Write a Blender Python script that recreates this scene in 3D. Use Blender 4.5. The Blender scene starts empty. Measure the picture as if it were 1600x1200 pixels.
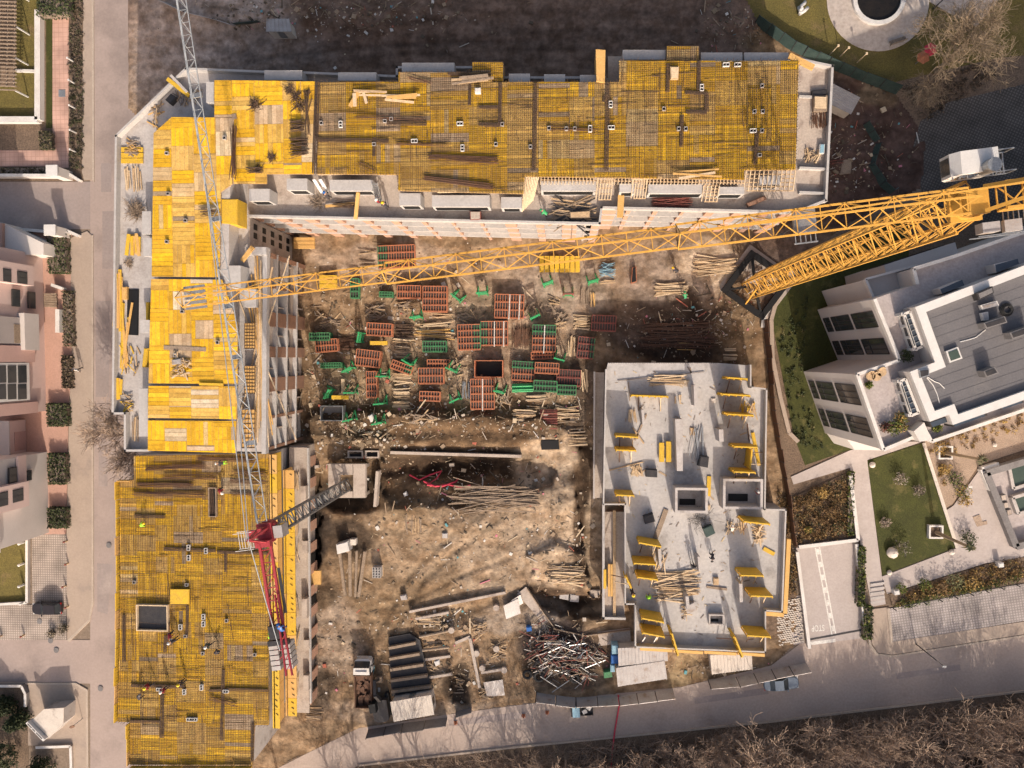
import bpy, math, random
from mathutils import Vector, Matrix, noise
R = math.radians
SC = bpy.context.scene
COL = SC.collection
# ---------------------------------------------------------------- camera, sky, sun, exposure
FPX, CAMZ, NAD = 1150.0, 98.0, (878.0, 560.0)
_n = Vector((NAD[0]-800, 600-NAD[1], FPX)).normalized()
_Q = Vector((0, 0, 1)).rotation_difference(_n).to_matrix()
_QT = _Q.transposed()
def _w(v):
    s = _QT @ Vector(v)
    return Vector((s.x, s.y, -s.z))
def G(px, py, z=0.0):
    """survey: pixel of the photograph -> point of the place at height z"""
    d = _w((px-800, 600-py, FPX))
    t = (CAMZ-z)/-d.z
    return Vector((d.x*t, d.y*t, z))
def GP(poly, z=0.0):
    return [G(x, y, z) for x, y in poly]
cam = bpy.data.cameras.new('camera'); camo = bpy.data.objects.new('camera', cam); COL.objects.link(camo)
r_, u_, b_ = _w((1, 0, 0)), _w((0, 1, 0)), -_w((0, 0, 1))
camo.matrix_world = Matrix(((r_.x, u_.x, b_.x, 0), (r_.y, u_.y, b_.y, 0), (r_.z, u_.z, b_.z, CAMZ), (0, 0, 0, 1)))
cam.sensor_width = 36; cam.lens = FPX/1600*36; cam.clip_end = 3000; cam.clip_start = 1
SC.camera = camo
SUN_EL, SUN_AZ = 30.5, 167.5     # compass azimuth: 180 = from the bottom of the picture
wd = bpy.data.worlds.new('World'); SC.world = wd; wd.use_nodes = True
nt = wd.node_tree; nt.nodes.clear()
sky = nt.nodes.new('ShaderNodeTexSky'); sky.sky_type = 'NISHITA'; sky.sun_disc = False
sky.sun_elevation = R(SUN_EL); sky.sun_rotation = R(SUN_AZ); sky.air_density = 1.0; sky.dust_density = 5.0; sky.ozone_density = 0.4
bg = nt.nodes.new('ShaderNodeBackground'); bg.inputs[1].default_value = 0.15
ow = nt.nodes.new('ShaderNodeOutputWorld')
tn = nt.nodes.new('ShaderNodeMix'); tn.data_type = 'RGBA'; tn.blend_type = 'MULTIPLY'; tn.inputs[0].default_value = 1; tn.inputs[7].default_value = (1.0, .92, .85, 1)   # hazy, slightly warm air
nt.links.new(sky.outputs[0], tn.inputs[6]); nt.links.new(tn.outputs[2], bg.inputs[0]); nt.links.new(bg.outputs[0], ow.inputs[0])
sl = bpy.data.lights.new('sun', 'SUN'); sl.energy = 3.25; sl.angle = R(0.6); sl.color = (1.0, 0.88, 0.745)
so = bpy.data.objects.new('sun', sl); COL.objects.link(so)
_sd = Vector((math.sin(R(SUN_AZ))*math.cos(R(SUN_EL)), math.cos(R(SUN_AZ))*math.cos(R(SUN_EL)), math.sin(R(SUN_EL))))
so.rotation_euler = (_sd).to_track_quat('Z', 'Y').to_euler(); so.location = (40, -80, 120)
SC.view_settings.view_transform = 'Standard'; SC.view_settings.look = 'None'
SC.view_settings.gamma = 1.0; SC.view_settings.exposure = 0.58
SC.render.engine = 'CYCLES'
SC.cycles.max_bounces = 5; SC.cycles.diffuse_bounces = 3
# ---------------------------------------------------------------- materials
MATS = {}
def M(name, c1, c2=None, s=0.6, amt=1.0, fine=9.0, famt=0.22, rough=0.85, metal=0.0, attr=False, bump=0.0, bs=None, stain=None, ss=0.25, sthr=0.56, spec=0.3, stretch=None):
    if name in MATS: return MATS[name]
    m = bpy.data.materials.new(name); m.use_nodes = True; t = m.node_tree; N = t.nodes; L = t.links
    b = N['Principled BSDF']; b.inputs['Roughness'].default_value = rough; b.inputs['Metallic'].default_value = metal
    b.inputs['Specular IOR Level'].default_value = spec
    geo = N.new('ShaderNodeNewGeometry'); pos = geo.outputs['Position']
    if stretch:
        mp = N.new('ShaderNodeMapping'); mp.inputs['Scale'].default_value = stretch; L.new(pos, mp.inputs[0]); pos = mp.outputs[0]
    def nz(scale, det=5.0):
        n = N.new('ShaderNodeTexNoise'); n.inputs['Scale'].default_value = scale; n.inputs['Detail'].default_value = det; n.inputs['Roughness'].default_value = .62
        L.new(pos, n.inputs['Vector']); return n.outputs['Fac']
    def ramp(f, a, bb):
        r = N.new('ShaderNodeMapRange'); r.inputs[1].default_value = a; r.inputs[2].default_value = bb; L.new(f, r.inputs[0]); return r.outputs[0]
    def mix(f, a, c, mode='MIX'):
        x = N.new('ShaderNodeMix'); x.data_type = 'RGBA'; x.blend_type = mode
        if isinstance(f, float): x.inputs[0].default_value = f
        else: L.new(f, x.inputs[0])
        for i, v in ((6, a), (7, c)):
            if isinstance(v, tuple): x.inputs[i].default_value = (*v, 1)
            else: L.new(v, x.inputs[i])
        return x.outputs[2]
    if attr:
        a = N.new('ShaderNodeAttribute'); a.attribute_name = 'Col'; base = a.outputs['Color']
        if c1: base = mix(1.0, base, c1, 'MULTIPLY')
        if c2: base = mix(ramp(nz(s), .42, .62), base, mix(1.0, base, c2, 'MULTIPLY'))
    else:
        c2 = c2 or tuple(x*.75 for x in c1)
        base = mix(ramp(nz(s), .5-.2/amt, .5+.2/amt), c1, c2)
    if stain:
        base = mix(ramp(nz(ss), sthr, sthr+.13), base, stain)
    if famt:
        f = nz(fine, 3.0); v = N.new('ShaderNodeMapRange'); v.inputs[1].default_value = .3; v.inputs[2].default_value = .7
        v.inputs[3].default_value = 1-famt; v.inputs[4].default_value = 1+famt; L.new(f, v.inputs[0])
        sc = N.new('ShaderNodeVectorMath'); sc.operation = 'SCALE'; L.new(base, sc.inputs[0]); L.new(v.outputs[0], sc.inputs['Scale']); base = sc.outputs[0]
    L.new(base, b.inputs['Base Color'])
    if bump:
        bp = N.new('ShaderNodeBump'); bp.inputs['Strength'].default_value = 1.0; bp.inputs['Distance'].default_value = bump
        L.new(nz(bs or fine, 6.0), bp.inputs['Height']); L.new(bp.outputs[0], b.inputs['Normal'])
    MATS[name] = m; return m
def grid_mat(name, c1, c2, u, v, cell, gap=.28, hole=None):
    """pavers: a lattice of joints or grass cells laid along u"""
    m = bpy.data.materials.new(name); m.use_nodes = True; t = m.node_tree; N = t.nodes; L = t.links
    b = N['Principled BSDF']; b.inputs['Roughness'].default_value = .9
    geo = N.new('ShaderNodeNewGeometry'); mp = N.new('ShaderNodeMapping'); mp.inputs['Rotation'].default_value = (0, 0, u); mp.inputs['Scale'].default_value = (1/cell, 1/(cell*v), 1)
    L.new(geo.outputs['Position'], mp.inputs[0]); sp = N.new('ShaderNodeSeparateXYZ'); L.new(mp.outputs[0], sp.inputs[0])
    outs = []
    for k in (0, 1):
        fr = N.new('ShaderNodeMath'); fr.operation = 'FRACT'; L.new(sp.outputs[k], fr.inputs[0])
        gt = N.new('ShaderNodeMath'); gt.operation = 'GREATER_THAN'; gt.inputs[1].default_value = gap; L.new(fr.outputs[0], gt.inputs[0]); outs.append(gt.outputs[0])
    mu = N.new('ShaderNodeMath'); mu.operation = 'MULTIPLY'; L.new(outs[0], mu.inputs[0]); L.new(outs[1], mu.inputs[1])
    nz = N.new('ShaderNodeTexNoise'); nz.inputs['Scale'].default_value = .35; nz.inputs['Detail'].default_value = 6; L.new(geo.outputs['Position'], nz.inputs['Vector'])
    mr = N.new('ShaderNodeMapRange'); mr.inputs[1].default_value = .35; mr.inputs[2].default_value = .65; mr.inputs[3].default_value = .7; mr.inputs[4].default_value = 1.2; L.new(nz.outputs[0], mr.inputs[0])
    x = N.new('ShaderNodeMix'); x.data_type = 'RGBA'; x.inputs[6].default_value = (*c1, 1); x.inputs[7].default_value = (*c2, 1); L.new(mu.outputs[0], x.inputs[0])
    s = N.new('ShaderNodeVectorMath'); s.operation = 'SCALE'; L.new(x.outputs[2], s.inputs[0]); L.new(mr.outputs[0], s.inputs['Scale']); L.new(s.outputs[0], b.inputs['Base Color'])
    MATS[name] = m; return m
# ---------------------------------------------------------------- mesh building
class MB:
    def __init__(s): s.v = []; s.f = []; s.m = []; s.c = []; s.col = (1, 1, 1); s.mi = 0; s.smooth = False
    def face(s, idx): s.f.append(idx); s.m.append(s.mi); s.c.append(s.col)
    def poly(s, pts):
        n = len(s.v); s.v += [tuple(p) for p in pts]; s.face(list(range(n, n+len(pts))))
    def prism(s, pts, z0, z1=None, top=None, bottom=True):
        """pts: footprint (x, y); walls from z0 up to z1"""
        n = len(s.v); k = len(pts)
        a = sum(pts[i][0]*pts[(i+1) % k][1]-pts[(i+1) % k][0]*pts[i][1] for i in range(k))
        if a < 0: pts = list(reversed(pts))
        s.v += [(p[0], p[1], z0) for p in pts]+[(p[0], p[1], z1) for p in pts]
        for i in range(k):
            j = (i+1) % k; s.face([n+i, n+j, n+k+j, n+k+i])
        m0 = s.mi
        if top is not None: s.mi = top
        s.face([n+k+i for i in range(k)]); s.mi = m0
        if bottom: s.face([n+i for i in reversed(range(k))])
    def box(s, c, sz, rz=0.0, M4=None):
        hx, hy, hz = sz[0]/2, sz[1]/2, sz[2]/2
        cs, sn = math.cos(rz), math.sin(rz); n = len(s.v)
        for dz in (-hz, hz):
            for dx, dy in ((-hx, -hy), (hx, -hy), (hx, hy), (-hx, hy)):
                s.v.append((c[0]+dx*cs-dy*sn, c[1]+dx*sn+dy*cs, c[2]+dz))
        for q in ((3, 2, 1, 0), (4, 5, 6, 7), (0, 1, 5, 4), (1, 2, 6, 5), (2, 3, 7, 6), (3, 0, 4, 7)): s.face([n+i for i in q])
    def beam(s, p0, p1, w, h=None, up=(0, 0, 1)):
        p0, p1 = Vector(p0), Vector(p1); h = h or w; d = p1-p0
        if d.length < 1e-6: return
        d.normalize(); up = Vector(up)
        if abs(d.dot(up)) > .98: up = Vector((0, 1, 0))
        a = d.cross(up).normalized(); b = a.cross(d).normalized(); n = len(s.v)
        for p in (p0, p1):
            for i, j in ((-1, -1), (1, -1), (1, 1), (-1, 1)): s.v.append(tuple(p+a*(i*w/2)+b*(j*h/2)))
        for q in ((0, 1, 2, 3), (7, 6, 5, 4), (0, 4, 5, 1), (1, 5, 6, 2), (2, 6, 7, 3), (3, 7, 4, 0)): s.face([n+i for i in q])
    def tube(s, pts, rs, n=5, cap=True):
        pts = [Vector(p) for p in pts]
        if not isinstance(rs, (list, tuple)): rs = [rs]*len(pts)
        st = len(s.v); ref = None
        for i, p in enumerate(pts):
            d = (pts[min(i+1, len(pts)-1)]-pts[max(i-1, 0)])
            d = d.normalized() if d.length > 1e-9 else Vector((0, 0, 1))
            if ref is None: ref = Vector((1, 0, 0)) if abs(d.x) < .8 else Vector((0, 1, 0))
            a = (ref-d*ref.dot(d)).normalized(); b = d.cross(a); ref = a
            for k in range(n):
                t = 2*math.pi*k/n; s.v.append(tuple(p+(a*math.cos(t)+b*math.sin(t))*rs[i]))
        for i in range(len(pts)-1):
            for k in range(n):
                j = (k+1) % n; s.face([st+i*n+k, st+i*n+j, st+(i+1)*n+j, st+(i+1)*n+k])
        if cap and n > 2:
            s.face([st+k for k in reversed(range(n))]); e = st+(len(pts)-1)*n; s.face([e+k for k in range(n)])
    def build(s, name, mats, parent=None, local=False, smooth=False):
        me = bpy.data.meshes.new(name); off = Vector((0, 0, 0))
        if parent is not None and not local:
            p = parent
            while p is not None: off += p.location; p = p.parent
        v = s.v if off.length == 0 else [(a-off.x, b-off.y, c-off.z) for a, b, c in s.v]
        me.from_pydata(v, [], s.f)
        if not isinstance(mats, (list, tuple)): mats = [mats]
        for m in mats: me.materials.append(MATS[m] if isinstance(m, str) else m)
        if len(mats) > 1: me.polygons.foreach_set('material_index', s.m)
        if any(c != (1, 1, 1) for c in s.c):
            at = me.color_attributes.new('Col', 'FLOAT_COLOR', 'CORNER'); buf = []
            for f, c in zip(s.f, s.c): buf += (list(c[:3])+[1.0])*len(f)
            at.data.foreach_set('color', buf)
        if smooth: me.polygons.foreach_set('use_smooth', [True]*len(me.polygons))
        me.update(); o = bpy.data.objects.new(name, me); COL.objects.link(o)
        if parent is not None: o.parent = parent
        return o
def tag(o, label=None, cat=None, group=None, kind=None):
    if label: o['label'] = label
    if cat: o['category'] = cat
    if group: o['group'] = group
    if kind: o['kind'] = kind
    return o
def thing(name, label, cat, loc=(0, 0, 0), group=None, rz=0.0):
    o = bpy.data.objects.new(name, None); COL.objects.link(o); o.location = loc; o.rotation_euler = (0, 0, rz); o.empty_display_size = .3
    return tag(o, label, cat, group)
def kids(o): return [c for c in bpy.data.objects if c.parent is o]
PROTO = {}
def tree_of(o):
    if o.name not in PROTO: PROTO[o.name] = [(c, kids(c)) for c in kids(o)]
    return PROTO[o.name]
def dup(root, loc, rz=0.0, label=None, group=None, scale=None):
    r = root.copy(); COL.objects.link(r); r.location = loc; r.rotation_euler = (0, 0, rz)
    if scale is not None: r.scale = scale if isinstance(scale, tuple) else (scale,)*3
    if label: r['label'] = label
    if group: r['group'] = group
    for c, gs in tree_of(root):
        d = c.copy(); COL.objects.link(d); d.parent = r
        for g in gs:
            e = g.copy(); COL.objects.link(e); e.parent = d
    return r
def struct(o): o['kind'] = 'structure'; return o
def sheet(name, poly, z, mat, z0=-2.6):
    b = MB(); b.prism([(p.x, p.y) for p in GP(poly, z)], z0, z); return struct(b.build(name, mat))
def inside(x, y, poly):
    c = False; j = len(poly)-1
    for i in range(len(poly)):
        a, b = poly[i], poly[j]
        if (a[1] > y) != (b[1] > y) and x < (b[0]-a[0])*(y-a[1])/(b[1]-a[1])+a[0]: c = not c
        j = i
    return c
def cliprect(poly, x0, x1, y0, y1):
    for ax, lim, sg in ((0, x0, 1), (0, x1, -1), (1, y0, 1), (1, y1, -1)):
        out = []
        for i in range(len(poly)):
            a, b = poly[i-1], poly[i]; da, db = (a[ax]-lim)*sg, (b[ax]-lim)*sg
            if (da >= 0) != (db >= 0):
                t = da/(da-db); out.append((a[0]+(b[0]-a[0])*t, a[1]+(b[1]-a[1])*t))
            if db >= 0: out.append(b)
        poly = out
        if len(poly) < 3: return []
    return poly
def area(p): return abs(sum(p[i-1][0]*p[i][1]-p[i][0]*p[i-1][1] for i in range(len(p))))/2
ORD = ['first', 'second', 'third', 'fourth', 'fifth', 'sixth', 'seventh', 'eighth', 'ninth', 'tenth', 'eleventh', 'twelfth', 'thirteenth', 'fourteenth', 'fifteenth', 'sixteenth', 'seventeenth', 'eighteenth', 'nineteenth', 'twentieth']+['twenty %s' % w for w in 'first second third fourth fifth sixth seventh eighth ninth'.split()]+['thirtieth']+['thirty %s' % w for w in 'first second third fourth fifth sixth seventh eighth ninth'.split()]+['fortieth']+['forty %s' % w for w in 'first second third fourth fifth sixth seventh eighth ninth'.split()]
# ---------------------------------------------------------------- palette
M('board', (1, 1, 1), (.85, .8, .74), s=1.3, fine=7, famt=.2, rough=.75, attr=True, bump=.01)
M('ply_yellow', (.62, .385, .025), (.5, .32, .05), s=1.2, fine=8, famt=.2, rough=.6)
M('ply_bare', (.60, .36, .13), (.5, .3, .1), s=1.0, famt=.15)
M('ply_dark', (.035, .028, .026), (.06, .05, .045), s=1.5, rough=.6)
M('timber', (.5, .36, .22), (.36, .25, .15), s=2.0, famt=.25)
M('timber_pale', (.62, .48, .32), (.5, .38, .25), s=2.0, famt=.2)
M('timber_old', (.2, .15, .11), (.3, .23, .17), s=2.0, famt=.3)
M('rebar', (.085, .062, .05), (.14, .085, .055), s=3, famt=.2, rough=.7, metal=.3)
M('rebar_rust', (.15, .075, .045), (.09, .055, .04), s=3, famt=.25, rough=.8)
M('concrete', (.44, .41, .395), (.36, .33, .315), s=.55, fine=5, famt=.12, stain=(.3, .27, .25), ss=.5, bump=.01)
M('concrete_new', (.43, .412, .402), (.36, .342, .332), s=.4, fine=4, famt=.1, stain=(.33, .315, .31), ss=.7, sthr=.58)
M('concrete_warm', (.43, .37, .32), (.35, .29, .25), s=.6, fine=5, famt=.15, stain=(.26, .21, .18), ss=.6)
M('concrete_dark', (.2, .19, .19), (.14, .13, .13), s=.6, famt=.2)
M('brick', (.45, .27, .195), (.37, .22, .155), s=1.5, fine=11, famt=.3)
M('brick_dark', (.27, .15, .10), (.2, .12, .085), s=1.5, fine=11, famt=.3)
M('crane_yellow', (.60, .325, .065), (.50, .27, .055), s=.5, famt=.1, rough=.45, stain=(.4, .22, .06), ss=1.5, sthr=.62)
M('crane_dark', (.12, .12, .125), (.18, .17, .16), s=1, famt=.2, rough=.5, stain=(.3, .28, .27), ss=1.2, sthr=.58)
M('crane_grey', (.34, .36, .38), (.27, .29, .31), s=1, famt=.12, rough=.5)
M('crane_red', (.36, .045, .055), (.29, .04, .05), s=1, famt=.15, rough=.45)
M('steel', (.38, .39, .4), (.28, .29, .3), s=1.5, famt=.2, rough=.4, metal=.6)
M('steel_dark', (.035, .035, .04), (.06, .055, .055), s=1.5, famt=.2, rough=.5, metal=.3)
M('white_paint', (.60, .585, .57), (.52, .505, .49), s=.8, famt=.06, rough=.5)
M('white_dirty', (.62, .6, .58), (.5, .47, .44), s=.8, famt=.12)
M('panel_orange', (.46, .165, .08), (.30, .12, .07), s=1.2, famt=.25, rough=.6)
M('panel_green', (.05, .22, .09), (.06, .15, .075), s=1.2, famt=.25, rough=.6)
M('green_bright', (.035, .33, .12), (.05, .24, .10), s=1, famt=.15, rough=.5)
M('tarp_green', (.028, .05, .046), (.05, .075, .068), s=1, famt=.25, rough=.6)
M('pipe_red', (.25, .075, .06), (.17, .07, .055), s=2, famt=.3)
M('hose_red', (.6, .06, .1), s=1, famt=.1)
M('blue', (.03, .13, .4), s=1, famt=.15, rough=.4)
M('blue_pale', (.25, .42, .52), s=1, famt=.15, rough=.4)
M('glass', (.025, .03, .035), (.05, .055, .06), s=.5, famt=0, rough=.08, spec=.6)
M('glass_blue', (.03, .045, .065), (.06, .07, .09), s=.5, famt=0, rough=.1, spec=.6)
M('rubber', (.025, .025, .026), famt=.2, rough=.8)
M('black', (.012, .012, .013), famt=.1, rough=.6)
M('render_pink', (.57, .44, .41), (.52, .40, .37), s=.4, famt=.05)
M('render_pink_dark', (.47, .31, .28), (.42, .28, .25), s=.5, famt=.08)
M('render_white', (.52, .48, .46), (.46, .42, .40), s=.25, famt=.05)
M('render_cream', (.60, .56, .53), (.53, .49, .46), s=.3, famt=.06)
M('render_grey_shade', (.36, .32, .31), (.30, .27, .26), s=.3, famt=.06)
M('roof_felt', (.135, .13, .137), (.115, .111, .118), s=.5, fine=7, famt=.12, stain=(.155, .148, .15), ss=.35, sthr=.58)
M('terrace_tile', (.42, .37, .36), (.34, .30, .29), s=1.2, fine=4, famt=.12)
M('window_frame', (.05, .045, .045), famt=.1)
M('asphalt_pale', (.35, .28, .25), (.30, .24, .215), s=.22, fine=3, famt=.07, stain=(.255, .205, .185), ss=.14, sthr=.53, bump=.006, bs=30)
M('asphalt_street', (.30, .25, .235), (.25, .205, .19), s=.2, fine=3, famt=.08, stain=(.36, .30, .27), ss=.12, sthr=.55, bump=.006, bs=30)
M('asphalt_south', (.40, .325, .28), (.34, .272, .235), s=.2, fine=3.5, famt=.1, stain=(.27, .215, .185), ss=.11, sthr=.57, bump=.006, bs=30)
M('pavement_tan', (.36, .29, .235), (.32, .255, .21), s=.3, fine=4, famt=.08, stain=(.29, .235, .2), ss=.3)
M('pavement_grey', (.41, .36, .34), (.35, .305, .285), s=.5, fine=4, famt=.1)
M('kerb', (.42, .35, .29), (.35, .29, .24), s=1, famt=.15)
M('pave_pink', (.44, .27, .215), (.40, .245, .19), s=.6, fine=5, famt=.1)
M('plaza_stone', (.46, .40, .355), (.38, .32, .28), s=1.1, fine=2.5, famt=.16)
M('paint_line', (.7, .68, .64), (.5, .47, .44), s=2.5, famt=.15)
M('lawn', (.052, .056, .012), (.036, .040, .010), s=.5, fine=7, famt=.3, stain=(.10, .088, .03), ss=.45, bump=.05, bs=8)
M('lawn_dry', (.145, .115, .032), (.10, .082, .025), s=.4, fine=6, famt=.3, stain=(.17, .12, .055), ss=.3, bump=.05, bs=8)
M('soil', (.12, .085, .06), (.17, .12, .085), s=.6, fine=5, famt=.35, bump=.06, bs=5)
M('gravel_bed', (.34, .26, .2), (.26, .19, .14), s=.5, fine=8, famt=.3, bump=.04, bs=9)
M('dirt_base', (.22, .17, .13), (.16, .12, .09), s=.3, fine=3, famt=.25)
M('leaf', (1, 1, 1), None, famt=.3, fine=6, attr=True, rough=.8)
M('bark', (.23, .185, .15), (.15, .115, .09), s=2, famt=.3)
M('bark_pale', (.31, .235, .16), (.22, .165, .11), s=1, famt=.25)
M('bark_brush', (.37, .275, .21), (.25, .185, .14), s=.35, famt=.3)
M('water_dark', (.012, .011, .01), (.02, .016, .013), s=1.5, famt=.3, rough=.15)
M('pool', (.06, .085, .07), (.05, .07, .06), s=1, famt=.1, rough=.1)
M('skin', (.5, .3, .2), famt=.05)
M('hi_vis', (.35, .75, .05), famt=.1)
M('cloth_dark', (.03, .03, .04), (.06, .05, .05), s=4)
M('cloth_red', (.3, .03, .04), famt=.2)
M('cloth_blue', (.04, .1, .3), famt=.2)
M('cloth_white', (.75, .74, .72), famt=.05)
M('helmet_yellow', (.8, .55, .02), famt=.05, rough=.35)
M('car_silver', (.17, .21, .26), famt=.03, rough=.3, metal=.5)
M('car_dark', (.045, .04, .045), famt=.05, rough=.35, metal=.3)
M('lamp', (.75, .75, .72), famt=0, rough=.2)
M('lamp_red', (.4, .02, .02), famt=0, rough=.2)
M('sheet_metal', (.42, .40, .395), (.33, .30, .285), s=.8, famt=.12, rough=.5, metal=.25, stain=(.27, .21, .17), ss=.8, sthr=.58)
M('cabin_pale', (.58, .52, .46), (.48, .43, .38), s=.7, famt=.1, stain=(.33, .28, .24), ss=.9, sthr=.57)
M('terrain', (.9, .88, .86), (.66, .6, .54), s=.5, fine=1.6, famt=.28, attr=True, rough=.95, bump=.13, bs=2.2)
M('chips', (1, 1, 1), None, famt=.2, attr=True)
grid_mat('paver_grass', (.22, .18, .15), (.36, .305, .27), .0, 1.0, .33, .35)
grid_mat('paver_grey', (.24, .21, .20), (.36, .32, .305), R(-10), 1.0, .34, .36)
grid_mat('paver_dark', (.06, .053, .048), (.125, .11, .10), R(25), 1.0, .36, .4)
grid_mat('tile_pink', (.36, .21, .165), (.47, .295, .235), .0, 1.0, .62, .1)
M('roof_joint', (.13, .125, .13), famt=.1)
M('concrete_slab', (.43, .41, .40), (.36, .342, .332), s=.22, fine=3.5, famt=.12, stain=(.285, .268, .258), ss=.33, sthr=.54, bump=.008)
# ---------------------------------------------------------------- ground, roads, paths
SITE = [(262, -90), (1120, -90), (1190, 50), (1300, 105), (1400, 150), (1446, 215), (1440, 290), (1330, 345), (1240, 412), (1190, 500), (1203, 640), (1226, 760), (1240, 860), (1246, 1000), (1205, 1038), (1060, 1072), (800, 1100), (560, 1136), (470, 1180), (380, 1225), (262, 1225), (262, 230), (200, 165), (200, -90)]
sw = [(p.x, p.y) for p in GP(SITE)]
cx0, cy0 = G(720, 540).x, G(720, 540).y
mb = MB()                                      # the ground all round, out to the horizon
for i in range(len(sw)):
    a, b = sw[i], sw[(i+1) % len(sw)]
    def far(p):
        d = Vector((p[0]-cx0, p[1]-cy0)).normalized()*900; return (cx0+d.x, cy0+d.y, -.02)
    mb.poly([(a[0], a[1], -.02), (b[0], b[1], -.02), far(b), far(a)])
    mb.poly([(a[0], a[1], -3), (b[0], b[1], -3), (b[0], b[1], -.02), (a[0], a[1], -.02)])
struct(mb.build('ground', 'dirt_base'))
# (x, y, rx, ry, colour, weight) ground colour patches on the site, darker in pits and trenches, pixels of the photograph
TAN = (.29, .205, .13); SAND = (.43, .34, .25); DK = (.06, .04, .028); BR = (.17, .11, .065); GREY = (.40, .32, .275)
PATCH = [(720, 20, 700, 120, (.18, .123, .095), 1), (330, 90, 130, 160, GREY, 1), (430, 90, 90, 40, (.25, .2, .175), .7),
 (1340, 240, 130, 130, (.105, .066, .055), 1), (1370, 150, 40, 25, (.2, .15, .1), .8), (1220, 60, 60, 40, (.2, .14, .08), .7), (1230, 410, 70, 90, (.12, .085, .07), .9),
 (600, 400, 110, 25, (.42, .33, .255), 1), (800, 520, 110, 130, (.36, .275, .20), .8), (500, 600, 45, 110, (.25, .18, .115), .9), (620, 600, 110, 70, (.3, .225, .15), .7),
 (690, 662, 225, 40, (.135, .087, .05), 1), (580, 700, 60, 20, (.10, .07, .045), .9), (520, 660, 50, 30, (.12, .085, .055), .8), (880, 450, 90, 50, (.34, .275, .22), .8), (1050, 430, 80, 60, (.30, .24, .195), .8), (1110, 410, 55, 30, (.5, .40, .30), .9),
 (1060, 520, 95, 52, DK, 1), (1000, 500, 60, 40, (.12, .085, .065), .8), (1150, 520, 40, 45, (.2, .14, .085), .9), (910, 600, 22, 110, (.17, .13, .10), .8),  # DK and the strip west of the slab paint in the slab's shade
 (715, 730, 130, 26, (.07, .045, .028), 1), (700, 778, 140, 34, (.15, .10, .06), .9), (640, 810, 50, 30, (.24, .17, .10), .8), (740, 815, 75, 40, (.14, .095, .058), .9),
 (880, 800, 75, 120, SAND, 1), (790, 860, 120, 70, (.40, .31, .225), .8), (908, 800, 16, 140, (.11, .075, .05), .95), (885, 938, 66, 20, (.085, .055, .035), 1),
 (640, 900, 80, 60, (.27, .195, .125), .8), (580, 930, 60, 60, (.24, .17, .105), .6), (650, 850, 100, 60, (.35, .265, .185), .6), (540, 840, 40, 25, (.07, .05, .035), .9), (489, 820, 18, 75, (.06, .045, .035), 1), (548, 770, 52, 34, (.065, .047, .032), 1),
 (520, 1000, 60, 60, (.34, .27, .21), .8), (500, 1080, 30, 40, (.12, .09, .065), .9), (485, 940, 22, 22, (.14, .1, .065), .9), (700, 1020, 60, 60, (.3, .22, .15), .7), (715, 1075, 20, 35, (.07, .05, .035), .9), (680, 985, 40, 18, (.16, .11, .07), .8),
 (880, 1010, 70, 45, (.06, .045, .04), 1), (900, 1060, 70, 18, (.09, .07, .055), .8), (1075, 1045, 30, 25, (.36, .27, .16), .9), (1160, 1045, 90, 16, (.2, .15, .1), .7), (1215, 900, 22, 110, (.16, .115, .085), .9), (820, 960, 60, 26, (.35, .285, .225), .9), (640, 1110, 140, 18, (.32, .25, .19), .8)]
BUMPS = [(690, 655, 200, 18, .9), (690, 690, 190, 14, .5), (715, 733, 125, 22, -2.4), (560, 690, 60, 14, .6), (760, 765, 120, 20, .35), (630, 800, 40, 20, .4), (740, 815, 50, 24, .5), (868, 790, 45, 30, .6), (845, 860, 40, 22, .5), (900, 760, 24, 50, .5), (885, 938, 65, 14, -1.2), (487, 840, 10, 70, -1.4), (545, 850, 34, 22, -.5), (540, 780, 55, 22, -1.2), (715, 1070, 14, 34, -.8),
 (1060, 520, 70, 36, .5), (1140, 500, 40, 40, .7), (880, 1005, 70, 36, .5), (500, 1080, 26, 36, .5), (1340, 240, 90, 90, .5), (420, 20, 180, 30, .8), (640, 20, 80, 26, .7), (560, 30, 100, 28, .6), (1150, 30, 60, 30, .6), (690, 985, 50, 14, .5), (580, 940, 30, 20, .25)]
DIGS = [([(597, 712), (838, 713), (872, 735), (858, 762), (800, 772), (700, 790), (604, 788)], -1.1), ([(505, 722), (590, 722), (592, 796), (520, 800), (503, 780)], -1.1), ([(904, 690), (938, 690), (944, 800), (946, 930), (922, 925), (910, 850), (900, 760)], -1.3), ([(828, 930), (846, 922), (885, 932), (944, 930), (944, 962), (900, 964), (858, 958)], -1.2), ([(478, 728), (502, 728), (500, 890), (480, 890)], -1.2), ([(706, 1040), (728, 1036), (730, 1098), (708, 1100)], -.6), ([(650, 1000), (700, 1000), (702, 1050), (655, 1060)], -.35), ([(835, 905), (905, 905), (912, 870), (870, 845), (828, 870)], .5), ([(480, 650), (600, 640), (840, 655), (915, 680), (830, 694), (600, 690), (482, 684)], .55)]
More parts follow.
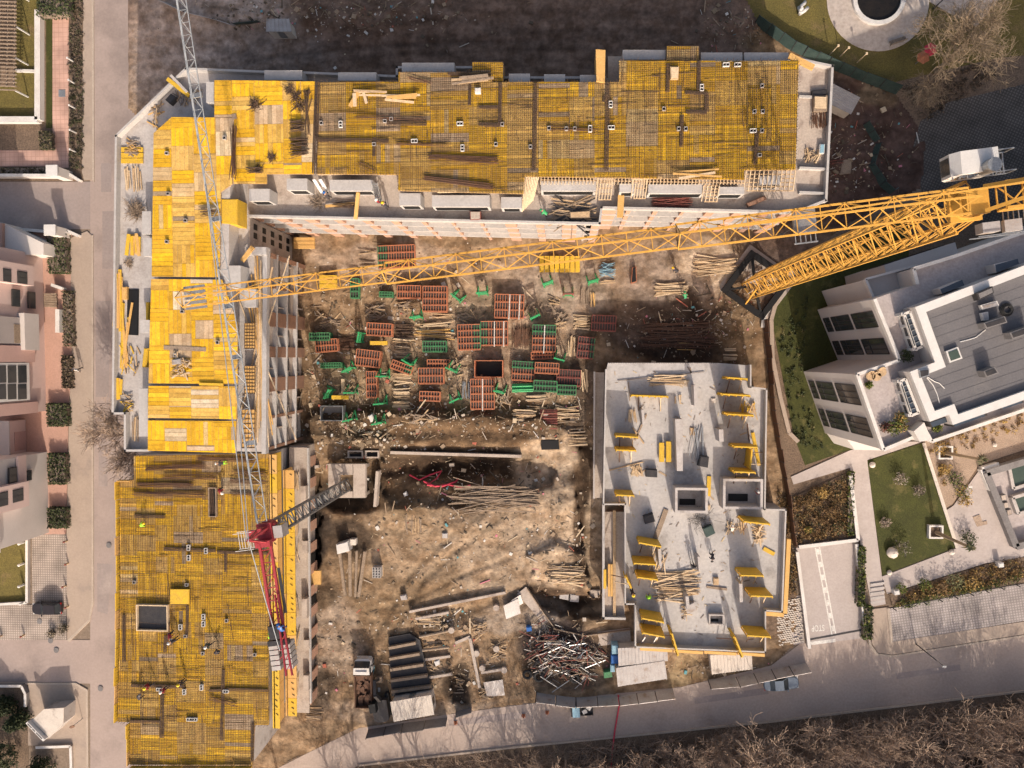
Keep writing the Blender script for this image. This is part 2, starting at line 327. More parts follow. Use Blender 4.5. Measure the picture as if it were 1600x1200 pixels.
TRACKS = [([(505, 1180), (540, 1090), (590, 990), (640, 900), (690, 850), (760, 800)], 7, .35), ([(525, 1185), (560, 1095), (610, 998), (662, 908), (712, 862), (780, 812)], 7, .35), ([(560, 960), (640, 940), (720, 900), (800, 870)], 6, .3), ([(720, 960), (800, 930), (870, 900)], 8, .3), ([(500, 820), (510, 900), (530, 960)], 8, .3), ([(280, 130), (420, 90), (620, 70), (900, 62)], 7, .3), ([(285, 150), (430, 105), (630, 84), (900, 76)], 7, .3), ([(610, 712), (700, 716), (830, 714)], 10, .5), ([(592, 735), (600, 790)], 8, .45), ([(480, 645), (600, 660), (720, 655), (850, 668)], 9, .35), ([(500, 682), (640, 690), (800, 688)], 7, .3), ([(860, 720), (862, 800), (858, 860)], 3, .4), ([(905, 600), (912, 700), (915, 850)], 12, .35), ([(830, 940), (880, 958), (940, 962)], 10, .45), ([(1000, 480), (1120, 500)], 8, .4), ([(1010, 520), (1120, 540)], 8, .4)]
def terr(px, py):
    h = .05+.16*(noise.noise(Vector((px*.012, py*.012, 3)))+.6*noise.noise(Vector((px*.03, py*.03, 7)))+.35*noise.noise(Vector((px*.09, py*.09, 1))))
    for x, y, rx, ry, dz in BUMPS:
        q = ((px-x)/rx)**2+((py-y)/ry)**2
        if q < 4: h += dz*math.exp(-q*1.3)*(1+.5*noise.noise(Vector((px*.06, py*.06, 9))))
    qx, qy = px+9*noise.noise(Vector((px*.05, py*.05, 21))), py+9*noise.noise(Vector((px*.05, py*.05, 31)))
    for poly, dz in DIGS:
        if inside(qx, qy, poly): h += dz
    for pth, wd_, dk in TRACKS[:6]:
        for p, q in zip(pth, pth[1:]):
            dx, dy = q[0]-p[0], q[1]-p[1]; t = max(0, min(1, ((px-p[0])*dx+(py-p[1])*dy)/(dx*dx+dy*dy))); d = math.hypot(px-p[0]-dx*t, py-p[1]-dy*t)
            if d < wd_: h -= .16*(1-d/wd_)
    return h
def groundz(px, py): return max(terr(px, py), -2.5)
X0, X1, Y0, Y1, ST = 190, 1452, -92, 1230, 3.2
mb = MB(); ids = {}
nx, ny = int((X1-X0)/ST)+1, int((Y1-Y0)/ST)+1
ins = [[inside(X0+i*ST, Y0+j*ST, SITE) for i in range(nx)] for j in range(ny)]
HALL = [(320, 190), (1210, 190), (1210, 318), (430, 318), (425, 1040), (320, 1040)]     # nothing to see under the long wings
vcol = []
def soil(px, py):  # ground colour of the site, painted shade by the slab included
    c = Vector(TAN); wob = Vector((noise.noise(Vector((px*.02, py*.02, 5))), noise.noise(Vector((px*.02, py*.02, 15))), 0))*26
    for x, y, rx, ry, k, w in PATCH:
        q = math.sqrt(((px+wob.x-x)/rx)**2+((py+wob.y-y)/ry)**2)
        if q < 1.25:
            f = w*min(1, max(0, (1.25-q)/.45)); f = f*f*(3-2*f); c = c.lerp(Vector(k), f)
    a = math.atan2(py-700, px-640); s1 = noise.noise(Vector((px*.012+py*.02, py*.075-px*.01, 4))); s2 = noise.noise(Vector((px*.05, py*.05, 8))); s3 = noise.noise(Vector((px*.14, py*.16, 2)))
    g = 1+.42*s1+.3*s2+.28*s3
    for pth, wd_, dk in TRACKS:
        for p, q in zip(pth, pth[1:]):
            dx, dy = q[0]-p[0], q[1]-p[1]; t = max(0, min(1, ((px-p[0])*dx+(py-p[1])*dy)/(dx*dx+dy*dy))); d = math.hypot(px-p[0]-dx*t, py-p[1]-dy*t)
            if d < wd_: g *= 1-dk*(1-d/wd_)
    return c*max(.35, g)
for j in range(ny-1):
    for i in range(nx-1):
        if not (ins[j][i] or ins[j+1][i] or ins[j][i+1] or ins[j+1][i+1]): continue
        if inside(X0+i*ST, Y0+j*ST, HALL): continue
        f = []
        for a, b in ((i, j+1), (i+1, j+1), (i+1, j), (i, j)):
            if (a, b) not in ids:
                px, py = X0+a*ST, Y0+b*ST; z = terr(px, py) if ins[b][a] else .0
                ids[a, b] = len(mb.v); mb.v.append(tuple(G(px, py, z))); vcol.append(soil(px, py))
            f.append(ids[a, b])
        mb.f.append(f); mb.m.append(0); mb.c.append((1, 1, 1))
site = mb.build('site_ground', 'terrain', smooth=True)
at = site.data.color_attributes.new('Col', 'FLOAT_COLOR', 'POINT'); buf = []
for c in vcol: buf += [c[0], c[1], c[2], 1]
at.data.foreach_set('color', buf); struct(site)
# west street and its pavements
sheet('west_street', [(141, -120), (203, -120), (203, 166), (264, 232), (264, 1235), (141, 1235)], .02, 'asphalt_pale')
sheet('side_street', [(-200, 284), (141, 284), (141, 358), (-200, 358)], .025, 'asphalt_street')
sheet('side_street', [(-200, 1000), (141, 1000), (141, 1068), (-200, 1066)], .025, 'asphalt_pale')
def kerb(name, poly, z=.14): return sheet(name, poly, z, 'kerb')
sheet('west_pavement', [(131, -120), (143, -120), (144, 281), (131, 281), (128, 268)], .12, 'pavement_tan')
kerb('kerb', [(143, -120), (146, -120), (147, 284), (144, 281)])
sheet('west_pavement', [(110, 372), (136, 361), (143, 368), (143, 940), (138, 968), (105, 1000), (104, 835), (108, 640), (112, 560)], .12, 'pavement_tan')
kerb('kerb', [(143, 368), (145.5, 367), (146, 942), (140, 971), (108, 1003), (104, 1001), (138, 968), (143, 940)])
sheet('corner_pavement', [(44, 1070), (118, 1070), (134, 1080), (136, 1235), (114, 1235), (114, 1165), (44, 1165)], .12, 'pavement_tan')
kerb('kerb', [(-200, 1067), (44, 1067), (118, 1067), (137, 1078), (138, 1235), (135.5, 1235), (134, 1080), (117, 1070), (44, 1070), (-200, 1070)])
sheet('garden_ground', [(-200, -120), (131, -120), (131, 283), (-200, 283)], .05, 'soil')
sheet('pink_path', [(82, 24), (107, 24), (107, 262), (82, 262)], .09, 'tile_pink')
sheet('pink_path', [(-200, 235), (82, 235), (82, 260), (-200, 260)], .09, 'tile_pink')
sheet('lawn', [(22, -120), (60, -120), (60, 188), (-200, 188), (-200, 135), (22, 135)], .09, 'lawn_dry')
sheet('lawn', [(72, -120), (82, -120), (82, 200), (72, 200)], .08, 'lawn')
sheet('verge', [(107.4, -120), (130.6, -120), (130.6, 268), (128, 280), (107.4, 262)], .08, 'soil')
sheet('forecourt', [(-200, 360), (112, 360), (112, 560), (107, 640), (103, 835), (-200, 835)], .06, 'pave_pink')
sheet('lawn', [(-200, 838), (44, 838), (44, 942), (-200, 942)], .07, 'lawn_dry')
sheet('paver_parking', [(50, 835), (104, 835), (104, 1000), (-200, 1000), (-200, 945), (50, 945)], .075, 'paver_grass')
sheet('garden_ground', [(-200, 1070), (44, 1070), (44, 1235), (-200, 1235)], .05, 'soil')
# south street, footpath and bank
sheet('south_street', [(380, 1228), (470, 1182), (560, 1138), (690, 1118), (800, 1103), (960, 1084), (1062, 1074), (1205, 1040), (1250, 1006), (1350, 996), (1367, 1022), (1395, 1026), (1620, 988), (1900, 950), (1900, 1044), (1600, 1080), (1200, 1128), (800, 1168), (560, 1196), (500, 1240), (380, 1240)], .02, 'asphalt_south')
sheet('south_bank', [(500, 1240), (560, 1196), (800, 1168), (1200, 1128), (1600, 1080), (1900, 1044), (1900, 1300), (500, 1300)], .05, 'soil')
kerb('kerb', [(560, 1195), (800, 1167), (1200, 1127), (1600, 1079), (1900, 1043), (1900, 1046), (1600, 1082), (1200, 1130), (800, 1170), (560, 1198)], .16)
sheet('footpath', [(1362, 952), (1388, 949), (1394, 1003), (1900, 925), (1900, 950), (1620, 988), (1395, 1023), (1372, 1020), (1362, 1005)], .12, 'pavement_tan')
kerb('kerb', [(1355, 985), (1358, 985), (1362, 1008), (1372, 1021), (1395, 1024), (1620, 989), (1900, 951), (1900, 954), (1620, 992), (1394, 1027.5), (1369, 1024), (1358, 1010)])
sheet('paver_parking', [(1390, 951), (1560, 919), (1900, 862), (1900, 924), (1600, 970), (1396, 1004)], .10, 'paver_grey')
kerb('kerb', [(1386, 951), (1390, 950.4), (1396, 1004.5), (1392, 1005)], .2)
# garage ramp
sheet('ramp', [(1243, 856), (1337, 848), (1350, 985), (1356, 996), (1262, 1008)], .04, 'pavement_grey')
# garden of the right hand block
sheet('garden_ground', [(1240, 415), (1330, 345), (1480, 300), (1900, 200), (1900, 864), (1390, 950), (1362, 952), (1356, 848), (1240, 856), (1226, 760), (1203, 640), (1192, 500)], .01, 'soil')
sheet('lawn', [(1206, 500), (1222, 455), (1262, 415), (1420, 330), (1420, 700), (1330, 702), (1258, 727), (1240, 680)], .08, 'lawn')
sheet('lawn', [(1355, 720), (1442, 692), (1494, 855), (1379, 899)], .10, 'lawn')
sheet('garden_path', [(1236, 745), (1330, 703), (1420, 690), (1440, 690), (1442, 690), (1355, 719), (1378, 901), (1384, 944), (1362, 948), (1346, 860), (1328, 731), (1240, 757)], .12, 'pavement_grey')
sheet('garden_path', [(1378, 901), (1494, 857), (1475, 800), (1490, 790), (1528, 738), (1600, 728), (1900, 650), (1900, 790), (1600, 872), (1540, 880), (1386, 928)], .11, 'pavement_grey')
sheet('flower_bed', [(1388, 929), (1540, 882), (1600, 870), (1900, 800), (1900, 850), (1600, 905), (1395, 946)], .15, 'soil')
sheet('gravel_bed', [(1442, 690), (1640, 630), (1640, 690), (1530, 726), (1488, 788), (1474, 796)], .14, 'gravel_bed')
sheet('flower_bed', [(1240, 776), (1326, 738), (1338, 838), (1244, 852)], .15, 'soil')
sheet('brick_path', [(1210, 938), (1252, 930), (1257, 1005), (1214, 1012)], .05, 'pavement_grey')
# park in the far corner
sheet('park_lawn', [(1090, -120), (1900, -120), (1900, 60), (1560, 90), (1460, 150), (1395, 140), (1330, 118), (1195, 48), (1120, 0)], .03, 'lawn_dry')
sheet('park_ground', [(1400, 128), (1560, 90), (1900, 60), (1900, 110), (1480, 215), (1446, 215), (1400, 152)], .045, 'soil')
sheet('dark_parking', [(1438, 190), (1480, 160), (1900, 60), (1900, 330), (1560, 360), (1445, 312), (1424, 240)], .07, 'paver_dark')
sheet('plaza', [(1372+80*math.cos(a*math.pi/24), 0+80*math.sin(a*math.pi/24)) for a in range(48)], .10, 'plaza_stone')
sheet('park_path', [(1452, 2), (1470, -20), (1475, -120), (1640, -120), (1560, 0), (1526, 42), (1486, 22)], .11, 'plaza_stone')
# worn patches and covers in the streets
for q in ([(160, 330), (178, 330), (178, 420), (160, 420)], [(150, 470), (172, 470), (170, 620), (150, 620)], [(158, 255), (174, 255), (174, 300), (158, 300)], [(152, 880), (176, 882), (168, 960), (152, 955)], [(154, 690), (168, 690), (168, 760), (154, 760)]): sheet('road_patch', q, .026, 'asphalt_street')
for q in ([(700, 1125), (820, 1112), (822, 1122), (702, 1135)], [(1085, 1090), (1200, 1074), (1201, 1084), (1086, 1100)], [(1400, 1052), (1500, 1038), (1501, 1047), (1401, 1061)]): sheet('road_patch', q, .026, 'asphalt_street')
for lb, x, y in (('round manhole cover in the west street near the paver corner', 62, 971), ('round manhole cover at the lower street corner', 79, 1001), ('round manhole cover in the west street by the south west deck', 170, 852), ('round manhole cover in the side street mouth', 88, 1016), ('round manhole cover in the west street at the bottom', 157, 1076)):
    b = MB(); p = G(x, y, .09); b.tube([p, p+Vector((0, 0, .03))], .38, 16); tag(b.build('manhole_cover', 'concrete_dark'), lb, 'manhole cover', 'round manhole covers')
# ---------------------------------------------------------------- the blocks under construction
ZT, ZD, ZSW, ZSE = 13.5, 16.5, 9.8, 5.0
YEL = [(.71, .42, .016), (.66, .38, .018), (.74, .44, .025), (.62, .36, .025)]
AMB = [(.60, .375, .08), (.57, .365, .11), (.61, .39, .10), (.56, .34, .07)]
TANB = [(.56, .40, .21), (.50, .37, .24), (.58, .42, .18)]
PALE = [(.58, .46, .30), (.56, .46, .33), (.60, .50, .36)]
def xy(poly, z): return [(p.x, p.y) for p in GP(poly, z)]
def pxprism(b, poly, z0, z1, top=None): b.prism(xy(poly, z1), z0, z1, top)
def boards(b, poly, z, seed, wts, blk=(2.6, 2.1), bw=.5, dark=1.0):
    """lay formwork boards in blocks over a polygon (world xy)"""
    rr = random.Random(seed); xs = [p[0] for p in poly]; ys = [p[1] for p in poly]
    x = min(xs)
    while x < max(xs):
        w = blk[0]*rr.choice((.8, 1, 1, 1.25)); y = min(ys)-rr.random()*blk[1]*.6
        while y < max(ys):
            h = blk[1]*rr.choice((.7, 1, 1, 1.3)); pal = rr.choices((YEL, AMB, TANB, PALE), wts)[0]; base = rr.choice(pal); vert = rr.random() < .5
            t = 0.0; L = w if vert else h
            while t < L-1e-3:
                d = min(bw, L-t); q = (x+t, x+t+d-.03, y, y+h-.03) if vert else (x, x+w-.03, y+t, y+t+d-.03)
                c = cliprect(poly, *q); t += d
                if len(c) < 3 or area(c) < .02: continue
                g = rr.uniform(.76, 1.12)*dark; k = base if rr.random() < .88 else rr.choice(rr.choices((YEL, AMB, TANB), wts[:3])[0])
                if rr.random() < .02: k = (.36, .27, .17)
                b.col = tuple(min(.85, v*g) for v in k); zz = z+rr.uniform(0, .012); b.poly([(p[0], p[1], zz) for p in c][::1 if sum(c[i-1][0]*c[i][1]-c[i][0]*c[i-1][1] for i in range(len(c))) > 0 else -1])
            y += h
        x += w
def deck(label, poly, z, seed, wts=(5, 3, 2, 1), name='formwork_deck', group='formwork decks on the wings', **k):
    w = xy(poly, z); e = thing(name, label, 'formwork deck', (w[0][0], w[0][1], z-.2), group)
    b = MB(); b.col = (.35, .24, .14); b.prism(w, z-.2, z-.02); boards(b, w, z, seed, wts, **k); b.build('board_surface', 'board', e); b = MB()
    xs = [p[0] for p in w]; ys = [p[1] for p in w]; y = min(ys)+.4
    while y < max(ys)-.2:                       # the beams below the boards
        cr = hits(w, y, 1)
        for a0, a1 in zip(cr[::2], cr[1::2]):
            if a1-a0 > .6: b.beam((a0+.05, y, z-.32), (a1-.05, y, z-.32), .1, .2)
        y += 1.1
    b.build('support_beam', 'timber_pale', e); return e
def hits(w, t, ax):
    """where the line coordinate[ax] = t crosses a polygon"""
    o = []
    for i in range(len(w)):
        a, c = w[i-1], w[i]
        if (a[ax] > t) != (c[ax] > t): o.append(a[1-ax]+(c[1-ax]-a[1-ax])*(t-a[ax])/(c[ax]-a[ax]))
    return sorted(o)
def mat_of_rebar(label, poly, z, seed, sp=.22, strips=(), bunches=(), w_=.024, spikes=True, skew=0.0):
    rr = random.Random(seed); w = xy(poly, z); b = MB()
    for ax in (0, 1):
        lo, hi = min(p[ax] for p in w), max(p[ax] for p in w); t = lo+.1
        while t < hi:
            c = hits(w, t, ax)
            for a0, a1 in zip(c[::2], c[1::2]):
                s = a0+rr.uniform(.02, .2)
                while s < a1-.3:                # laps
                    e = min(a1-rr.uniform(.02, .15), s+rr.uniform(5, 9)); d = rr.uniform(-.025, .025)*(1 if rr.random() < .88 else 3); zz = z+.05+.03*ax
                    p0, p1 = ((t+d, s, zz), (t+d*.3, e, zz)) if ax == 0 else ((s, t+d, zz), (e, t+d*.3, zz))
                    if rr.random() < .94: b.beam(p0, p1, w_)
                    if e > a1-.7: break
                    s = e-.5
            t += sp*rr.uniform(.88, 1.12)
    for k in range(int(area(w)/7)):           # loose extra bars
        x, y = rr.uniform(min(p[0] for p in w), max(p[0] for p in w)), rr.uniform(min(p[1] for p in w), max(p[1] for p in w))
        a = rr.choice((0, 0, 0, math.pi/2))+rr.gauss(0, .05); L = rr.uniform(1.5, 5); x2, y2 = x+L*math.cos(a), y+L*math.sin(a)
        if inside(x, y, w) and inside(x2, y2, w): b.beam((x, y, z+.11), (x2, y2, z+.12), .035)
    if spikes:
        for i in range(len(w)):
            a, c = Vector((*w[i-1], 0)), Vector((*w[i], 0)); n = int((c-a).length/.35)
            for k in range(n):
                p = a.lerp(c, (k+.5)/max(1, n)); b.beam((p.x, p.y, z), (p.x+rr.uniform(-.1, .1), p.y+rr.uniform(-.1, .1), z+rr.uniform(.3, .7)), .03)
    e = thing('rebar_mat', label, 'rebar mat', (w[0][0], w[0][1], z), 'rebar mats on the decks'); b.build('bar_grid', 'rebar', e)
    for (x0, y0, x1, y1, wd) in strips:         # tied beam cages
        c = MB(); p, q = G(x0, y0, z), G(x1, y1, z); d = (q-p).normalized(); sd = Vector((-d.y, d.x, 0))
        for k in range(6):
            o = sd*(wd*(k/5-.5)); c.beam(p+o+Vector((0, 0, .12+.1*(k % 2))), q+o+Vector((0, 0, .12+.1*(k % 2))), .045)
        n = int((q-p).length/.16)
        for k in range(n):
            m = p.lerp(q, (k+.5)/max(n, 1)); c.beam(m-sd*wd*.52+Vector((0, 0, .24)), m+sd*wd*.52+Vector((0, 0, .24)), .035)
        c.build('beam_cage', 'rebar', e)
    for (x0, y0, x1, y1, n) in bunches:         # bundles of loose bars lying on the mat
        c = MB(); p, q = G(x0, y0, z+.15), G(x1, y1, z+.15)
        for k in range(n):
            o = Vector((rr.gauss(0, .14), rr.gauss(0, .14), rr.uniform(0, .2))); f = Vector((rr.gauss(0, .2), rr.gauss(0, .12), 0))
            c.beam(p+o, q+o+f, .035)
        c.build('loose_bar_bundle', 'rebar_rust', e)
    return e
def parapet(par, path, z, h=.9, w=.25, mat='concrete_new', name='parapet', zpx=None):
    b = MB(); P = [G(x, y, zpx if zpx else z+h) for x, y in path]
    for a, c in zip(P, P[1:]):
        d = (c-a).normalized()*w/2; a2, c2 = a-d, c+d; b.beam((a2.x, a2.y, z+h/2), (c2.x, c2.y, z+h/2), w, h)
    return b.build(name, mat, par)
def facade(par, a, b, z, nst, out, bay=3.3, seed=1, pier='brick', back='concrete_warm', depth=1.5, zb=0.0):
    """open storeys: slab edges, brick piers, set back walls.  a, b: pixels at height z"""
    A, B = G(*a, z), G(*b, z); A.z = B.z = 0; d = (B-A).normalized(); n = Vector((-d.y, d.x, 0))
    if n.dot(Vector((out[0], out[1], 0))) < 0: n = -n
    L = (B-A).length; h = (z-zb)/nst; rr = random.Random(seed); k = max(1, round(L/bay)); bw = L/k
    for s in range(nst):
        m = MB(); zt = zb+h*(s+1); c0, c1 = A-n*(depth/2-.06), B-n*(depth/2-.06)
        m.beam((c0.x, c0.y, zt-.14), (c1.x, c1.y, zt-.14), depth+.12, .28); m.build('floor_slab', 'concrete_new', par)
    m = MB(); c0, c1 = A-n*(depth+.1), B-n*(depth+.1); m.beam((c0.x, c0.y, zb+(z-zb)/2-.15), (c1.x, c1.y, zb+(z-zb)/2-.15), .25, z-zb-.3); m.build('inner_wall', back, par)
    for i in range(k+1):
        m = MB(); pw = rr.choice((.35, .5, .9, 1.3, 1.7)); t = min(max(i*bw, pw/2), L-pw/2)
        for s in range(nst):
            c = A+d*t-n*.18; zc = zb+h*s
            m.beam(c-d*pw/2+Vector((0, 0, zc+(h-.28)/2)), c+d*pw/2+Vector((0, 0, zc+(h-.28)/2)), .34, h-.28)
        m.build('brick_pier', pier, par)
        if i < k:
            m = MB(); c = A+d*(i*bw+bw*.5)-n*.5
            for s in range(nst):                # sill walls and dividing walls of each bay
                zc = zb+h*s
                if rr.random() < .55: m.beam(c-d*bw*.5+Vector((0, 0, zc+.45)), c+d*bw*.5+Vector((0, 0, zc+.45)), .2, .9)
                e = A+d*(i*bw+bw*rr.uniform(.2, .8)); m.beam(e-n*.35+Vector((0, 0, zc+(h-.28)/2)), e-n*(depth)+Vector((0, 0, zc+(h-.28)/2)), .18, h-.28)
            if m.v: m.build('bay_wall', 'concrete_warm', par)
            m = MB()
            for s in range(nst):
                if rr.random() < .42: q = A+d*(i*bw+bw*.5)-n*(depth-.05); wz = rr.uniform(.25, .42)*bw; m.beam(q-d*wz+Vector((0, 0, zb+h*s+h*.48)), q+d*wz+Vector((0, 0, zb+h*s+h*.48)), .12, h*.55)
            if m.v: m.build('window_opening', 'black', par)
# ---- north wing
N_T = [(388, 200), (415, 112), (490, 118), (620, 120), (620, 106), (770, 106), (770, 122), (950, 122), (950, 88), (1250, 88), (1299, 103), (1290, 314), (1245, 332), (940, 325), (937, 350), (388, 338)]
nw = thing('unfinished_building', 'long north wing under construction with brick piers and open storeys facing the yard', 'building', G(800, 220, 0), 'wings of the unfinished block')
b = MB(); pxprism(b, [(388, 205), (415, 122), (618, 128), (625, 114), (765, 114), (775, 128), (955, 128), (958, 95), (1288, 108), (1280, 300), (960, 301), (958, 326), (388, 315)], 0, ZT-.3); b.build('wall', 'concrete', nw)
b = MB(); pxprism(b, N_T, ZT-.3, ZT+.03); b.build('terrace_slab', 'concrete_warm', nw)
b = MB(); pxprism(b, [(500, 140), (640, 140), (640, 125), (750, 125), (770, 140), (980, 140), (980, 108), (1236, 108), (1232, 253), (1150, 255), (1150, 268), (808, 268), (808, 288), (634, 288), (630, 262), (500, 262)], ZT, ZD-.45); b.build('upper_wall', 'concrete', nw)
facade(nw, (388, 338), (937, 350), ZT, 4, (0, -1), seed=3)
facade(nw, (941, 325), (1245, 332), ZT, 4, (0, -1), seed=5)
facade(nw, (937, 350), (940, 325), ZT, 4, (1, 0), seed=6, bay=2)
parapet(nw, [(388, 337), (937, 349), (940, 324), (1245, 331), (1290, 313)], ZT); parapet(nw, [(1252, 93), (1301, 103), (1291, 313)], ZT)
parapet(nw, [(415, 111), (620, 119), (620, 105), (770, 105), (770, 121), (945, 121)], ZT, mat='concrete')
for i, (x0, y0, x1, y1) in enumerate([(389, 295, 421, 314), (448, 279, 480, 297), (515, 281, 582, 298), (624, 302, 657, 321), (675, 305, 765, 323), (783, 308, 815, 325), (845, 283, 931, 298), (968, 287, 992, 300), (1013, 288, 1100, 302), (1123, 292, 1163, 303), (1187, 275, 1220, 288),
        (413, 110, 472, 125), (528, 113, 588, 126), (628, 98, 710, 112), (795, 115, 828, 128), (850, 116, 883, 129), (906, 117, 939, 130), (973, 78, 1040, 93), (1095, 82, 1160, 95), (1163, 82, 1232, 96)]):
    b = MB(); z = ZD-.55 if i < 11 else ZD-.9
    pxprism(b, [(x0, y0), (x1, y0), (x1, y1), (x0, y1)], ZT, z)
    b.build('bay_box', 'concrete_new', nw)
    if i < 11:                                  # the dark window openings in its front
        m = MB(); p, q = G(x0+4, y1, z), G(x1-4, y1, z); m.beam((p.x, p.y-.02, ZT+1.3), (q.x, q.y-.02, ZT+1.3), .06, 1.3); m.build('window_opening', 'black', nw)
for y, h_ in ((151, .3), (263, .6), (301, .6)): b = MB(); b.beam(G(1248, y, ZT+h_/2+.02), G(1292, y+2, ZT+h_/2+.02), .25, h_); b.build('terrace_upstand', 'concrete_new', nw)
# ---- west wing
W_T = [(182, 213), (290, 108), (415, 112), (388, 200), (388, 388), (415, 388), (412, 706), (231, 703), (195, 703), (195, 645), (177, 645)]
ww = thing('unfinished_building', 'west wing under construction with bright yellow decks and a littered street terrace', 'building', G(330, 460, 0), 'wings of the unfinished block')
b = MB(); pxprism(b, [(190, 216), (292, 116), (388, 122), (388, 388), (394, 392), (392, 700), (233, 698), (200, 698), (200, 640), (184, 640)], 0, ZT-.3); b.build('wall', 'concrete', ww)
b = MB(); pxprism(b, W_T, ZT-.3, ZT+.03); b.build('terrace_slab', 'concrete', ww)
b = MB(); pxprism(b, [(250, 212), (272, 192), (340, 192), (340, 140), (480, 140), (478, 262), (408, 264), (360, 278), (350, 700), (244, 698)], ZT, ZD-.45); b.build('upper_wall', 'concrete', ww)
facade(ww, (415, 392), (412, 706), ZT, 4, (1, 0), seed=8, bay=3.9, pier='brick_dark', back='concrete')
parapet(ww, [(388, 389), (414, 389), (412, 706)], ZT, w=.5); parapet(ww, [(413, 112), (290, 107), (181, 212), (176, 646), (195, 646), (195, 704), (231, 704)], ZT)
b = MB(); p, q = G(388, 340, ZT), G(388, 386, ZT); b.beam((p.x+.1, p.y, ZT/2), (q.x+.1, q.y, ZT/2), .2, ZT); b.build('stair_wall', 'concrete_warm', ww)
for k in range(5):
    for t in (.25, .55):
        b = MB(); c = p.lerp(q, t); b.box((c.x+.21, c.y, 1.6+2.6*k), (.06, .7, 1.0)); b.build('stair_window', 'black', ww)
for i, (x0, y0, x1, y1) in enumerate([(334, 128, 322, 160), (222, 330, 236, 366), (224, 372, 237, 400), (219, 500, 234, 520), (217, 607, 231, 682), (347, 415, 376, 450), (382, 452, 400, 480), (388, 386, 416, 398)]):
    b = MB(); pxprism(b, [(x0, y0), (x1, y0), (x1, y1), (x0, y1)], ZT, ZT+(2.4 if i < 6 else 1.2)); b.build('bay_box', 'concrete_new', ww)
b = MB(); pxprism(b, [(252, 222), (288, 195), (296, 206), (262, 236)][::1], ZT, ZT+2.0); b.build('bay_box', 'concrete_new', ww)
# ---- south-west block
SWP = [(209, 712), (420, 709), (420, 1133), (398, 1133), (395, 1195), (203, 1195), (203, 1128), (184, 1128), (188, 953), (187, 752), (209, 750)]
sb = thing('unfinished_building', 'lower south west block under a rebar covered deck beside the street corner', 'building', G(330, 940, 0), 'wings of the unfinished block')
b = MB(); pxprism(b, [(x+(4 if x < 300 else -3), y) for x, y in SWP], 0, ZSW-.25); b.build('wall', 'concrete', sb)
b = MB(); e0 = G(420, 709, ZSW); e1 = G(420, 1133, ZSW)
b.prism([(e0.x+.15, e0.y), (e0.x+2.9, e0.y), (e1.x+2.9, e1.y-1.5), (e1.x+.15, e1.y-1.5)], 3.1, 3.4); b.build('ledge_slab', 'concrete_warm', sb)
b = MB(); b.prism([(e0.x+.15, e0.y+.2), (e0.x+2.5, e0.y+.2), (e1.x+2.5, e1.y-1.2), (e1.x+.15, e1.y-1.2)], 0, 3.1); b.build('ledge_wall', 'concrete_warm', sb)
for k in range(12):
    m = MB(); y = e0.y-2-k*2.9; m.box((e0.x+2.56, y, 1.6), (.16, 1.3, 2.9)); m.build('brick_pier', 'brick', sb)
    if k % 2 == 0: m = MB(); m.box((e0.x+2.54, y-1.45, 1.5), (.1, 1.1, 1.8)); m.build('window_opening', 'black', sb)
b = MB(); b.box((e0.x+2.8, (e0.y+e1.y)/2, 3.62), (.18, e0.y-e1.y, .44)); b.build('parapet', 'concrete_new', sb)
for y, h_, l_ in ((-6, 1.3, 2.2), (-13, .9, 1.6), (-21, 1.4, 2.6), (-26, .8, 1.2), (-31, 1.1, 2.0)): b = MB(); b.box((e0.x+2.45, e0.y+y, 3.4+h_/2), (.7, l_, h_)); b.build('bay_box', 'concrete_warm', sb)
# yellow wall formwork hung on the yard side of the block
rr = random.Random(4); y = e0.y-.1; i = 0
while y > e1.y+1.4:
    ln = rr.choice((2.4, 2.6, 3.0))
    for row in (0, 1):
        if row == 1 and (i in (0, 13)): continue
        zt = ZSW-.05-row*3.2; e = thing('wall_formwork_panel', '%s yellow wall formwork panel from the north in the %s row on the south west block' % (ORD[min(i, 19)], 'upper' if row == 0 else 'lower'), 'formwork panel', (e0.x+.32+row*.25, y-ln/2, zt-3.0), 'wall formwork on the south west block')
        m = MB(); m.box((e0.x+.3+row*.25, y-ln/2, zt-1.5), (.14, ln-.05, 3.0)); m.build('facing', 'ply_yellow' if rr.random() < .62 else 'ply_bare', e)
        m = MB(); m.box((e0.x+.5+row*.88, y-ln/2, zt-.05), (.92+row*.2, ln-.04, .1)); m.build('top_rail', 'ply_yellow' if rr.random() < .55 else 'ply_bare', e)
        m = MB()
        for k in range(3):
            if rr.random() < .45 and k: continue
            q = (e0.x+.4+rr.uniform(0, .15)+row*.85, y-ln*(.2+.3*k), zt+.03); m.beam(q, (q[0]+.3, q[1]-.2, zt+.05), .055)
        m.build('tie_bracket', 'steel_dark', e)
    y -= ln; i += 1
# ---- south-east block
SEP = [(947, 580), (950, 567), (1120, 567), (1172, 571), (1172, 606), (1197, 609), (1193, 795), (1228, 797), (1222, 955), (1195, 953), (1195, 1018), (993, 1010), (993, 943), (977, 943), (977, 787), (943, 787)]
se = thing('unfinished_building', 'bare concrete south east block with yellow wall shuttering standing on its open slab', 'building', G(1080, 790, 0), 'wings of the unfinished block')
b = MB(); pxprism(b, [(x+(3 if x < 1000 else -3), y) for x, y in SEP], 0, ZSE-.3); b.build('wall', 'concrete', se)
b = MB(); pxprism(b, SEP, ZSE-.3, ZSE); b.build('roof_slab', 'concrete_slab', se)
parapet(se, [(947, 578), (943, 788), (977, 788), (977, 944), (993, 944), (993, 1011), (1196, 1019), (1196, 954), (1222, 956), (1228, 797), (1195, 796), (1198, 608), (1173, 605), (1173, 571)], ZSE, h=1.0, w=.18, mat='concrete_new')
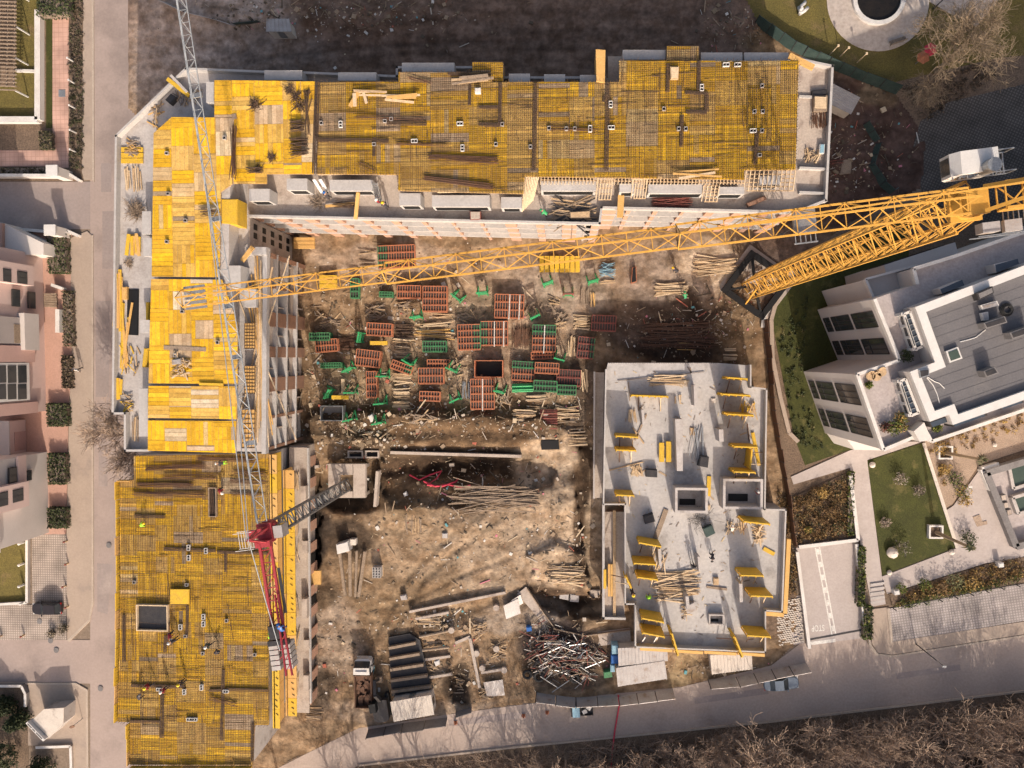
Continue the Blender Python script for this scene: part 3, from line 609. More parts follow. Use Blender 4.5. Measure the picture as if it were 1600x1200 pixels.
b = MB(); pxprism(b, [(943, 800), (976, 800), (976, 968), (943, 968)], 1.7, 2.0); pxprism(b, [(930, 582), (944, 582), (941, 778), (928, 778)], 1.7, 2.0); b.build('balcony_slab', 'concrete_warm', se)
b = MB(); pxprism(b, [(948, 800), (976, 800), (976, 962), (948, 962)], 0, 1.7); pxprism(b, [(934, 582), (944, 582), (941, 778), (932, 778)], 0, 1.7); b.build('balcony_wall', 'brick_dark', se)
parapet(se, [(943, 790), (943, 966), (976, 967)], 2.0, h=.8, w=.3); parapet(se, [(929, 582), (928, 778)], 2.0, h=.8, w=.2, mat='concrete')
parapet(se, [(960, 800), (960, 962)], 2.0, h=.5, w=.35, mat='timber')
for q in ([(1123, 671), (1130, 671), (1131, 690), (1124, 690)], [(1155, 912), (1160, 912), (1161, 941), (1156, 941)], [(1028, 858), (1032, 858), (1034, 884), (1030, 884)], [(1071, 932), (1076, 932), (1078, 952), (1073, 952)], [(1002, 640), (1006, 640), (1008, 664), (1004, 664)], [(1084, 602), (1089, 602), (1090, 634), (1085, 634)], [(1090, 870), (1094, 870), (1096, 892), (1092, 892)]): b = MB(); pxprism(b, q, ZSE, ZSE+2.2); b.build('partition_wall', 'concrete', se)
b = MB(); pxprism(b, [(1055, 655), (1067, 655), (1067, 736), (1058, 736)], ZSE, ZSE+1.9); b.build('partition_wall', 'concrete', se)
def shaft(x0, y0, x1, y1, h, t, name):
    b = MB(); P, Q = G(x0, y0, ZSE+h), G(x1, y1, ZSE+h); xa, xb, ya, yb = P.x, Q.x, Q.y, P.y; z = ZSE+h/2
    b.box(((xa+xb)/2, yb-t/2, z), (xb-xa, t, h)); b.box(((xa+xb)/2, ya+t/2, z), (xb-xa, t, h)); b.box((xa+t/2, (ya+yb)/2, z), (t, yb-ya-2*t, h)); b.box((xb-t/2, (ya+yb)/2, z), (t, yb-ya-2*t, h)); b.build(name, 'concrete', se)
    b = MB(); b.box(((xa+xb)/2, (ya+yb)/2, ZSE+.03), (xb-xa-2*t, yb-ya-2*t, .05)); b.build('shaft_floor', 'concrete', se)
    b = MB(); b.box(((xa+xb)/2-.1, ya+t+(yb-ya)*.2, ZSE+.08), ((xb-xa)*.5, (yb-ya)*.25, .06)); b.build('shaft_opening', 'black', se)
shaft(1055, 762, 1106, 802, 2.4, .3, 'stair_shaft'); shaft(1130, 748, 1192, 796, 2.2, .3, 'lift_shaft'); shaft(1108, 960, 1131, 977, .7, .15, 'roof_hatch')
e = thing('edge_formwork', 'pale yellow timber edge boards round the south and east rim of the slab', 'edge boards', G(1100, 1018, ZSE))
for (x0, y0, x1, y1) in [(1000, 1013, 1050, 1016), (1052, 1016, 1098, 1019), (1100, 1018, 1150, 1021), (1152, 1020, 1194, 1023), (1232, 842, 1226, 958), (1196, 958, 1224, 960)]: b = MB(); b.beam(G(x0, y0, ZSE-.15), G(x1, y1, ZSE-.15), .35 if y0 > 1000 else .5, .5); b.build('board', 'ply_bare', e)
N_D = [(495, 128), (623, 128), (623, 113), (768, 113), (768, 128), (967, 128), (967, 95), (1248, 95), (1243, 265), (1163, 266), (1163, 281), (820, 276), (818, 303), (622, 298), (622, 273), (495, 272)]
deck('long amber deck of the north wing hidden under rebar', N_D, ZD, 1, (5.5, 4, 1.2, .15), blk=(3.4, 2.0), dark=.8)
deck('bright yellow corner deck without rebar at the north west bend', [(335, 125), (492, 127), (490, 272), (417, 272), (417, 287), (365, 287), (366, 183), (335, 183)], ZD, 2, (6.5, 3, 1.2, .3))
deck('yellow deck with a slanted corner beside the crane jib on the west wing', [(268, 183), (334, 183.5), (365, 184), (363, 287), (345, 300), (343, 433), (237, 432), (240, 208)], ZD, 3, (6, 3.5, 1.2, .25))
deck('widest yellow deck of the west wing under the tip of the yellow jib', [(236, 436), (347, 437), (371, 505), (371, 600), (232, 599)], ZD, 4, (6.5, 2.5, 1.2, .35))
deck('narrow yellow deck of the west wing below the slot with a yellow beam', [(232, 603), (371, 604), (370, 655), (231, 653)], ZD, 5, (6, 3, 1, .5))
deck('southernmost plain yellow deck of the west wing above the rebar', [(231, 657), (369, 658), (368, 708), (231, 704)], ZD, 6, (7, 2.5, 1, .3))
deck('big rebar covered deck of the south west block with workers on it', SWP, ZSW, 7, (6, 3.5, 1, .12), blk=(3.0, 2.0), dark=.88)
NS = [(497, 128, 492, 272, .55), (837, 131, 834, 268, .4), (950, 130, 947, 268, .45), (945, 150, 943, 160, .3), (1092, 96, 1091, 142, .35), (1104, 146, 1103, 175, .4), (1071, 175, 1104, 176, .35), (1070, 145, 1104, 147, .3), (1183, 205, 1179, 258, .4), (1065, 180, 1064, 230, .3), (605, 193, 667, 194, .4), (496, 219, 608, 221, .4),
      (748, 195, 785, 196, .35), (782, 130, 781, 196, .35), (735, 130, 734, 165, .3), (748, 168, 778, 168, .3), (1044, 100, 1043, 145, .35), (700, 116, 767, 118, .3), (586, 215, 585, 245, .3)]
mat_of_rebar('huge rebar grid covering the north wing deck', N_D, ZD, 11, strips=NS, bunches=[(672, 246, 778, 252, 26), (664, 279, 768, 292, 30), (640, 122, 674, 131, 8), (560, 255, 583, 268, 5), (555, 184, 660, 188, 6), (620, 225, 700, 228, 6), (860, 200, 930, 203, 8)])
WS = [(257, 857, 338, 860, .4), (211, 806, 259, 807, .4), (340, 862, 420, 864, .35), (353, 865, 353, 893, .3), (260, 992, 259, 1018, .4), (294, 945, 293, 995, .35), (270, 943, 294, 943, .3), (206, 1070, 290, 1072, .35), (255, 1078, 254, 1152, .5), (204, 1126, 252, 1127, .35), (350, 1045, 347, 1155, .4), (355, 1076, 420, 1078, .35), (328, 1078, 352, 1077, .3), (396, 1130, 395, 1190, .4), (195, 960, 195, 1034, .4), (330, 762, 334, 812, .6)]
mat_of_rebar('wide rebar grid on the south west deck with lift hole', SWP, ZSW, 12, strips=WS, bunches=[(230, 733, 318, 728, 26), (216, 756, 300, 757, 24), (210, 771, 320, 772, 18), (310, 716, 400, 719, 16), (256, 745, 340, 747, 10), (365, 738, 415, 741, 12), (362, 752, 418, 755, 10), (360, 772, 410, 774, 8), (265, 972, 262, 1010, 6), (330, 1090, 370, 1100, 8)])
# upright boards round the street sides of the south west deck
i = 0
for a, c, n in (((186, 752), (187, 953), 7), ((187, 953), (183, 1128), 6), ((203, 1130), (203, 1195), 3), ((204, 1197), (394, 1197), 7), ((187, 752), (208, 752), 1)):
    for k in range(n):
        P, Q = G(*a, ZSW).lerp(G(*c, ZSW), k/n), G(*a, ZSW).lerp(G(*c, ZSW), (k+.97)/n); d = (Q-P).normalized(); o = Vector((d.y, -d.x, 0))
        if o.x > .3 or (abs(o.x) < .3 and (o.y > 0) != (a[1] < 800)): o = -o
        P += o*.12; Q += o*.12; hh = .75 if k % 3 else .95
        side = 'west' if a[0] == c[0] or abs(a[0]-c[0]) < 6 else ('south' if a[1] > 900 else 'north')
        e = thing('edge_board', '%s upright yellow edge board on the street side of the south west deck, counted southwards' % ORD[i] if i < 20 else 'yellow edge board number %s along the southern rim of the rebar deck' % ORD[i-17], 'edge board', P, 'edge boards of the south west deck'); i += 1
        m = MB(); m.beam(P+Vector((0, 0, hh/2-.25)), Q+Vector((0, 0, hh/2-.25)), .1, hh); m.build('board', 'ply_yellow' if i % 4 else 'ply_bare', e)
        m = MB()
        for t in (.15, .5, .85):
            p = P.lerp(Q, t); m.beam(p+o*.08+Vector((0, 0, hh*.55)), p+o*.45+Vector((0, 0, -.3)), .08)
        m.build('brace', 'timber_pale', e)
# the lift hole and the yellow hatch in the south west deck
def frame_box(name, label, cat, x0, y0, x1, y1, z, h, t, mat, fl='black', group=None):
    P, Q = G(x0, y0, z+h), G(x1, y1, z+h); xa, xb, ya, yb = P.x, Q.x, Q.y, P.y; e = thing(name, label, cat, ((xa+xb)/2, (ya+yb)/2, z), group); b = MB()
    b.box(((xa+xb)/2, yb-t/2, z+h/2), (xb-xa, t, h)); b.box(((xa+xb)/2, ya+t/2, z+h/2), (xb-xa, t, h)); b.box((xa+t/2, (ya+yb)/2, z+h/2), (t, yb-ya-2*t, h)); b.box((xb-t/2, (ya+yb)/2, z+h/2), (t, yb-ya-2*t, h)); b.build('rim', mat, e)
    b = MB(); b.box(((xa+xb)/2, (ya+yb)/2, z+.09), (xb-xa-2*t, yb-ya-2*t, .06)); b.build('bottom', fl, e); return e
frame_box('lift_opening', 'large dark lift opening framed in boards on the south west deck', 'opening', 212, 945, 262, 987, ZSW, .55, .12, 'timber_pale', 'steel_dark')
frame_box('lift_opening', 'small dark slot with a ladder at the north end of the south west deck', 'opening', 325, 762, 338, 808, ZSW, .4, .1, 'timber_old')
b = MB(); pxprism(b, [(266, 921), (295, 921), (295, 944), (266, 944)], ZSW+.25, ZSW+.5); tag(b.build('formwork_sheet', 'ply_yellow'), 'clean yellow sheet with a black coil beside the lift opening', 'plywood sheet')
for nm, x0, y0, x1, y1 in (('upper', 738, 97, 786, 127), ('right hand', 1042, 72, 1092, 94)):
    e = thing('balcony_formwork', '%s yellow balcony formwork box with rebar on the north edge of the deck' % nm, 'formwork box', G(x0, y1, ZT), 'balcony formwork on the north edge'); w = xy([(x0, y0), (x1, y0), (x1, y1), (x0, y1)], ZD-.3)
    b = MB(); b.col = (.3, .2, .1); b.prism(w, ZT, ZD-.33); boards(b, w, ZD-.3, 31+x0, (3, 5, 2, 0)); b.build('board_surface', 'board', e)
    b = MB()
    for k in range(16):
        t = k/15; b.beam(G(x0+(x1-x0)*t, y0, ZD-.2), G(x0+(x1-x0)*t, y1, ZD-.2), .035)
    for k in range(9):
        t = k/8; b.beam(G(x0, y0+(y1-y0)*t, ZD-.17), G(x1, y0+(y1-y0)*t, ZD-.17), .035)
    b.build('bar_grid', 'rebar', e)
b = MB(); pxprism(b, [(931, 77), (946, 78), (945, 129), (932, 127)], ZT, ZD+.3); tag(b.build('wall_formwork', 'ply_bare'), 'tall narrow timber wall form at the step in the north edge', 'formwork panel')
# white twin sleeves cast into the slabs
def sleeve_mb(two):
    b = MB(); t = .05
    for k in range(2 if two else 1):
        o = (k-.5)*.36 if two else 0
        for dx, dy, sx, sy in ((0, .19, .36, t), (0, -.19, .36, t), (.17, 0, t, .36), (-.17, 0, t, .36)): b.box((o+dx, dy, .16), (sx, sy, .32))
    return b
def sleeves(pts, z, where, big=.95):
    pts = sorted(pts, key=lambda p: p[0]); cnt = [-1, -1]
    for (x, y, two, rot) in pts:
        cnt[two] += 1; i = cnt[two]
        e = thing('duct_sleeve', '%s %s duct sleeve from the left on the %s' % (ORD[i] , 'white twin hole' if two else 'small single hole', where), 'duct sleeve', G(x, y, z+.05), 'duct sleeves on the %s' % where, rot)
        sleeve_mb(two).build('sleeve_wall', 'white_paint' if two else 'sheet_metal', e, local=True); m = MB(); m.box((0, 0, .03), ((.66 if two else .3), .32, .03)); m.build('sleeve_hole', 'black', e, local=True); e.scale = (big,)*3
H2 = math.pi/2
sleeves([(503, 193, 0, 0), (533, 195, 1, H2), (602, 190, 0, H2), (612, 187, 0, 0), (719, 194, 1, 0), (648, 221, 1, 0), (723, 232, 1, H2), (585, 226, 0, H2), (775, 226, 0, 0), (785, 195, 0, 0), (829, 230, 0, 0), (858, 201, 0, 0), (885, 202, 0, 0), (898, 202, 0, 0), (922, 202, 1, H2), (954, 164, 1, H2), (955, 200, 1, 0), (1037, 171, 0, 0), (1060, 202, 0, 0), (1071, 202, 0, 0), (1096, 138, 1, H2)], ZD, 'long north deck')
sleeves([(1134, 102, 1, 0), (1152, 102, 1, 0), (1190, 135, 0, 0), (1178, 175, 0, 0), (1191, 175, 0, 0), (1176, 205, 1, 0), (1190, 205, 0, 0), (1186, 243, 0, H2)], ZD, 'east north deck')
sleeves([(296, 855, 1, H2), (296, 871, 1, H2), (323, 860, 1, H2), (211, 909, 0, 0), (319, 963, 1, H2), (319, 974, 1, H2), (291, 993, 0, H2), (355, 969, 0, 0), (250, 1076, 1, 0), (289, 1080, 1, H2), (316, 1073, 1, H2), (354, 1079, 1, 0), (297, 1123, 1, 0), (305, 1123, 1, 0), (318, 1020, 0, 0), (399, 1022, 0, H2), (293, 913, 0, H2), (283, 979, 1, H2)], ZSW, 'south west deck')
sleeves([(262, 240, 0, H2), (264, 303, 0, H2), (291, 345, 0, H2), (286, 487, 0, H2), (352, 216, 0, 0), (262, 378, 0, H2), (275, 555, 0, 0), (341, 535, 0, 0)], ZD, 'plain yellow west decks')
# ---------------------------------------------------------------- tower cranes
def lattice(b, A, B, w, h, n, ch=.14, br=.07, tri=False, side=None, close=True):
    """truss from A to B: w across, h upwards (square or triangular section)"""
    A, B = Vector(A), Vector(B); d = (B-A).normalized(); s = side or d.cross(Vector((0, 0, 1)))
    s = Vector(s).normalized() if Vector(s).length > .01 else Vector((1, 0, 0)); u = s.cross(d).normalized()
    C = [-s*w/2, s*w/2, u*h] if tri else [-s*w/2-u*h/2, s*w/2-u*h/2, s*w/2+u*h/2, -s*w/2+u*h/2]
    for c in C: b.beam(A+c, B+c, ch)
    k = len(C); P = lambda i, t: A.lerp(B, t/n)+C[i % k]
    for j in range(n):
        for i in range(k):
            if j % 2 == i % 2: b.beam(P(i, j), P(i+1, j+1), br)
            else: b.beam(P(i+1, j), P(i, j+1), br)
            if tri and i == 0: b.beam(P(0, j), P(1, j), br)
            if not tri: b.beam(P(i, j), P(i+1, j), br)
    if close:
        for i in range(k): b.beam(P(i, n), P(i+1, n), br)
# ---- yellow crane
MB0 = G(1177, 447, 0); JZ = 52.6
yc = thing('tower_crane', 'tall yellow lattice tower crane swinging its long jib over the whole site', 'tower crane', (MB0.x, MB0.y, 0))
ang = math.radians(37); sd = Vector((math.cos(ang), math.sin(ang), 0))
b = MB()
lattice(b, (MB0.x, MB0.y, .3), (MB0.x, MB0.y, 50.0), 2.25, 2.25, 30, .17, .07, side=sd)
for k in range(5):                                  # climbing collars
    z = 4+k*10; b.box((MB0.x, MB0.y, z), (1.95, .12, .25), ang); b.box((MB0.x, MB0.y, z), (.12, 1.95, .25), ang)
b.build('mast', 'crane_yellow', yc)
b = MB()
for k in range(40): z = 1+k*1.2; b.beam((MB0.x-.2+.2*(k % 2), MB0.y+.3, z), (MB0.x+.3, MB0.y+.3, z+.02), .05)
b.beam((MB0.x-.2, MB0.y+.3, .5), (MB0.x-.2, MB0.y+.3, 49.5), .06); b.beam((MB0.x+.3, MB0.y+.3, .5), (MB0.x+.3, MB0.y+.3, 49.5), .06); b.build('ladder', 'crane_yellow', yc)
TOP = Vector((MB0.x, MB0.y, JZ)); TIP = G(284, 467, JZ); TIP = Vector((TIP.x, TIP.y, JZ)); jd = (TIP-TOP).normalized(); js = Vector((-jd.y, jd.x, 0))   # js points to the south side
b = MB(); b.box((MB0.x, MB0.y, 50.3), (1.9, 1.9, .3), math.atan2(jd.y, jd.x))
b.tube([(MB0.x, MB0.y, 50.0), (MB0.x, MB0.y, 51.4)], .85, 16); b.box((MB0.x, MB0.y, 51.6), (1.3, 1.5, .5), math.atan2(jd.y, jd.x)); b.build('slewing_ring', 'crane_yellow', yc)
b = MB(); A0 = TOP+jd*.9
lattice(b, A0, TOP+jd*18, 1.5, 1.35, 12, .115, .05, tri=True); lattice(b, TOP+jd*18, TOP+jd*36, 1.3, 1.1, 12, .105, .05, tri=True); lattice(b, TOP+jd*36, TIP, 1.1, .85, 9, .085, .042, tri=True)
b.build('jib', 'crane_yellow', yc)
b = MB()
for k in range(-2, 3): b.beam(TIP-jd*1.6+js*.32*k, TIP-jd*.2+js*.32*k, .2, .06)
b.build('tip_platform', 'steel', yc)
b = MB(); lattice(b, TOP-jd*.9, TOP-jd*13, 1.5, .9, 8, .17, .08); b.build('counter_jib', 'crane_yellow', yc)
b = MB()
for k in range(5): b.box(TOP-jd*(12.6-.7*k)+Vector((0, 0, -1.2)), (.6, 1.4, 2.6), math.atan2(jd.y, jd.x))
b.build('counterweight', 'concrete', yc)
b = MB()
for s in (-1, 1): b.beam(TOP+js*.7*s, TOP-jd*2.4+js*.2*s+Vector((0, 0, 4.6)), .22); b.beam(TOP-jd*2.6+js*.7*s, TOP-jd*2.4+js*.2*s+Vector((0, 0, 4.6)), .2)
b.beam(TOP-jd*2.4-js*.6+Vector((0, 0, 1.5)), TOP-jd*2.4+js*.6+Vector((0, 0, 1.5)), .35, .3); b.beam(TOP-jd*2.4-js*.3+Vector((0, 0, 4.5)), TOP-jd*2.4+js*.3+Vector((0, 0, 4.5)), .3); b.build('tower_head', 'crane_yellow', yc)
b = MB(); hd = TOP-jd*2.4+Vector((0, 0, 4.6))
b.beam(hd, TOP+jd*17+Vector((0, 0, 1.45)), .09); b.beam(hd, TOP-jd*11+Vector((0, 0, .5)), .09); b.build('pendant_bar', 'crane_yellow', yc)
# cab on the north side of the jib foot
cc = G(1514, 258, 51.3); ca = math.atan2(jd.y, jd.x)+math.pi; cx, cy = Vector((math.cos(ca), math.sin(ca), 0)), Vector((-math.sin(ca), math.cos(ca), 0))
cab = MB(); W_, D_, Hh = 2.3, 1.35, 2.1
def cabp(u, v, z): p = cc+cx*u+cy*v; return (p.x, p.y, cc.z+z)
prof = [(-W_/2-.25, -Hh/2+.5), (-W_/2+.2, -Hh/2), (W_/2, -Hh/2), (W_/2, Hh/2), (-W_/2+.15, Hh/2), (-W_/2-.25, Hh/2-.5)]
n0 = len(cab.v)
for v in (-D_/2, D_/2):
    for u, z in prof: cab.v.append(cabp(u, v, z))
cab.face([n0+i for i in range(6)][::-1]); cab.face([n0+6+i for i in range(6)])
for i in range(6): cab.face([n0+i, n0+(i+1) % 6, n0+6+(i+1) % 6, n0+6+i])
co = cab.build('cab', 'white_paint', yc)
b = MB(); b.poly([cabp(-W_/2-.27, -.5, -.5), cabp(-W_/2-.27, .5, -.5), cabp(-W_/2-.27, .5, .5), cabp(-W_/2-.27, -.5, .5)])
for v in (-D_/2-.02, D_/2+.02): b.poly([cabp(-.9, v, -.5), cabp(.3, v, -.5), cabp(.3, v, .7), cabp(-.9, v, .7)])
b.build('window', 'glass', co)
b = MB(); o = Vector((0, 0, -1.0))
for k in range(7): b.beam(cc+cx*(1.25+.22*k)-cy*.6+o, cc+cx*(1.25+.22*k)+cy*.7+o, .05)
for v in (-.6, .7):
    for z in (-1.0, 0.0): b.beam(cc+cx*1.2+cy*v+Vector((0, 0, z)), cc+cx*2.7+cy*v+Vector((0, 0, z)), .06)
    for u in (1.25, 2.0, 2.7): b.beam(cc+cx*u+cy*v+Vector((0, 0, -1)), cc+cx*u+cy*v, .05)
b.build('cab_platform', 'steel', yc)
b = MB(); q = TOP-cy*(-1.35)-jd*0.2
for k in range(8): b.beam(q+jd*(1.5-.42*k)+cy*.1+Vector((0, 0, -.8)), q+jd*(1.5-.42*k)+cy*1.0+Vector((0, 0, -.8)), .06)
b.tube([q-jd*.3+cy*.5+Vector((0, 0, -.8)), q-jd*.3+cy*.5+Vector((0, 0, .4))], .42, 12); b.build('slewing_gear', 'steel', yc)
b = MB(); q = TOP-cy*1.7-jd*.4; b.box(q+jd*.2+Vector((0, 0, -.4)), (1.0, .6, .8), ca); b.box(q-jd*1.3+Vector((0, 0, -.6)), (1.0, .7, .35), ca); b.build('control_cabinet', 'sheet_metal', yc)
b = MB()
for k in range(6): b.beam(q-jd*(1+.3*k)-cy*.5+Vector((0, 0, -.85)), q-jd*(1+.3*k)+cy*.9+Vector((0, 0, -.85)), .05)
b.beam(q+jd*1.1-cy*.5+Vector((0, 0, .2)), q-jd*2.6-cy*.5+Vector((0, 0, .2)), .05); b.beam(q+jd*1.1-cy*.5+Vector((0, 0, -.8)), q-jd*2.6-cy*.5+Vector((0, 0, -.8)), .06); b.build('side_platform', 'steel', yc)
tp = TOP+jd*((G(1262, 362, JZ)-TOP).length)
b = MB(); b.box(tp+Vector((0, 0, -.35)), (1.3, 1.5, .3), ca)
for s in (-1, 1): b.beam(tp-jd*.7+js*(.75+.5*(s > 0))*s+Vector((0, 0, -.4)), tp+jd*.7+js*(.75+.5*(s > 0))*s+Vector((0, 0, -.4)), .08)
for k in range(5): b.beam(tp+jd*(-.6+.3*k)+js*.7+Vector((0, 0, -.4)), tp+jd*(-.6+.3*k)+js*1.3+Vector((0, 0, -.4)), .05)
tr = b.build('trolley', 'steel', yc)
b = MB(); b.beam(tp+Vector((0, 0, -.4)), tp+Vector((0, 0, -5.0)), .03); b.box(tp+Vector((0, 0, -5.3)), (.35, .2, .7)); b.tube([tp+Vector((0, 0, -5.7)), tp+Vector((.12, 0, -5.95)), tp+Vector((0, 0, -6.15)), tp+Vector((-.14, 0, -6.0))], .05, 5); b.build('hook_block', 'steel_dark', tr)
# base frame in its pit
fd = (G(1174, 394)-G(1127, 457)).normalized(); gd = Vector((fd.y, -fd.x, 0)); fa = math.atan2(fd.y, fd.x); c0 = G(1181, 446, 0)
b = MB(); b.box((c0.x, c0.y, -.35), (7.6, 7.6, .9), fa); b.build('foundation', 'concrete_warm', yc)
b = MB()
for s in (-1, 1):
    b.beam(c0+gd*2.9*s-fd*3.2+Vector((0, 0, .45)), c0+gd*2.9*s+fd*3.2+Vector((0, 0, .45)), .75, .6); b.beam(c0+fd*2.9*s-gd*2.5+Vector((0, 0, .45)), c0+fd*2.9*s+gd*2.5+Vector((0, 0, .45)), .75, .58)
    for t in (-1, 1): b.beam(c0+fd*2.8*s+gd*2.8*t+Vector((0, 0, .5)), MB0+fd*.8*s+gd*.8*t+Vector((0, 0, .9)), .28)
b.build('base_frame', 'black', yc)
b = MB(); b.beam(c0-fd*2.9+gd*.3+Vector((0, 0, .5)), MB0+Vector((-.6, -.6, 4.5)), .16); b.beam(c0+fd*2.9+gd*.3+Vector((0, 0, .5)), MB0+Vector((.6, .6, 4.5)), .16); b.build('strut', 'crane_yellow', yc)
b = MB(); b.box((MB0.x-.9, MB0.y-.95, 2.2), (.9, .05, .6), ang); b.build('notice_board', 'white_paint', yc)
# ---- red topped crane
RB = G(543, 757, 0); RZ = 28.3
rc = thing('tower_crane', 'shorter tower crane with dark mast, red turntable and slim grey jib', 'tower crane', (RB.x, RB.y, 0))
A_, J_ = G(421, 820, RZ), G(290, -30, RZ); rd = (J_-A_).normalized(); rs = Vector((-rd.y, rd.x, 0)); ra = math.atan2(rd.y, rd.x)
RT = Vector((RB.x, RB.y, RZ))
b = MB(); lattice(b, (RB.x, RB.y, 1.2), (RB.x, RB.y, 26.6), 1.45, 1.45, 22, .17, .085, side=Vector((.9, .44, 0)).normalized()); b.build('mast', 'crane_dark', rc)
b = MB(); b.tube([(RB.x, RB.y, 26.6), (RB.x, RB.y, 27.4)], 1.1, 16); b.box((RB.x, RB.y, 27.7), (1.9, 1.5, .7), ra); b.box(RT+rs*1.2+Vector((0, 0, -.4)), (.8, 1.1, .4), ra); b.box(RT+rd*.4+Vector((0, 0, .4)), (.6, .6, .9), ra)
b.box(RT-rd*.9+Vector((0, 0, .3)), (.6, 1.5, .7), ra); b.build('turntable', 'crane_red', rc)
b = MB()
for s in (-.45, .45): b.beam(RT+rd*.5+rs*s, RT+rs*s*.3+rd*.2+Vector((0, 0, 3.4)), .18); b.beam(RT-rd*.9+rs*s, RT+rs*s*.3+rd*.2+Vector((0, 0, 3.4)), .15)
b.build('tower_head', 'crane_red', rc)
b = MB(); lattice(b, RT+rd*1.2, RT+rd*26, 1.05, .95, 20, .09, .04, tri=True); lattice(b, RT+rd*26, RT+rd*56, .95, .8, 25, .08, .036, tri=True); b.build('jib', 'crane_grey', rc)
b = MB(); hd = RT+rd*.2+Vector((0, 0, 3.4)); b.beam(hd, RT+rd*14+Vector((0, 0, 1.1)), .07); b.beam(hd+rs*.2, RT+rd*34+Vector((0, 0, .95)), .07); b.beam(hd, RT-rd*11.5+Vector((0, 0, .4)), .07); b.build('pendant_bar', 'crane_grey', rc)
b = MB()
for k in (9, 17.5, 22.5, 31, 43): q = RT+rd*k; b.beam(q-rs*.6+Vector((0, 0, -.1)), q+rs*.6+Vector((0, 0, -.1)), .45, .15)
b.build('jib_joint', 'steel', rc)
b = MB(); E = RT-rd*13.2
for s in (-.55, .55): b.beam(RT-rd*1.2+rs*s, E+rs*s, .24, .3)
for k in range(9): q = RT-rd*(1.6+1.25*k); b.beam(q-rs*.55, q+rs*.55, .09); b.beam(q-rs*.55, q-rd*1.2+rs*.55, .07)
b.build('counter_jib', 'crane_red', rc)
b = MB(); b.beam(RT-rd*3.5-rs*.95, RT-rd*8-rs*1.0, .3, .05); b.build('walkway', 'steel_dark', rc)
b = MB()
for k in range(5):
    for s in (-.62, .62): b.box(RT-rd*(11.2+.52*k)+rs*(s+.1)+Vector((0, 0, -.5)), (.42, .9, 1.4), ra)
b.build('counterweight', 'concrete', rc)
b = MB()
for s in (-.35, .25): b.beam(RT-rd*6-rs*(.5+s*.5)+Vector((0, 0, .3)), RT-rd*13.6-rs*(1.15+s)+Vector((0, 0, 1.6)), .16)
for k in range(8): t = k/8; p = RT-rd*(6+7.4*t)-rs*(.5+.65*t)+Vector((0, 0, .3+1.3*t)); b.beam(p-rs*.25, p+rs*.25-rd*.7, .07)
b.build('back_stay_frame', 'crane_red', rc)
b = MB(); b.box(RT-rd*9.6+rs*.1+Vector((0, 0, .4)), (1.3, 1.2, .7), ra); b.box(RT-rd*10.7+Vector((0, 0, .3)), (.5, 2.1, .5), ra); b.build('winch', 'steel_dark', rc)
b = MB(); b.box(RT+rs*(-1.4)+Vector((0, 0, -.9)), (1.2, .9, 1.6), ra); cbo = b.build('cab', 'sheet_metal', rc)
b = MB(); b.box(RT+rs*(-1.4)+rd*.62+Vector((0, 0, -.7)), (.04, .8, .9), ra); b.build('window', 'glass', cbo)
b = MB()
for k in range(7): b.beam(RT+rs*(1.1+.28*k)+rd*.4+Vector((0, 0, -.5)), RT+rs*(1.1+.28*k)-rd*1.3+Vector((0, 0, -.5)), .05)
for t in (.4, -1.3):
    for z in (-.5, .4): b.beam(RT+rs*1.0+rd*t+Vector((0, 0, z)), RT+rs*2.9+rd*t+Vector((0, 0, z)), .05)
b.build('service_platform', 'white_dirty', rc)
b = MB(); Z = 2.0
pxprism(b, [(513, 725), (551, 725), (551, 742), (530, 742), (530, 768), (551, 768), (551, 778), (513, 778)], 1.2, Z); pxprism(b, [(552, 725), (571, 725), (571, 778), (552, 778)], 1.2, Z)
b.build('ballast_block', 'concrete_warm', rc)
b = MB()
for x, y in ((517, 730), (517, 774), (567, 730), (567, 774)): p = G(x, y, 1.2); b.box((p.x, p.y, -.4), (.45, .45, 3.2))
b.build('pile', 'concrete_warm', rc)
# ---------------------------------------------------------------- the finished block on the right
ZA, ZR = 17.0, 19.3
AP = [(1367, 467), (1406, 563), (1340, 585), (1381, 703), (1428, 683), (1446, 672), (1456, 690), (1600, 641), (2100, 480), (2100, 190), (1493, 400), (1428, 420), (1434, 444)]
ap = thing('apartment_building', 'finished pale apartment block with grey felt roof, white parapet and roof terraces', 'building', G(1500, 540, 0))
APw = xy(AP, ZA+.6)
b = MB(); b.prism(APw, 0, ZA); b.build('wall', 'render_white', ap)
b = MB(); b.poly([(x, y, ZA+.02) for x, y in APw] if area(APw) > 0 and sum(APw[i-1][0]*APw[i][1]-APw[i][0]*APw[i-1][1] for i in range(len(APw))) > 0 else [(x, y, ZA+.02) for x, y in reversed(APw)]); b.build('terrace_floor', 'terrace_tile', ap)
def edgewall(b, pts, z0, z1, t, inset=True):
    n = len(pts)
    for i in range(n-1):
        p, q = Vector((*pts[i], 0)), Vector((*pts[i+1], 0)); d = (q-p).normalized(); s = Vector((d.y, -d.x, 0)); o = s*(t/2)
        b.beam((p.x, p.y, (z0+z1)/2), (q.x, q.y, (z0+z1)/2), t, z1-z0)
b = MB(); edgewall(b, APw, ZA-.02, ZA+.6, .35); b.build('terrace_parapet', 'white_dirty', ap)
RF = [(1430, 480), (1461, 566), (1422, 581), (1453, 659), (1483, 648), (1489, 664), (1600, 625), (2100, 455), (2100, 220), (1600, 415)]
RFw = xy(RF, ZR+.5)
cxr, cyr = sum(p[0] for p in RFw)/len(RFw), sum(p[1] for p in RFw)/len(RFw)
b = MB(); b.prism(RFw, ZA+.02, ZR); b.build('penthouse_wall', 'render_white', ap)
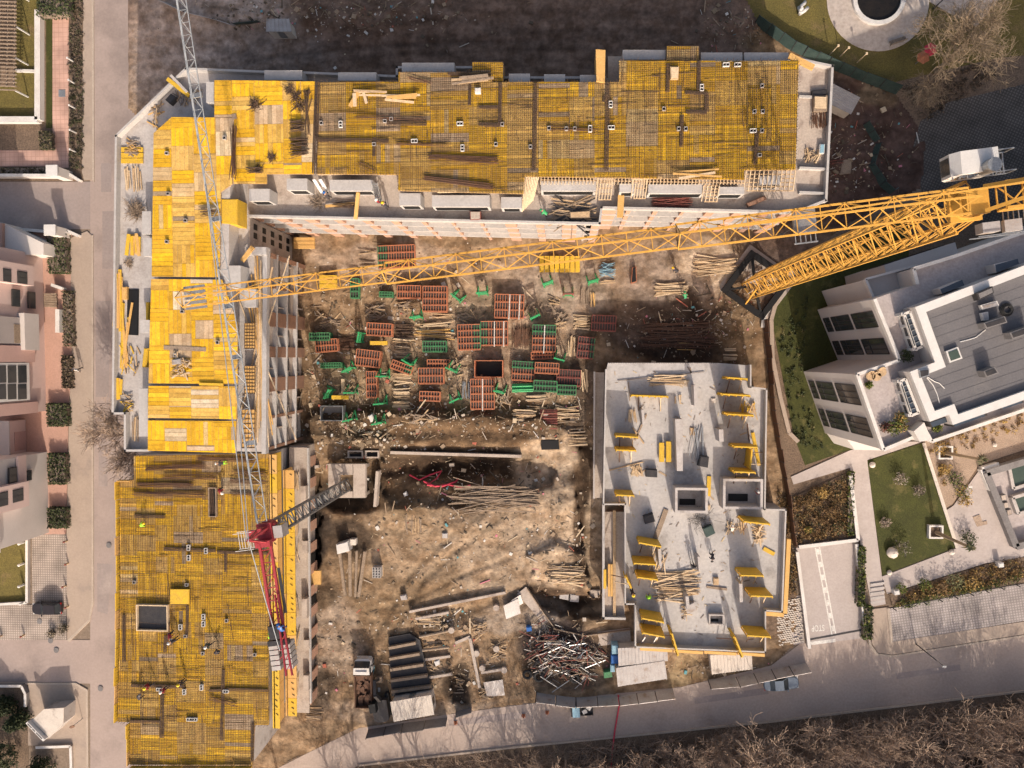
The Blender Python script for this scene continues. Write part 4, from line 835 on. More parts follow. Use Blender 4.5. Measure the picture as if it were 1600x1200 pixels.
b = MB(); pts = [(x, y, ZR+.02) for x, y in RFw]; b.poly(pts[::-1]); b.build('roof', 'roof_felt', ap)
def inset(poly, t):
    out = []; n = len(poly); sgn = 1 if sum(poly[i-1][0]*poly[i][1]-poly[i][0]*poly[i-1][1] for i in range(n)) > 0 else -1
    for i in range(n):
        a, c, e = Vector((*poly[i-1], 0)), Vector((*poly[i], 0)), Vector((*poly[(i+1) % n], 0)); d1, d2 = (c-a).normalized(), (e-c).normalized()
        n1, n2 = Vector((-d1.y, d1.x, 0))*sgn, Vector((-d2.y, d2.x, 0))*sgn; m = (n1+n2); m = m/max(.25, (1+n1.dot(n2))); out.append((c.x+m.x*t, c.y+m.y*t))
    return out
RI = inset(RFw, .85); b = MB(); n = len(RFw)          # the wide white parapet as one ring
for i in range(n):
    j = (i+1) % n; A, B, C_, D = RFw[i], RFw[j], RI[j], RI[i]
    b.poly([(*A, ZR+.5), (*D, ZR+.5), (*C_, ZR+.5), (*B, ZR+.5)]); b.poly([(*D, ZR+.5), (*D, ZR), (*C_, ZR), (*C_, ZR+.5)]); b.poly([(*A, ZR+.5), (*B, ZR+.5), (*B, ZR-.1), (*A, ZR-.1)])
b.build('roof_parapet', 'white_paint', ap)
b = MB()
for i in range(9):                                    # joints of the felt, parallel to the long side
    for_ = i*1.55-5
fd_ = (Vector((*RFw[7], 0))-Vector((*RFw[6], 0))).normalized(); fn_ = Vector((-fd_.y, fd_.x, 0)); o_ = Vector((*RFw[5], 0))
for i in range(1, 16):
    p = o_+fn_*(i*1.0)-fd_*7
    q = p+fd_*32; cs = []
    for t in range(0, 320):
        m = p+fd_*(t*.1); cs.append(inside(m.x, m.y, RI))
    t = 0
    while t < 320:
        if cs[t]:
            e = t
            while e < 319 and cs[e]: e += 1
            b.beam(p+fd_*(t*.1)+Vector((0, 0, ZR+.03)), p+fd_*(e*.1)+Vector((0, 0, ZR+.03)), .035, .02); t = e
        t += 1
b.build('felt_joint', 'roof_felt', ap)
def winwall(par, p0, p1, cols, rows, zt, pr=.06, extra=None):
    """windows on the wall under the parapet line p0 - p1 (pixels at zt); cols: (s0, s1), rows: (z0, z1)"""
    A, B = G(*p0, zt), G(*p1, zt); A.z = B.z = 0; d = (B-A); n = Vector((d.y, -d.x, 0)).normalized()
    if n.dot(Vector((-A.x, -A.y, 0))) < 0: n = -n
    for s0, s1 in cols:
        for z0, z1 in rows:
            a, c = A+d*s0, A+d*s1; f = MB(); zc = (z0+z1)/2; o = n*.02; w = .09
            for q in (z0+w/2, z1-w/2): f.beam(a+o+Vector((0, 0, q)), c+o+Vector((0, 0, q)), pr*2, w)
            for t in (0, .36, .68, 1): m = a.lerp(c, t); f.beam(m+o+Vector((0, 0, z0+w)), m+o+Vector((0, 0, z1-w)), w, pr*1.9, up=n)
            m0 = a.lerp(c, .0)+o; f.beam(m0+Vector((0, 0, z0+(z1-z0)*.3)), c+o+Vector((0, 0, z0+(z1-z0)*.3)), pr*1.8, w*.8)
            fo = f.build('window', 'window_frame', par); g = MB(); g.poly([a+n*.03+Vector((0, 0, z0)), c+n*.03+Vector((0, 0, z0)), c+n*.03+Vector((0, 0, z1)), a+n*.03+Vector((0, 0, z1))]); g.build('pane', 'glass', fo)
ROWS = [(.8, 2.9), (3.5, 9.2), (9.9, 15.9)]
winwall(ap, (1367, 467), (1406, 563), [(.18, .44), (.63, .89)], ROWS, ZA+.6)
winwall(ap, (1340, 585), (1381, 703), [(.15, .42), (.60, .86)], ROWS, ZA+.6)
# lower wing at the north side
b = MB(); LWp = [(1354, 441), (1401, 434), (1421, 443), (1436, 446), (1370, 470)]
b.prism(xy([(1353, 437), (1434, 415), (1438, 446), (1366, 468)], 14), 0, 13.4); b.build('low_wing_wall', 'render_white', ap)
b = MB(); edgewall(b, xy([(1366, 467), (1353, 436), (1434, 414)], 14), 13.4, 14, .25); b.build('low_wing_parapet', 'render_cream', ap)
b = MB(); b.prism(xy([(1383, 414), (1494, 378), (1500, 402), (1436, 424), (1386, 430)], 12), 0, 11.8); b.build('north_wing_wall', 'render_white', ap)
winwall(ap, (1383, 414), (1494, 378), [(.03, .2), (.26, .45), (.5, .69), (.74, .95)], [(5.5, 10.5)], 12)
# lower south west corner with a planter wall
b = MB(); b.prism(xy([(1322, 684), (1372, 664), (1379, 704), (1336, 703)], 7), 0, 6.9); b.build('porch_wall', 'render_cream', ap)
# canopies over the terrace doors
for (x0, y0, x1, y1, x2, y2, x3, y3) in ((1412, 491, 1421, 487, 1441, 541, 1430, 546), (1406, 596, 1414, 592, 1435, 645, 1423, 649)):
    z = ZR-.8; w = [G(x0, y0, z), G(x1, y1, z), G(x2, y2, z), G(x3, y3, z)]; b = MB()
    for i in range(4): b.beam(w[i-1], w[i], .25, .3)
    for t in (0, .33, .66, 1): p = w[0].lerp(w[3], t); b.beam(Vector((p.x, p.y, ZA)), p, .5 if t in (0, 1) else .3, .3)
    b.beam(w[0]-Vector((0, 0, 1.2)), w[3]-Vector((0, 0, 1.2)), .2, .5)
    for s in (0, 3): b.beam(w[s]-Vector((0, 0, 1.2)), w[(1, 2)[s > 0]]-Vector((0, 0, 1.2)), .25, 2.2)
    co = b.build('terrace_canopy', 'white_dirty', ap)
    g = MB(); g.poly([v+Vector((0, 0, .05)) for v in w]); g.build('pane', 'glass_blue', co); g = MB()
    for t in (.17, .34, .5, .67, .84): g.beam(w[0].lerp(w[3], t)+Vector((0, 0, .1)), w[1].lerp(w[2], t)+Vector((0, 0, .1)), .08)
    g.build('glazing_bar', 'steel', co)
    d0 = MB(); p, q = w[0].lerp(w[3], .12), w[0].lerp(w[3], .9); d0.beam(Vector((p.x-.02, p.y, ZA+1.0)), Vector((q.x-.02, q.y, ZA+1.0)), .1, 1.5); d0.build('terrace_door', 'glass', co)
# dormers in the terrace on the north side and glazed slots on the south side
for pts, zz in (([(1469, 452), (1503, 437), (1507, 446), (1472, 459)], ZA+1.7), ([(1555, 414), (1590, 404), (1592, 412), (1557, 426)], ZA+1.7)):
    b = MB(); pxprism(b, [(pts[0][0]-2, pts[0][1]-1)]+pts[1:], ZA, zz); d = b.build('dormer', 'render_white', ap); g = MB(); g.poly([v+Vector((0, 0, .03)) for v in GP(pts, zz)]); g.build('pane', 'glass_blue', d)
for pts in ([(1488, 658), (1540, 641), (1543, 649), (1490, 667)], [(1562, 632), (1597, 620), (1600, 629), (1565, 640)], [(1452, 660), (1478, 651), (1481, 659), (1456, 668)]):
    b = MB(); pxprism(b, pts, ZA, ZA+1.9); d = b.build('bay_window', 'window_frame', ap); g = MB(); g.poly([v+Vector((0, 0, .03)) for v in GP([((x-pts[0][0])*.9+pts[0][0]+1.5, (y-pts[0][1])*.9+pts[0][1]+.3) for x, y in pts], ZA+1.9)][::-1]); g.build('pane', 'glass_blue', d)
b = MB(); pxprism(b, [(1428, 674), (1444, 660), (1456, 688), (1437, 690)], ZA, ZA+1.7); b.build('stair_head', 'render_cream', ap)
# things standing on the felt roof
def roofbox(name, label, cat, pts, h, mat, top=None, tm=None):
    w = GP(pts, ZR+h); b = MB(); b.prism([(p.x, p.y) for p in w], ZR+.02, ZR+h); e = thing(name, label, cat, (w[0].x, w[0].y, ZR)); b.build('casing', mat, e)
    if top:
        i = inset([(p.x, p.y) for p in w], top); b = MB(); b.prism(i, ZR+h+.005, ZR+h+.05); b.build('lid' if tm != 'glass_blue' else 'pane', tm, e)
    return e
roofbox('roof_light', 'square roof light with a white rim on the felt roof', 'skylight', [(1478, 549), (1497, 542), (1504, 560), (1484, 567)], .35, 'white_paint', .16, 'pool')
roofbox('vent_shaft', 'dark square vent shaft in the open middle of the felt roof', 'vent', [(1537, 580), (1554, 573), (1561, 583), (1541, 590)], 1.3, 'concrete_dark', .12, 'steel_dark')
roofbox('vent_shaft', 'long dark vent shaft beside the air conditioning gear', 'vent', [(1537, 505), (1570, 494), (1574, 504), (1541, 514)], 1.3, 'concrete_dark', .12, 'steel_dark')
roofbox('vent_shaft', 'vent shaft nearest the right edge of the picture on the felt roof', 'vent', [(1578, 520), (1612, 508), (1616, 519), (1582, 530)], 1.3, 'concrete_dark', .12, 'steel_dark')
roofbox('vent_shaft', 'small grey vent box at the inner corner of the white parapet', 'vent', [(1436, 578), (1452, 576), (1452, 587), (1438, 591)], .7, 'steel', .1, 'steel_dark')
roofbox('vent_shaft', 'blackish twin vent at the northern parapet of the felt roof', 'vent', [(1526, 458), (1551, 447), (1553, 458), (1530, 469)], 1.0, 'steel_dark', .12, 'concrete_dark')
roofbox('air_conditioner', 'white air conditioning unit lying beside a coil on the felt roof', 'air conditioner', [(1532, 477), (1558, 470), (1561, 477), (1535, 484)], .5, 'white_dirty', .12, 'sheet_metal')
roofbox('air_conditioner', 'smaller white cooling unit just below the other on the felt roof', 'air conditioner', [(1534, 489), (1544, 487), (1545, 500), (1537, 501)], .5, 'white_dirty', .1, 'sheet_metal')
b = MB(); c = G(1573, 484, ZR+.15)
for r in (.62, .5, .38): b.tube([(c.x+r*math.cos(t*.4488), c.y+r*math.sin(t*.4488), c.z+(.62-r)*.5) for t in range(15)], .07, 5)
tag(b.build('hose_coil', 'rubber'), 'black hose coiled up on the felt roof near the right edge', 'hose')
for lb, pts in (('white cable running straight down the felt roof from the grey vent box', [(1448, 590), (1458, 602), (1464, 615), (1468, 630)]), ('white cable branching to the side from the grey vent box', [(1449, 589), (1460, 596), (1468, 599), (1476, 607)]), ('thin cable looping from the air conditioners to the roof light', [(1540, 515), (1525, 527), (1512, 531), (1500, 534)])):
    b = MB(); b.tube([tuple(G(x, y, ZR+.07)) for x, y in pts], .05, 5); tag(b.build('cable', 'white_paint'), lb, 'cable')
for nm, mt, pts in (('round rattan chair further from the terrace edge', 'timber', (1375, 581)), ('round rattan table between two chairs on the lower terrace', 'timber', (1367, 588)), ('rattan chair nearest the terrace edge', 'timber', (1358, 587))):
    c = G(*pts, ZA); e = thing('terrace_chair' if 'chair' in nm else 'terrace_table', nm, 'chair' if 'chair' in nm else 'table', c); b = MB(); b.tube([(c.x, c.y, ZA+.38), (c.x, c.y, ZA+.46)], .5, 12); b.build('seat' if 'chair' in nm else 'table_top', mt, e); b = MB()
    for k in range(4): b.beam((c.x+.3*math.cos(k*1.57), c.y+.3*math.sin(k*1.57), ZA), (c.x+.3*math.cos(k*1.57), c.y+.3*math.sin(k*1.57), ZA+.38), .06)
    b.build('leg_frame', 'timber_old', e)
    if 'chair' in nm:
        b = MB(); b.tube([(c.x+.48*math.cos(t), c.y+.48*math.sin(t), ZA+.7) for t in (1, 1.5, 2, 2.5, 3, 3.5)], .07, 5); b.build('backrest', mt, e)
# ---------------------------------------------------------------- houses along the left edge
HX = 74.0; HXw = G(HX, 560, 0).x
def FW(px, py, off=0.0):
    """pixel on the street front of the left houses -> (y, z)"""
    X = HXw+off; t = None
    d = _w((px-800, 600-py, FPX)); k = X/d.x; return d.y*k, CAMZ+d.z*k
def fbox(par, name, r, mat, d0=-.3, d1=.05):
    """box on the front covering the pixel rectangle r, from depth d0 to d1"""
    x0, y0, x1, y1 = r; ya, za = FW(x0, y0, d1); yb, zb = FW(x1, y1, d1); ya2, _ = FW(x0, y1, d1); b = MB()
    Y0, Y1 = FW((x0+x1)/2, y0, d1)[0], FW((x0+x1)/2, y1, d1)[0]
    b.box((HXw+(d0+d1)/2, (Y0+Y1)/2, (za+zb)/2), (d1-d0, abs(Y0-Y1), abs(za-zb))); return b.build(name, mat, par)
def fwin(par, r, d=.0, mat='window_frame'):
    o = fbox(par, 'window', r, mat, d-.1, d+.05); x0, y0, x1, y1 = r; fbox(o, 'pane', (x0+.8, y0+1.3, x1-.8, (y0+y1)/2-.4), 'glass', d-.02, d+.07); fbox(o, 'pane', (x0+.8, (y0+y1)/2+.4, x1-.8, y1-1.3), 'glass', d-.02, d+.07); return o
def house(label, ya, yb, h, mat):
    p, q = G(HX, ya, 0), G(HX, yb, 0); e = thing('town_house', label, 'house', (HXw, (p.y+q.y)/2, 0), 'town houses along the left edge'); b = MB()
    b.box((HXw-5.2, (p.y+q.y)/2, h/2), (9.8, p.y-q.y, h)); b.build('wall', mat, e); b = MB(); b.box((HXw-5.2, (p.y+q.y)/2, h+.15), (10.6, p.y-q.y+.6, .3)); b.build('roof', 'render_white', e); return e
h1 = house('pink rendered town house with a large glazed bay facing the street', 399, 642, 10.5, 'render_pink')
fbox(h1, 'bay', (-4, 411, 53, 443), 'render_pink', -.3, .9)
for r in ((5, 420, 18, 440), (27, 424, 43, 443)): fwin(h1, r, .9)
for r in ((19, 452, 32, 479), (44, 456, 56, 482)): fwin(h1, r)
fbox(h1, 'lintel_band', (-6, 540, 55, 566), 'render_pink_dark', -.3, .12); fbox(h1, 'lintel_band', (-6, 630, 60, 648), 'render_pink_dark', -.3, .10)
fbox(h1, 'entrance_recess', (-4, 495, 36, 537), 'render_grey_shade', -.3, .06); fbox(h1, 'entrance_door', (22, 507, 36, 536), 'timber_old', -.2, .1); fbox(h1, 'pillar', (38, 490, 62, 547), 'render_white', -.3, .7)  # entrance_recess is a flat panel, its shade put into greyer render
g = fbox(h1, 'window_frame', (-6, 567, 47, 627), 'white_paint', -.3, .15)
for k in range(3): fbox(g, 'pane', (-4+16*k, 571, 10+16*k, 598), 'glass', 0, .19); fbox(g, 'pane', (-4+16*k, 600, 10+16*k, 624), 'glass', 0, .19)
h2 = house('pale town house with a pink bay beyond the shaded yard', 706, 832, 9.5, 'render_white')
fbox(h2, 'bay', (-4, 757, 46, 797), 'render_pink', -.3, .9); fbox(h2, 'lintel_band', (28, 712, 42, 760), 'render_pink', -.2, .12)
fwin(h2, (14, 730, 27, 755)); fwin(h2, (41, 735, 50, 751))
for r in ((-3, 769, 13, 791), (20, 764, 37, 784)): fwin(h2, r, .9)
b = MB(); p, q = G(14, 652, 0), G(64, 714, 0); b.box((p.x+1.2, (p.y+q.y)/2-.2, 1.7), (2.6, p.y-q.y-.2, 3.2)); e = thing('garage', 'low pale garage in the shaded gap between the two houses', 'garage', (p.x, q.y, 0)); b.build('wall', 'render_pink', e); b = MB(); b.box((p.x+1.2, (p.y+q.y)/2-.2, 3.4), (3.0, p.y-q.y, .2)); b.build('roof', 'render_white', e); b = MB(); b.box((p.x+2.53, (p.y+q.y)/2-.4, 1.2), (.06, 2.6, 2.2)); b.build('door', 'render_pink_dark', e)
b = MB(); pxprism(b, [(-60, 345), (3, 348), (68, 380), (68, 398), (-60, 398)], 0, 3.4); e = thing('porch', 'low pale porch roof beside the side street', 'porch', G(0, 398, 0)); b.build('roof_slab', 'render_cream', e)
b = MB(); p = G(4, 349, 3.6); q = G(4, 398, 3.6); b.beam(p, q, .35, .5); b.build('coping', 'pave_pink', e)
h3 = thing('town_house', 'white house corner with a flat eave above the lawn and bollards', 'house', G(0, 830, 0), 'town houses along the left edge'); b = MB(); pxprism(b, [(-90, 790), (38, 795), (38, 836), (-90, 870)], 4.0, 4.3); b.build('roof', 'render_white', h3); b = MB(); pxprism(b, [(-90, 795), (24, 800), (24, 826), (-90, 850)], 0, 3.95); b.build('wall', 'render_pink', h3)
# the building outside the picture whose shadow crosses the south street
SH = 8.5; off = Vector((math.sin(R(SUN_AZ)), math.cos(R(SUN_AZ)), 0))*(SH/math.tan(R(SUN_EL)))
e = thing('office_building', 'flat roofed building south of the street, beyond the brush', 'building', G(1300, 1300, 0)); a, c, d = G(866, 1131)+off, G(1200, 1078)+off, G(1760, 1018)+off; dn = Vector((.1, -1, 0))*16
b = MB(); b.prism([(v.x, v.y) for v in (a, c, d, d+dn, a+dn)], 0, SH); b.build('wall', 'render_white', e)
k0, k1 = G(1414, 1051)+off, G(1456, 1048)+off; b = MB(); b.prism([(v.x, v.y) for v in (k0, k1, k1+dn*.3, k0+dn*.3)], SH, SH+1.6); b.build('stair_head', 'render_white', e)
# ---------------------------------------------------------------- garden structures on the left
e = thing('pergola', 'weathered slatted timber pergola in the top corner garden', 'pergola', G(10, 70, 0)); b = MB(); zp = 2.5
for k in range(34): y = -60+k*6; b.beam(G(-70, y, zp+.2), G(26, y+3, zp+.2), .14, .1)
b.build('slat', 'timber_old', e); b = MB()
for x in (2, 14, 25): b.beam(G(x, -60, zp), G(x-3, 136, zp), .14, .2)
b.build('rail', 'timber_old', e)
for x, y in ((47, 55), (45, 102), (45, 152), (46, 2)):
    b = MB(); p = G(x, y, 0); b.beam((p.x, p.y, 0), (p.x, p.y, zp), .16); b.build('post', 'white_paint', e)
def wall_thing(label, path, h, t, mat='render_cream', cap='white_dirty', name='garden_wall'):
    P = GP(path); e = thing(name, label, 'wall', P[0]); b = MB(); c = MB()
    for p, q in zip(P, P[1:]): b.beam((p.x, p.y, h/2), (q.x, q.y, h/2), t, h); c.beam((p.x, p.y, h+.04), (q.x, q.y, h+.04), t+.1, .08)
    b.build('wall', mat, e); c.build('coping', cap, e); return e
wall_thing('cream garden wall bending round the lawn below the pergola', [(66, 20), (66, 190), (-60, 190)], .9, .7)
wall_thing('low wall across the lawn beside the pergola posts', [(28, 112), (58, 113)], .4, .3)
wall_thing('white boundary wall along the top of the side street', [(112, 278), (-60, 277)], 1.3, .3); wall_thing('boundary wall along the bottom of the side street', [(112, 366), (10, 358)], 1.0, .3)
wall_thing('short splayed wall by the upper gate pillar', [(110, 272), (129, 284)], .7, .3); wall_thing('short splayed wall by the lower gate pillar', [(110, 362), (128, 370)], .7, .3)
wall_thing('long wall round the lawn with white bollards', [(46, 838), (46, 940), (-60, 946)], .5, .25, 'render_grey_shade')
wall_thing('low street wall beside the dark evergreens', [(-60, 1068), (40, 1068), (46, 1080), (46, 1100)], .8, .25, 'concrete_dark'); wall_thing('low wall below the kiosk', [(60, 1165), (114, 1163), (116, 1230)], .5, .25, 'concrete_warm')
for lb, x, y in (('white capped gate pillar at the upper corner of the side street', 110, 279), ('white capped gate pillar at the lower corner of the side street', 107, 369)):
    p = G(x-3, y-3, 0); e = thing('gate_pillar', lb, 'pillar', p, 'gate pillars of the side street'); b = MB(); b.box((p.x, p.y, 1.6), (1.3, 1.2, 3.2)); b.build('shaft', 'render_cream', e); b = MB(); b.box((p.x, p.y, 3.3), (1.6, 1.45, .2)); b.build('cap', 'white_paint', e)
for i, (x, y) in enumerate([(114, 97), (116, 131), (117, 170), (118, 208), (118, 238)]):
    p = G(x+2, y, 0); e = thing('garden_post', '%s white post from the top along the bare verge by the pink path' % ORD[i], 'post', p, 'posts in the verge'); b = MB(); b.beam(p, p+Vector((0, 0, 1.4)), .14); b.build('shaft', 'white_dirty', e); b = MB(); b.box((p.x, p.y, 1.45), (.22, .22, .12)); b.build('head', 'white_paint', e)
for i, (x, y) in enumerate([(38, 847), (38, 880), (38, 913), (40, 940)]):
    p = G(x, y, 0); e = thing('lawn_bollard', '%s white bollard from the top at the lawn edge near the parked car' % ORD[i], 'bollard', p, 'bollards at the lawn'); b = MB(); b.tube([p, p+Vector((0, 0, 1.1))], .17, 8); b.build('shaft', 'white_paint', e); b = MB(); b.tube([p+Vector((0, 0, 1.1)), p+Vector((0, 0, 1.25))], [.2, .1], 8); b.build('cap', 'white_dirty', e)
for i, (x, y) in enumerate([(105, 845), (107, 880), (103, 915), (107, 947), (38, 992), (3, 993)]):
    p = G(x, y, .1); e = thing('parking_bollard', '%s rusty bollard from the top round the paver parking' % ORD[i], 'bollard', p, 'bollards round the paver parking'); b = MB(); b.tube([p, p+Vector((0, 0, .7))], .12, 8); b.build('shaft', 'timber', e); b = MB(); b.tube([p+Vector((0, 0, .7)), p+Vector((0, 0, .85))], [.17, .1], 8); b.build('cap', 'pipe_red', e)
b = MB(); p = G(97, 146, .1); b.box((p.x, p.y, .12), (.95, .95, .06)); tag(b.build('manhole_cover', 'steel'), 'square metal cover set in the pink path', 'manhole cover')
for i in range(3):
    p = G(70+3, 459+8*i, 0); e = None
b = MB()
for i in range(6): p, q = G(69, 478-i*3.6, .1+i*.13), G(90-i*.4, 479-i*3.9, .1+i*.13); b.beam(p, q, .26, .16)
tag(b.build('garden_steps', 'timber_old'), 'dark timber steps rising to the pink house', 'steps')
wall_thing('white gate posts and rail between the hedges', [(97, 484), (97, 520)], .9, .5, 'white_dirty'); wall_thing('short white wall by the upper hedge', [(88, 446), (105, 452)], 1.0, .3, 'white_dirty'); wall_thing('white end wall beside the last hedge', [(50, 834), (72, 827)], 1.2, .35, 'white_dirty')
# kiosk with a hoarding
p = G(74, 1136, 0); e = thing('kiosk', 'grey metal kiosk with a white advertising board by the evergreens', 'kiosk', p, None); kd = (G(100, 1110)-G(50, 1120)).normalized(); ka = math.atan2(kd.y, kd.x)
b = MB(); pxprism(b, [(69, 1109), (99, 1107), (98, 1131), (77, 1152), (50, 1126)], 0, 2.7); b.build('wall', 'sheet_metal', e); b = MB(); pxprism(b, [(69, 1108), (99.6, 1106), (98.6, 1131), (77, 1153), (49, 1126)], 2.72, 2.85); b.build('roof', 'cabin_pale', e)
b = MB(); P, Q = G(43, 1128, 3.2), G(70, 1156, 3.2); b.beam((P.x, P.y, 2.9), (Q.x, Q.y, 2.9), .35, 1.0); bo = b.build('board', 'white_paint', e)
b = MB(); dd = (Q-P).normalized(); nn = Vector((-dd.y, dd.x, 0)); nn = nn if nn.y < 0 else -nn
for t0, t1, zz in ((.06, .3, 3.42), (.34, .5, 3.42), (.56, .9, 3.42)): b.beam(P.lerp(Q, t0)+Vector((0, 0, .22)), P.lerp(Q, t1)+Vector((0, 0, .22)), .12, .02)
b.build('board_stripe', 'steel_dark', bo)
# ---------------------------------------------------------------- the yard: formwork, timber, steel
PXG = 98/1150.0
def gz(x, y): return max(terr(x, y), -2.5)
def panel_bundle(label, x0, y0, x1, y1, rot=0.0, col='O', strip=None, bars=0, seed=0, hgt=None):
    """stack of framed wall panels, ribs up; px rectangle on the ground"""
    rr = random.Random(seed+x0); cx, cy = (x0+x1)/2, (y0+y1)/2; h = hgt or rr.uniform(1.0, 1.7); p = G(cx, cy, gz(cx, cy)); zt = p.z+h
    k = (CAMZ-zt)/1150; W, D = (x1-x0)*k, (y1-y0)*k; p = G(cx, cy, zt); p.z = gz(cx, cy)-.08
    e = thing('formwork_panel_stack', label, 'formwork panels', p, 'stacks of framed formwork panels in the yard', R(rot)+rr.gauss(0, .025)); mat = {'O': 'panel_orange', 'G': 'panel_green', 'D': 'pipe_red'}[col]
    b = MB(); nl = max(2, int(h/.24)); n_ = nl-1
    for i in range(n_): b.box((rr.uniform(-.06, .06), rr.uniform(-.06, .06), .2+i*(h-.25)/n_), (W*rr.uniform(.93, .99), D*rr.uniform(.93, .99), (h-.25)/n_*.7))
    b.box((0, 0, h-.2), (W*.97, D*.97, .04)); b.build('plywood_facing', 'ply_dark', e, local=True)
    b = MB()
    for i in range(n_):
        z = .2+i*(h-.25)/n_+.09
        for s in (-1, 1): b.box((0, s*D/2, z), (W, .06, .1)); b.box((s*W/2, 0, z), (.06, D, .1))
    split = {None: None, 'L': (-W/2, -W/2+W*.22), 'R': (W/2-W*.25, W/2), 'T': (D/2-D*.38, D/2)}[strip]; b2 = MB()
    nx = max(2, int(round(W/.36))); ny = max(2, int(round(D/.95)))
    for i in range(nx+1):
        x = -W/2+W*i/nx; t = b2 if strip in ('L', 'R') and split[0]-.01 <= x <= split[1]+.01 else b
        if strip == 'T': b.box((x, -D*.19, h-.09), (.06, D*.62, .12)); b2.box((x, D/2-D*.19, h-.09), (.06, D*.38, .12))
        else: t.box((x, 0, h-.09), (.07 if i % nx else .1, D, .12))
    for j in range(ny+1):
        y = -D/2+D*j/ny; t = b2 if strip == 'T' and y >= split[0]-.01 else b; t.box((0, y, h-.075), (W, .1, .13))
        if j < ny: t.box((0, y+.12, h-.075), (W, .05, .1))
    b.build('panel_frame', mat, e, local=True)
    if b2.v: b2.build('panel_frame', 'panel_green', e, local=True)
    for k in range(bars):
        b = MB(); x = W*(.25+.35*k)-W*.25; b.tube([(x, -D*.55, h+.06), (x+.05, D*.5, h+.06)], .07, 6); b.build('steel_waler', 'white_dirty', e, local=True)
    b = MB()
    for s in (-.35, .35): b.box((W*s, 0, .05), (.12, D*1.05, .14))
    b.build('bearer', 'timber', e, local=True); return e
PB = [('wide stack nearest the north facade, orange panels with a green end', 590, 383, 648, 418, 0, 'O', 'L', 0), ('small stack below the jib, orange panels on a green one', 620, 446, 657, 466, 0, 'O', None, 0), ('square orange stack of panels just under the yellow jib', 660, 447, 698, 487, -2, 'O', None, 0),
 ('orange panel stack carrying two pale steel bars under the jib', 773, 460, 818, 497, 0, 'O', None, 2), ('low orange stack beside the dark bar bundle', 572, 505, 612, 525, -2, 'O', None, 0), ('orange stack with green right half, left of its twin', 715, 507, 750, 547, 0, 'O', 'R', 0), ('orange stack with green left strip and two white bars', 751, 502, 793, 540, 0, 'O', 'L', 2),
 ('short green panel row nearest the west wing', 482, 520, 515, 532, 0, 'G', None, 0), ('orange panel stack nearest the west wing', 492, 530, 527, 550, 2, 'O', None, 0), ('tilted orange stack left of the plank heap', 555, 547, 593, 573, -7, 'O', None, 0), ('green panel stack in the middle of the yard', 660, 533, 697, 550, 0, 'G', None, 0), ('thin orange stack under the green one in mid yard', 667, 562, 702, 575, 0, 'O', None, 0),
 ('large orange stack with three rows in mid yard', 653, 575, 693, 600, 0, 'O', None, 0), ('orange stack lowest of the mid yard column', 655, 612, 687, 627, -3, 'O', None, 0), ('narrow upright orange stack beside a pale plank', 572, 580, 588, 622, -2, 'O', None, 0), ('tall orange stack below the empty orange crate', 735, 592, 772, 640, 0, 'O', None, 1), ('thin green panels lying alone left of the stands', 500, 567, 533, 575, 0, 'G', None, 0),
 ('crooked orange and green panels beside the plank heaps', 610, 567, 643, 581, -20, 'O', 'R', 0), ('orange stack with green upper edge in the right column', 832, 508, 868, 550, 0, 'O', 'T', 1), ('flat orange row just under the tallest right stack', 830, 550, 865, 561, 0, 'O', None, 0), ('leftmost orange stack with green top of the lower right group', 800, 565, 835, 595, -5, 'O', 'T', 0), ('orange stack in the middle of the lower right group', 836, 567, 873, 584, -2, 'O', None, 0),
 ('dark orange stack at the right end of the lower right group', 870, 578, 907, 603, -2, 'D', None, 0), ('green stack beside the bright green tubes', 834, 595, 870, 612, -2, 'G', None, 0), ('green stack at the right below the dark orange one', 871, 602, 900, 617, -3, 'G', None, 0), ('dark red frames lying on the concrete path by the slab', 925, 493, 962, 517, -2, 'D', None, 0), ('rust red tilted frames with one green bar near the slab', 903, 527, 928, 560, -8, 'D', 'R', 0), ('narrow upright green stack under the jib at the left', 547, 435, 560, 466, 0, 'G', None, 0), ('small green frame beside the orange stack under the jib', 592, 456, 613, 464, 0, 'G', None, 0)]
for i, (lb, *a) in enumerate(PB): panel_bundle(lb, *a[:5], a[5], a[6], a[7], seed=i)
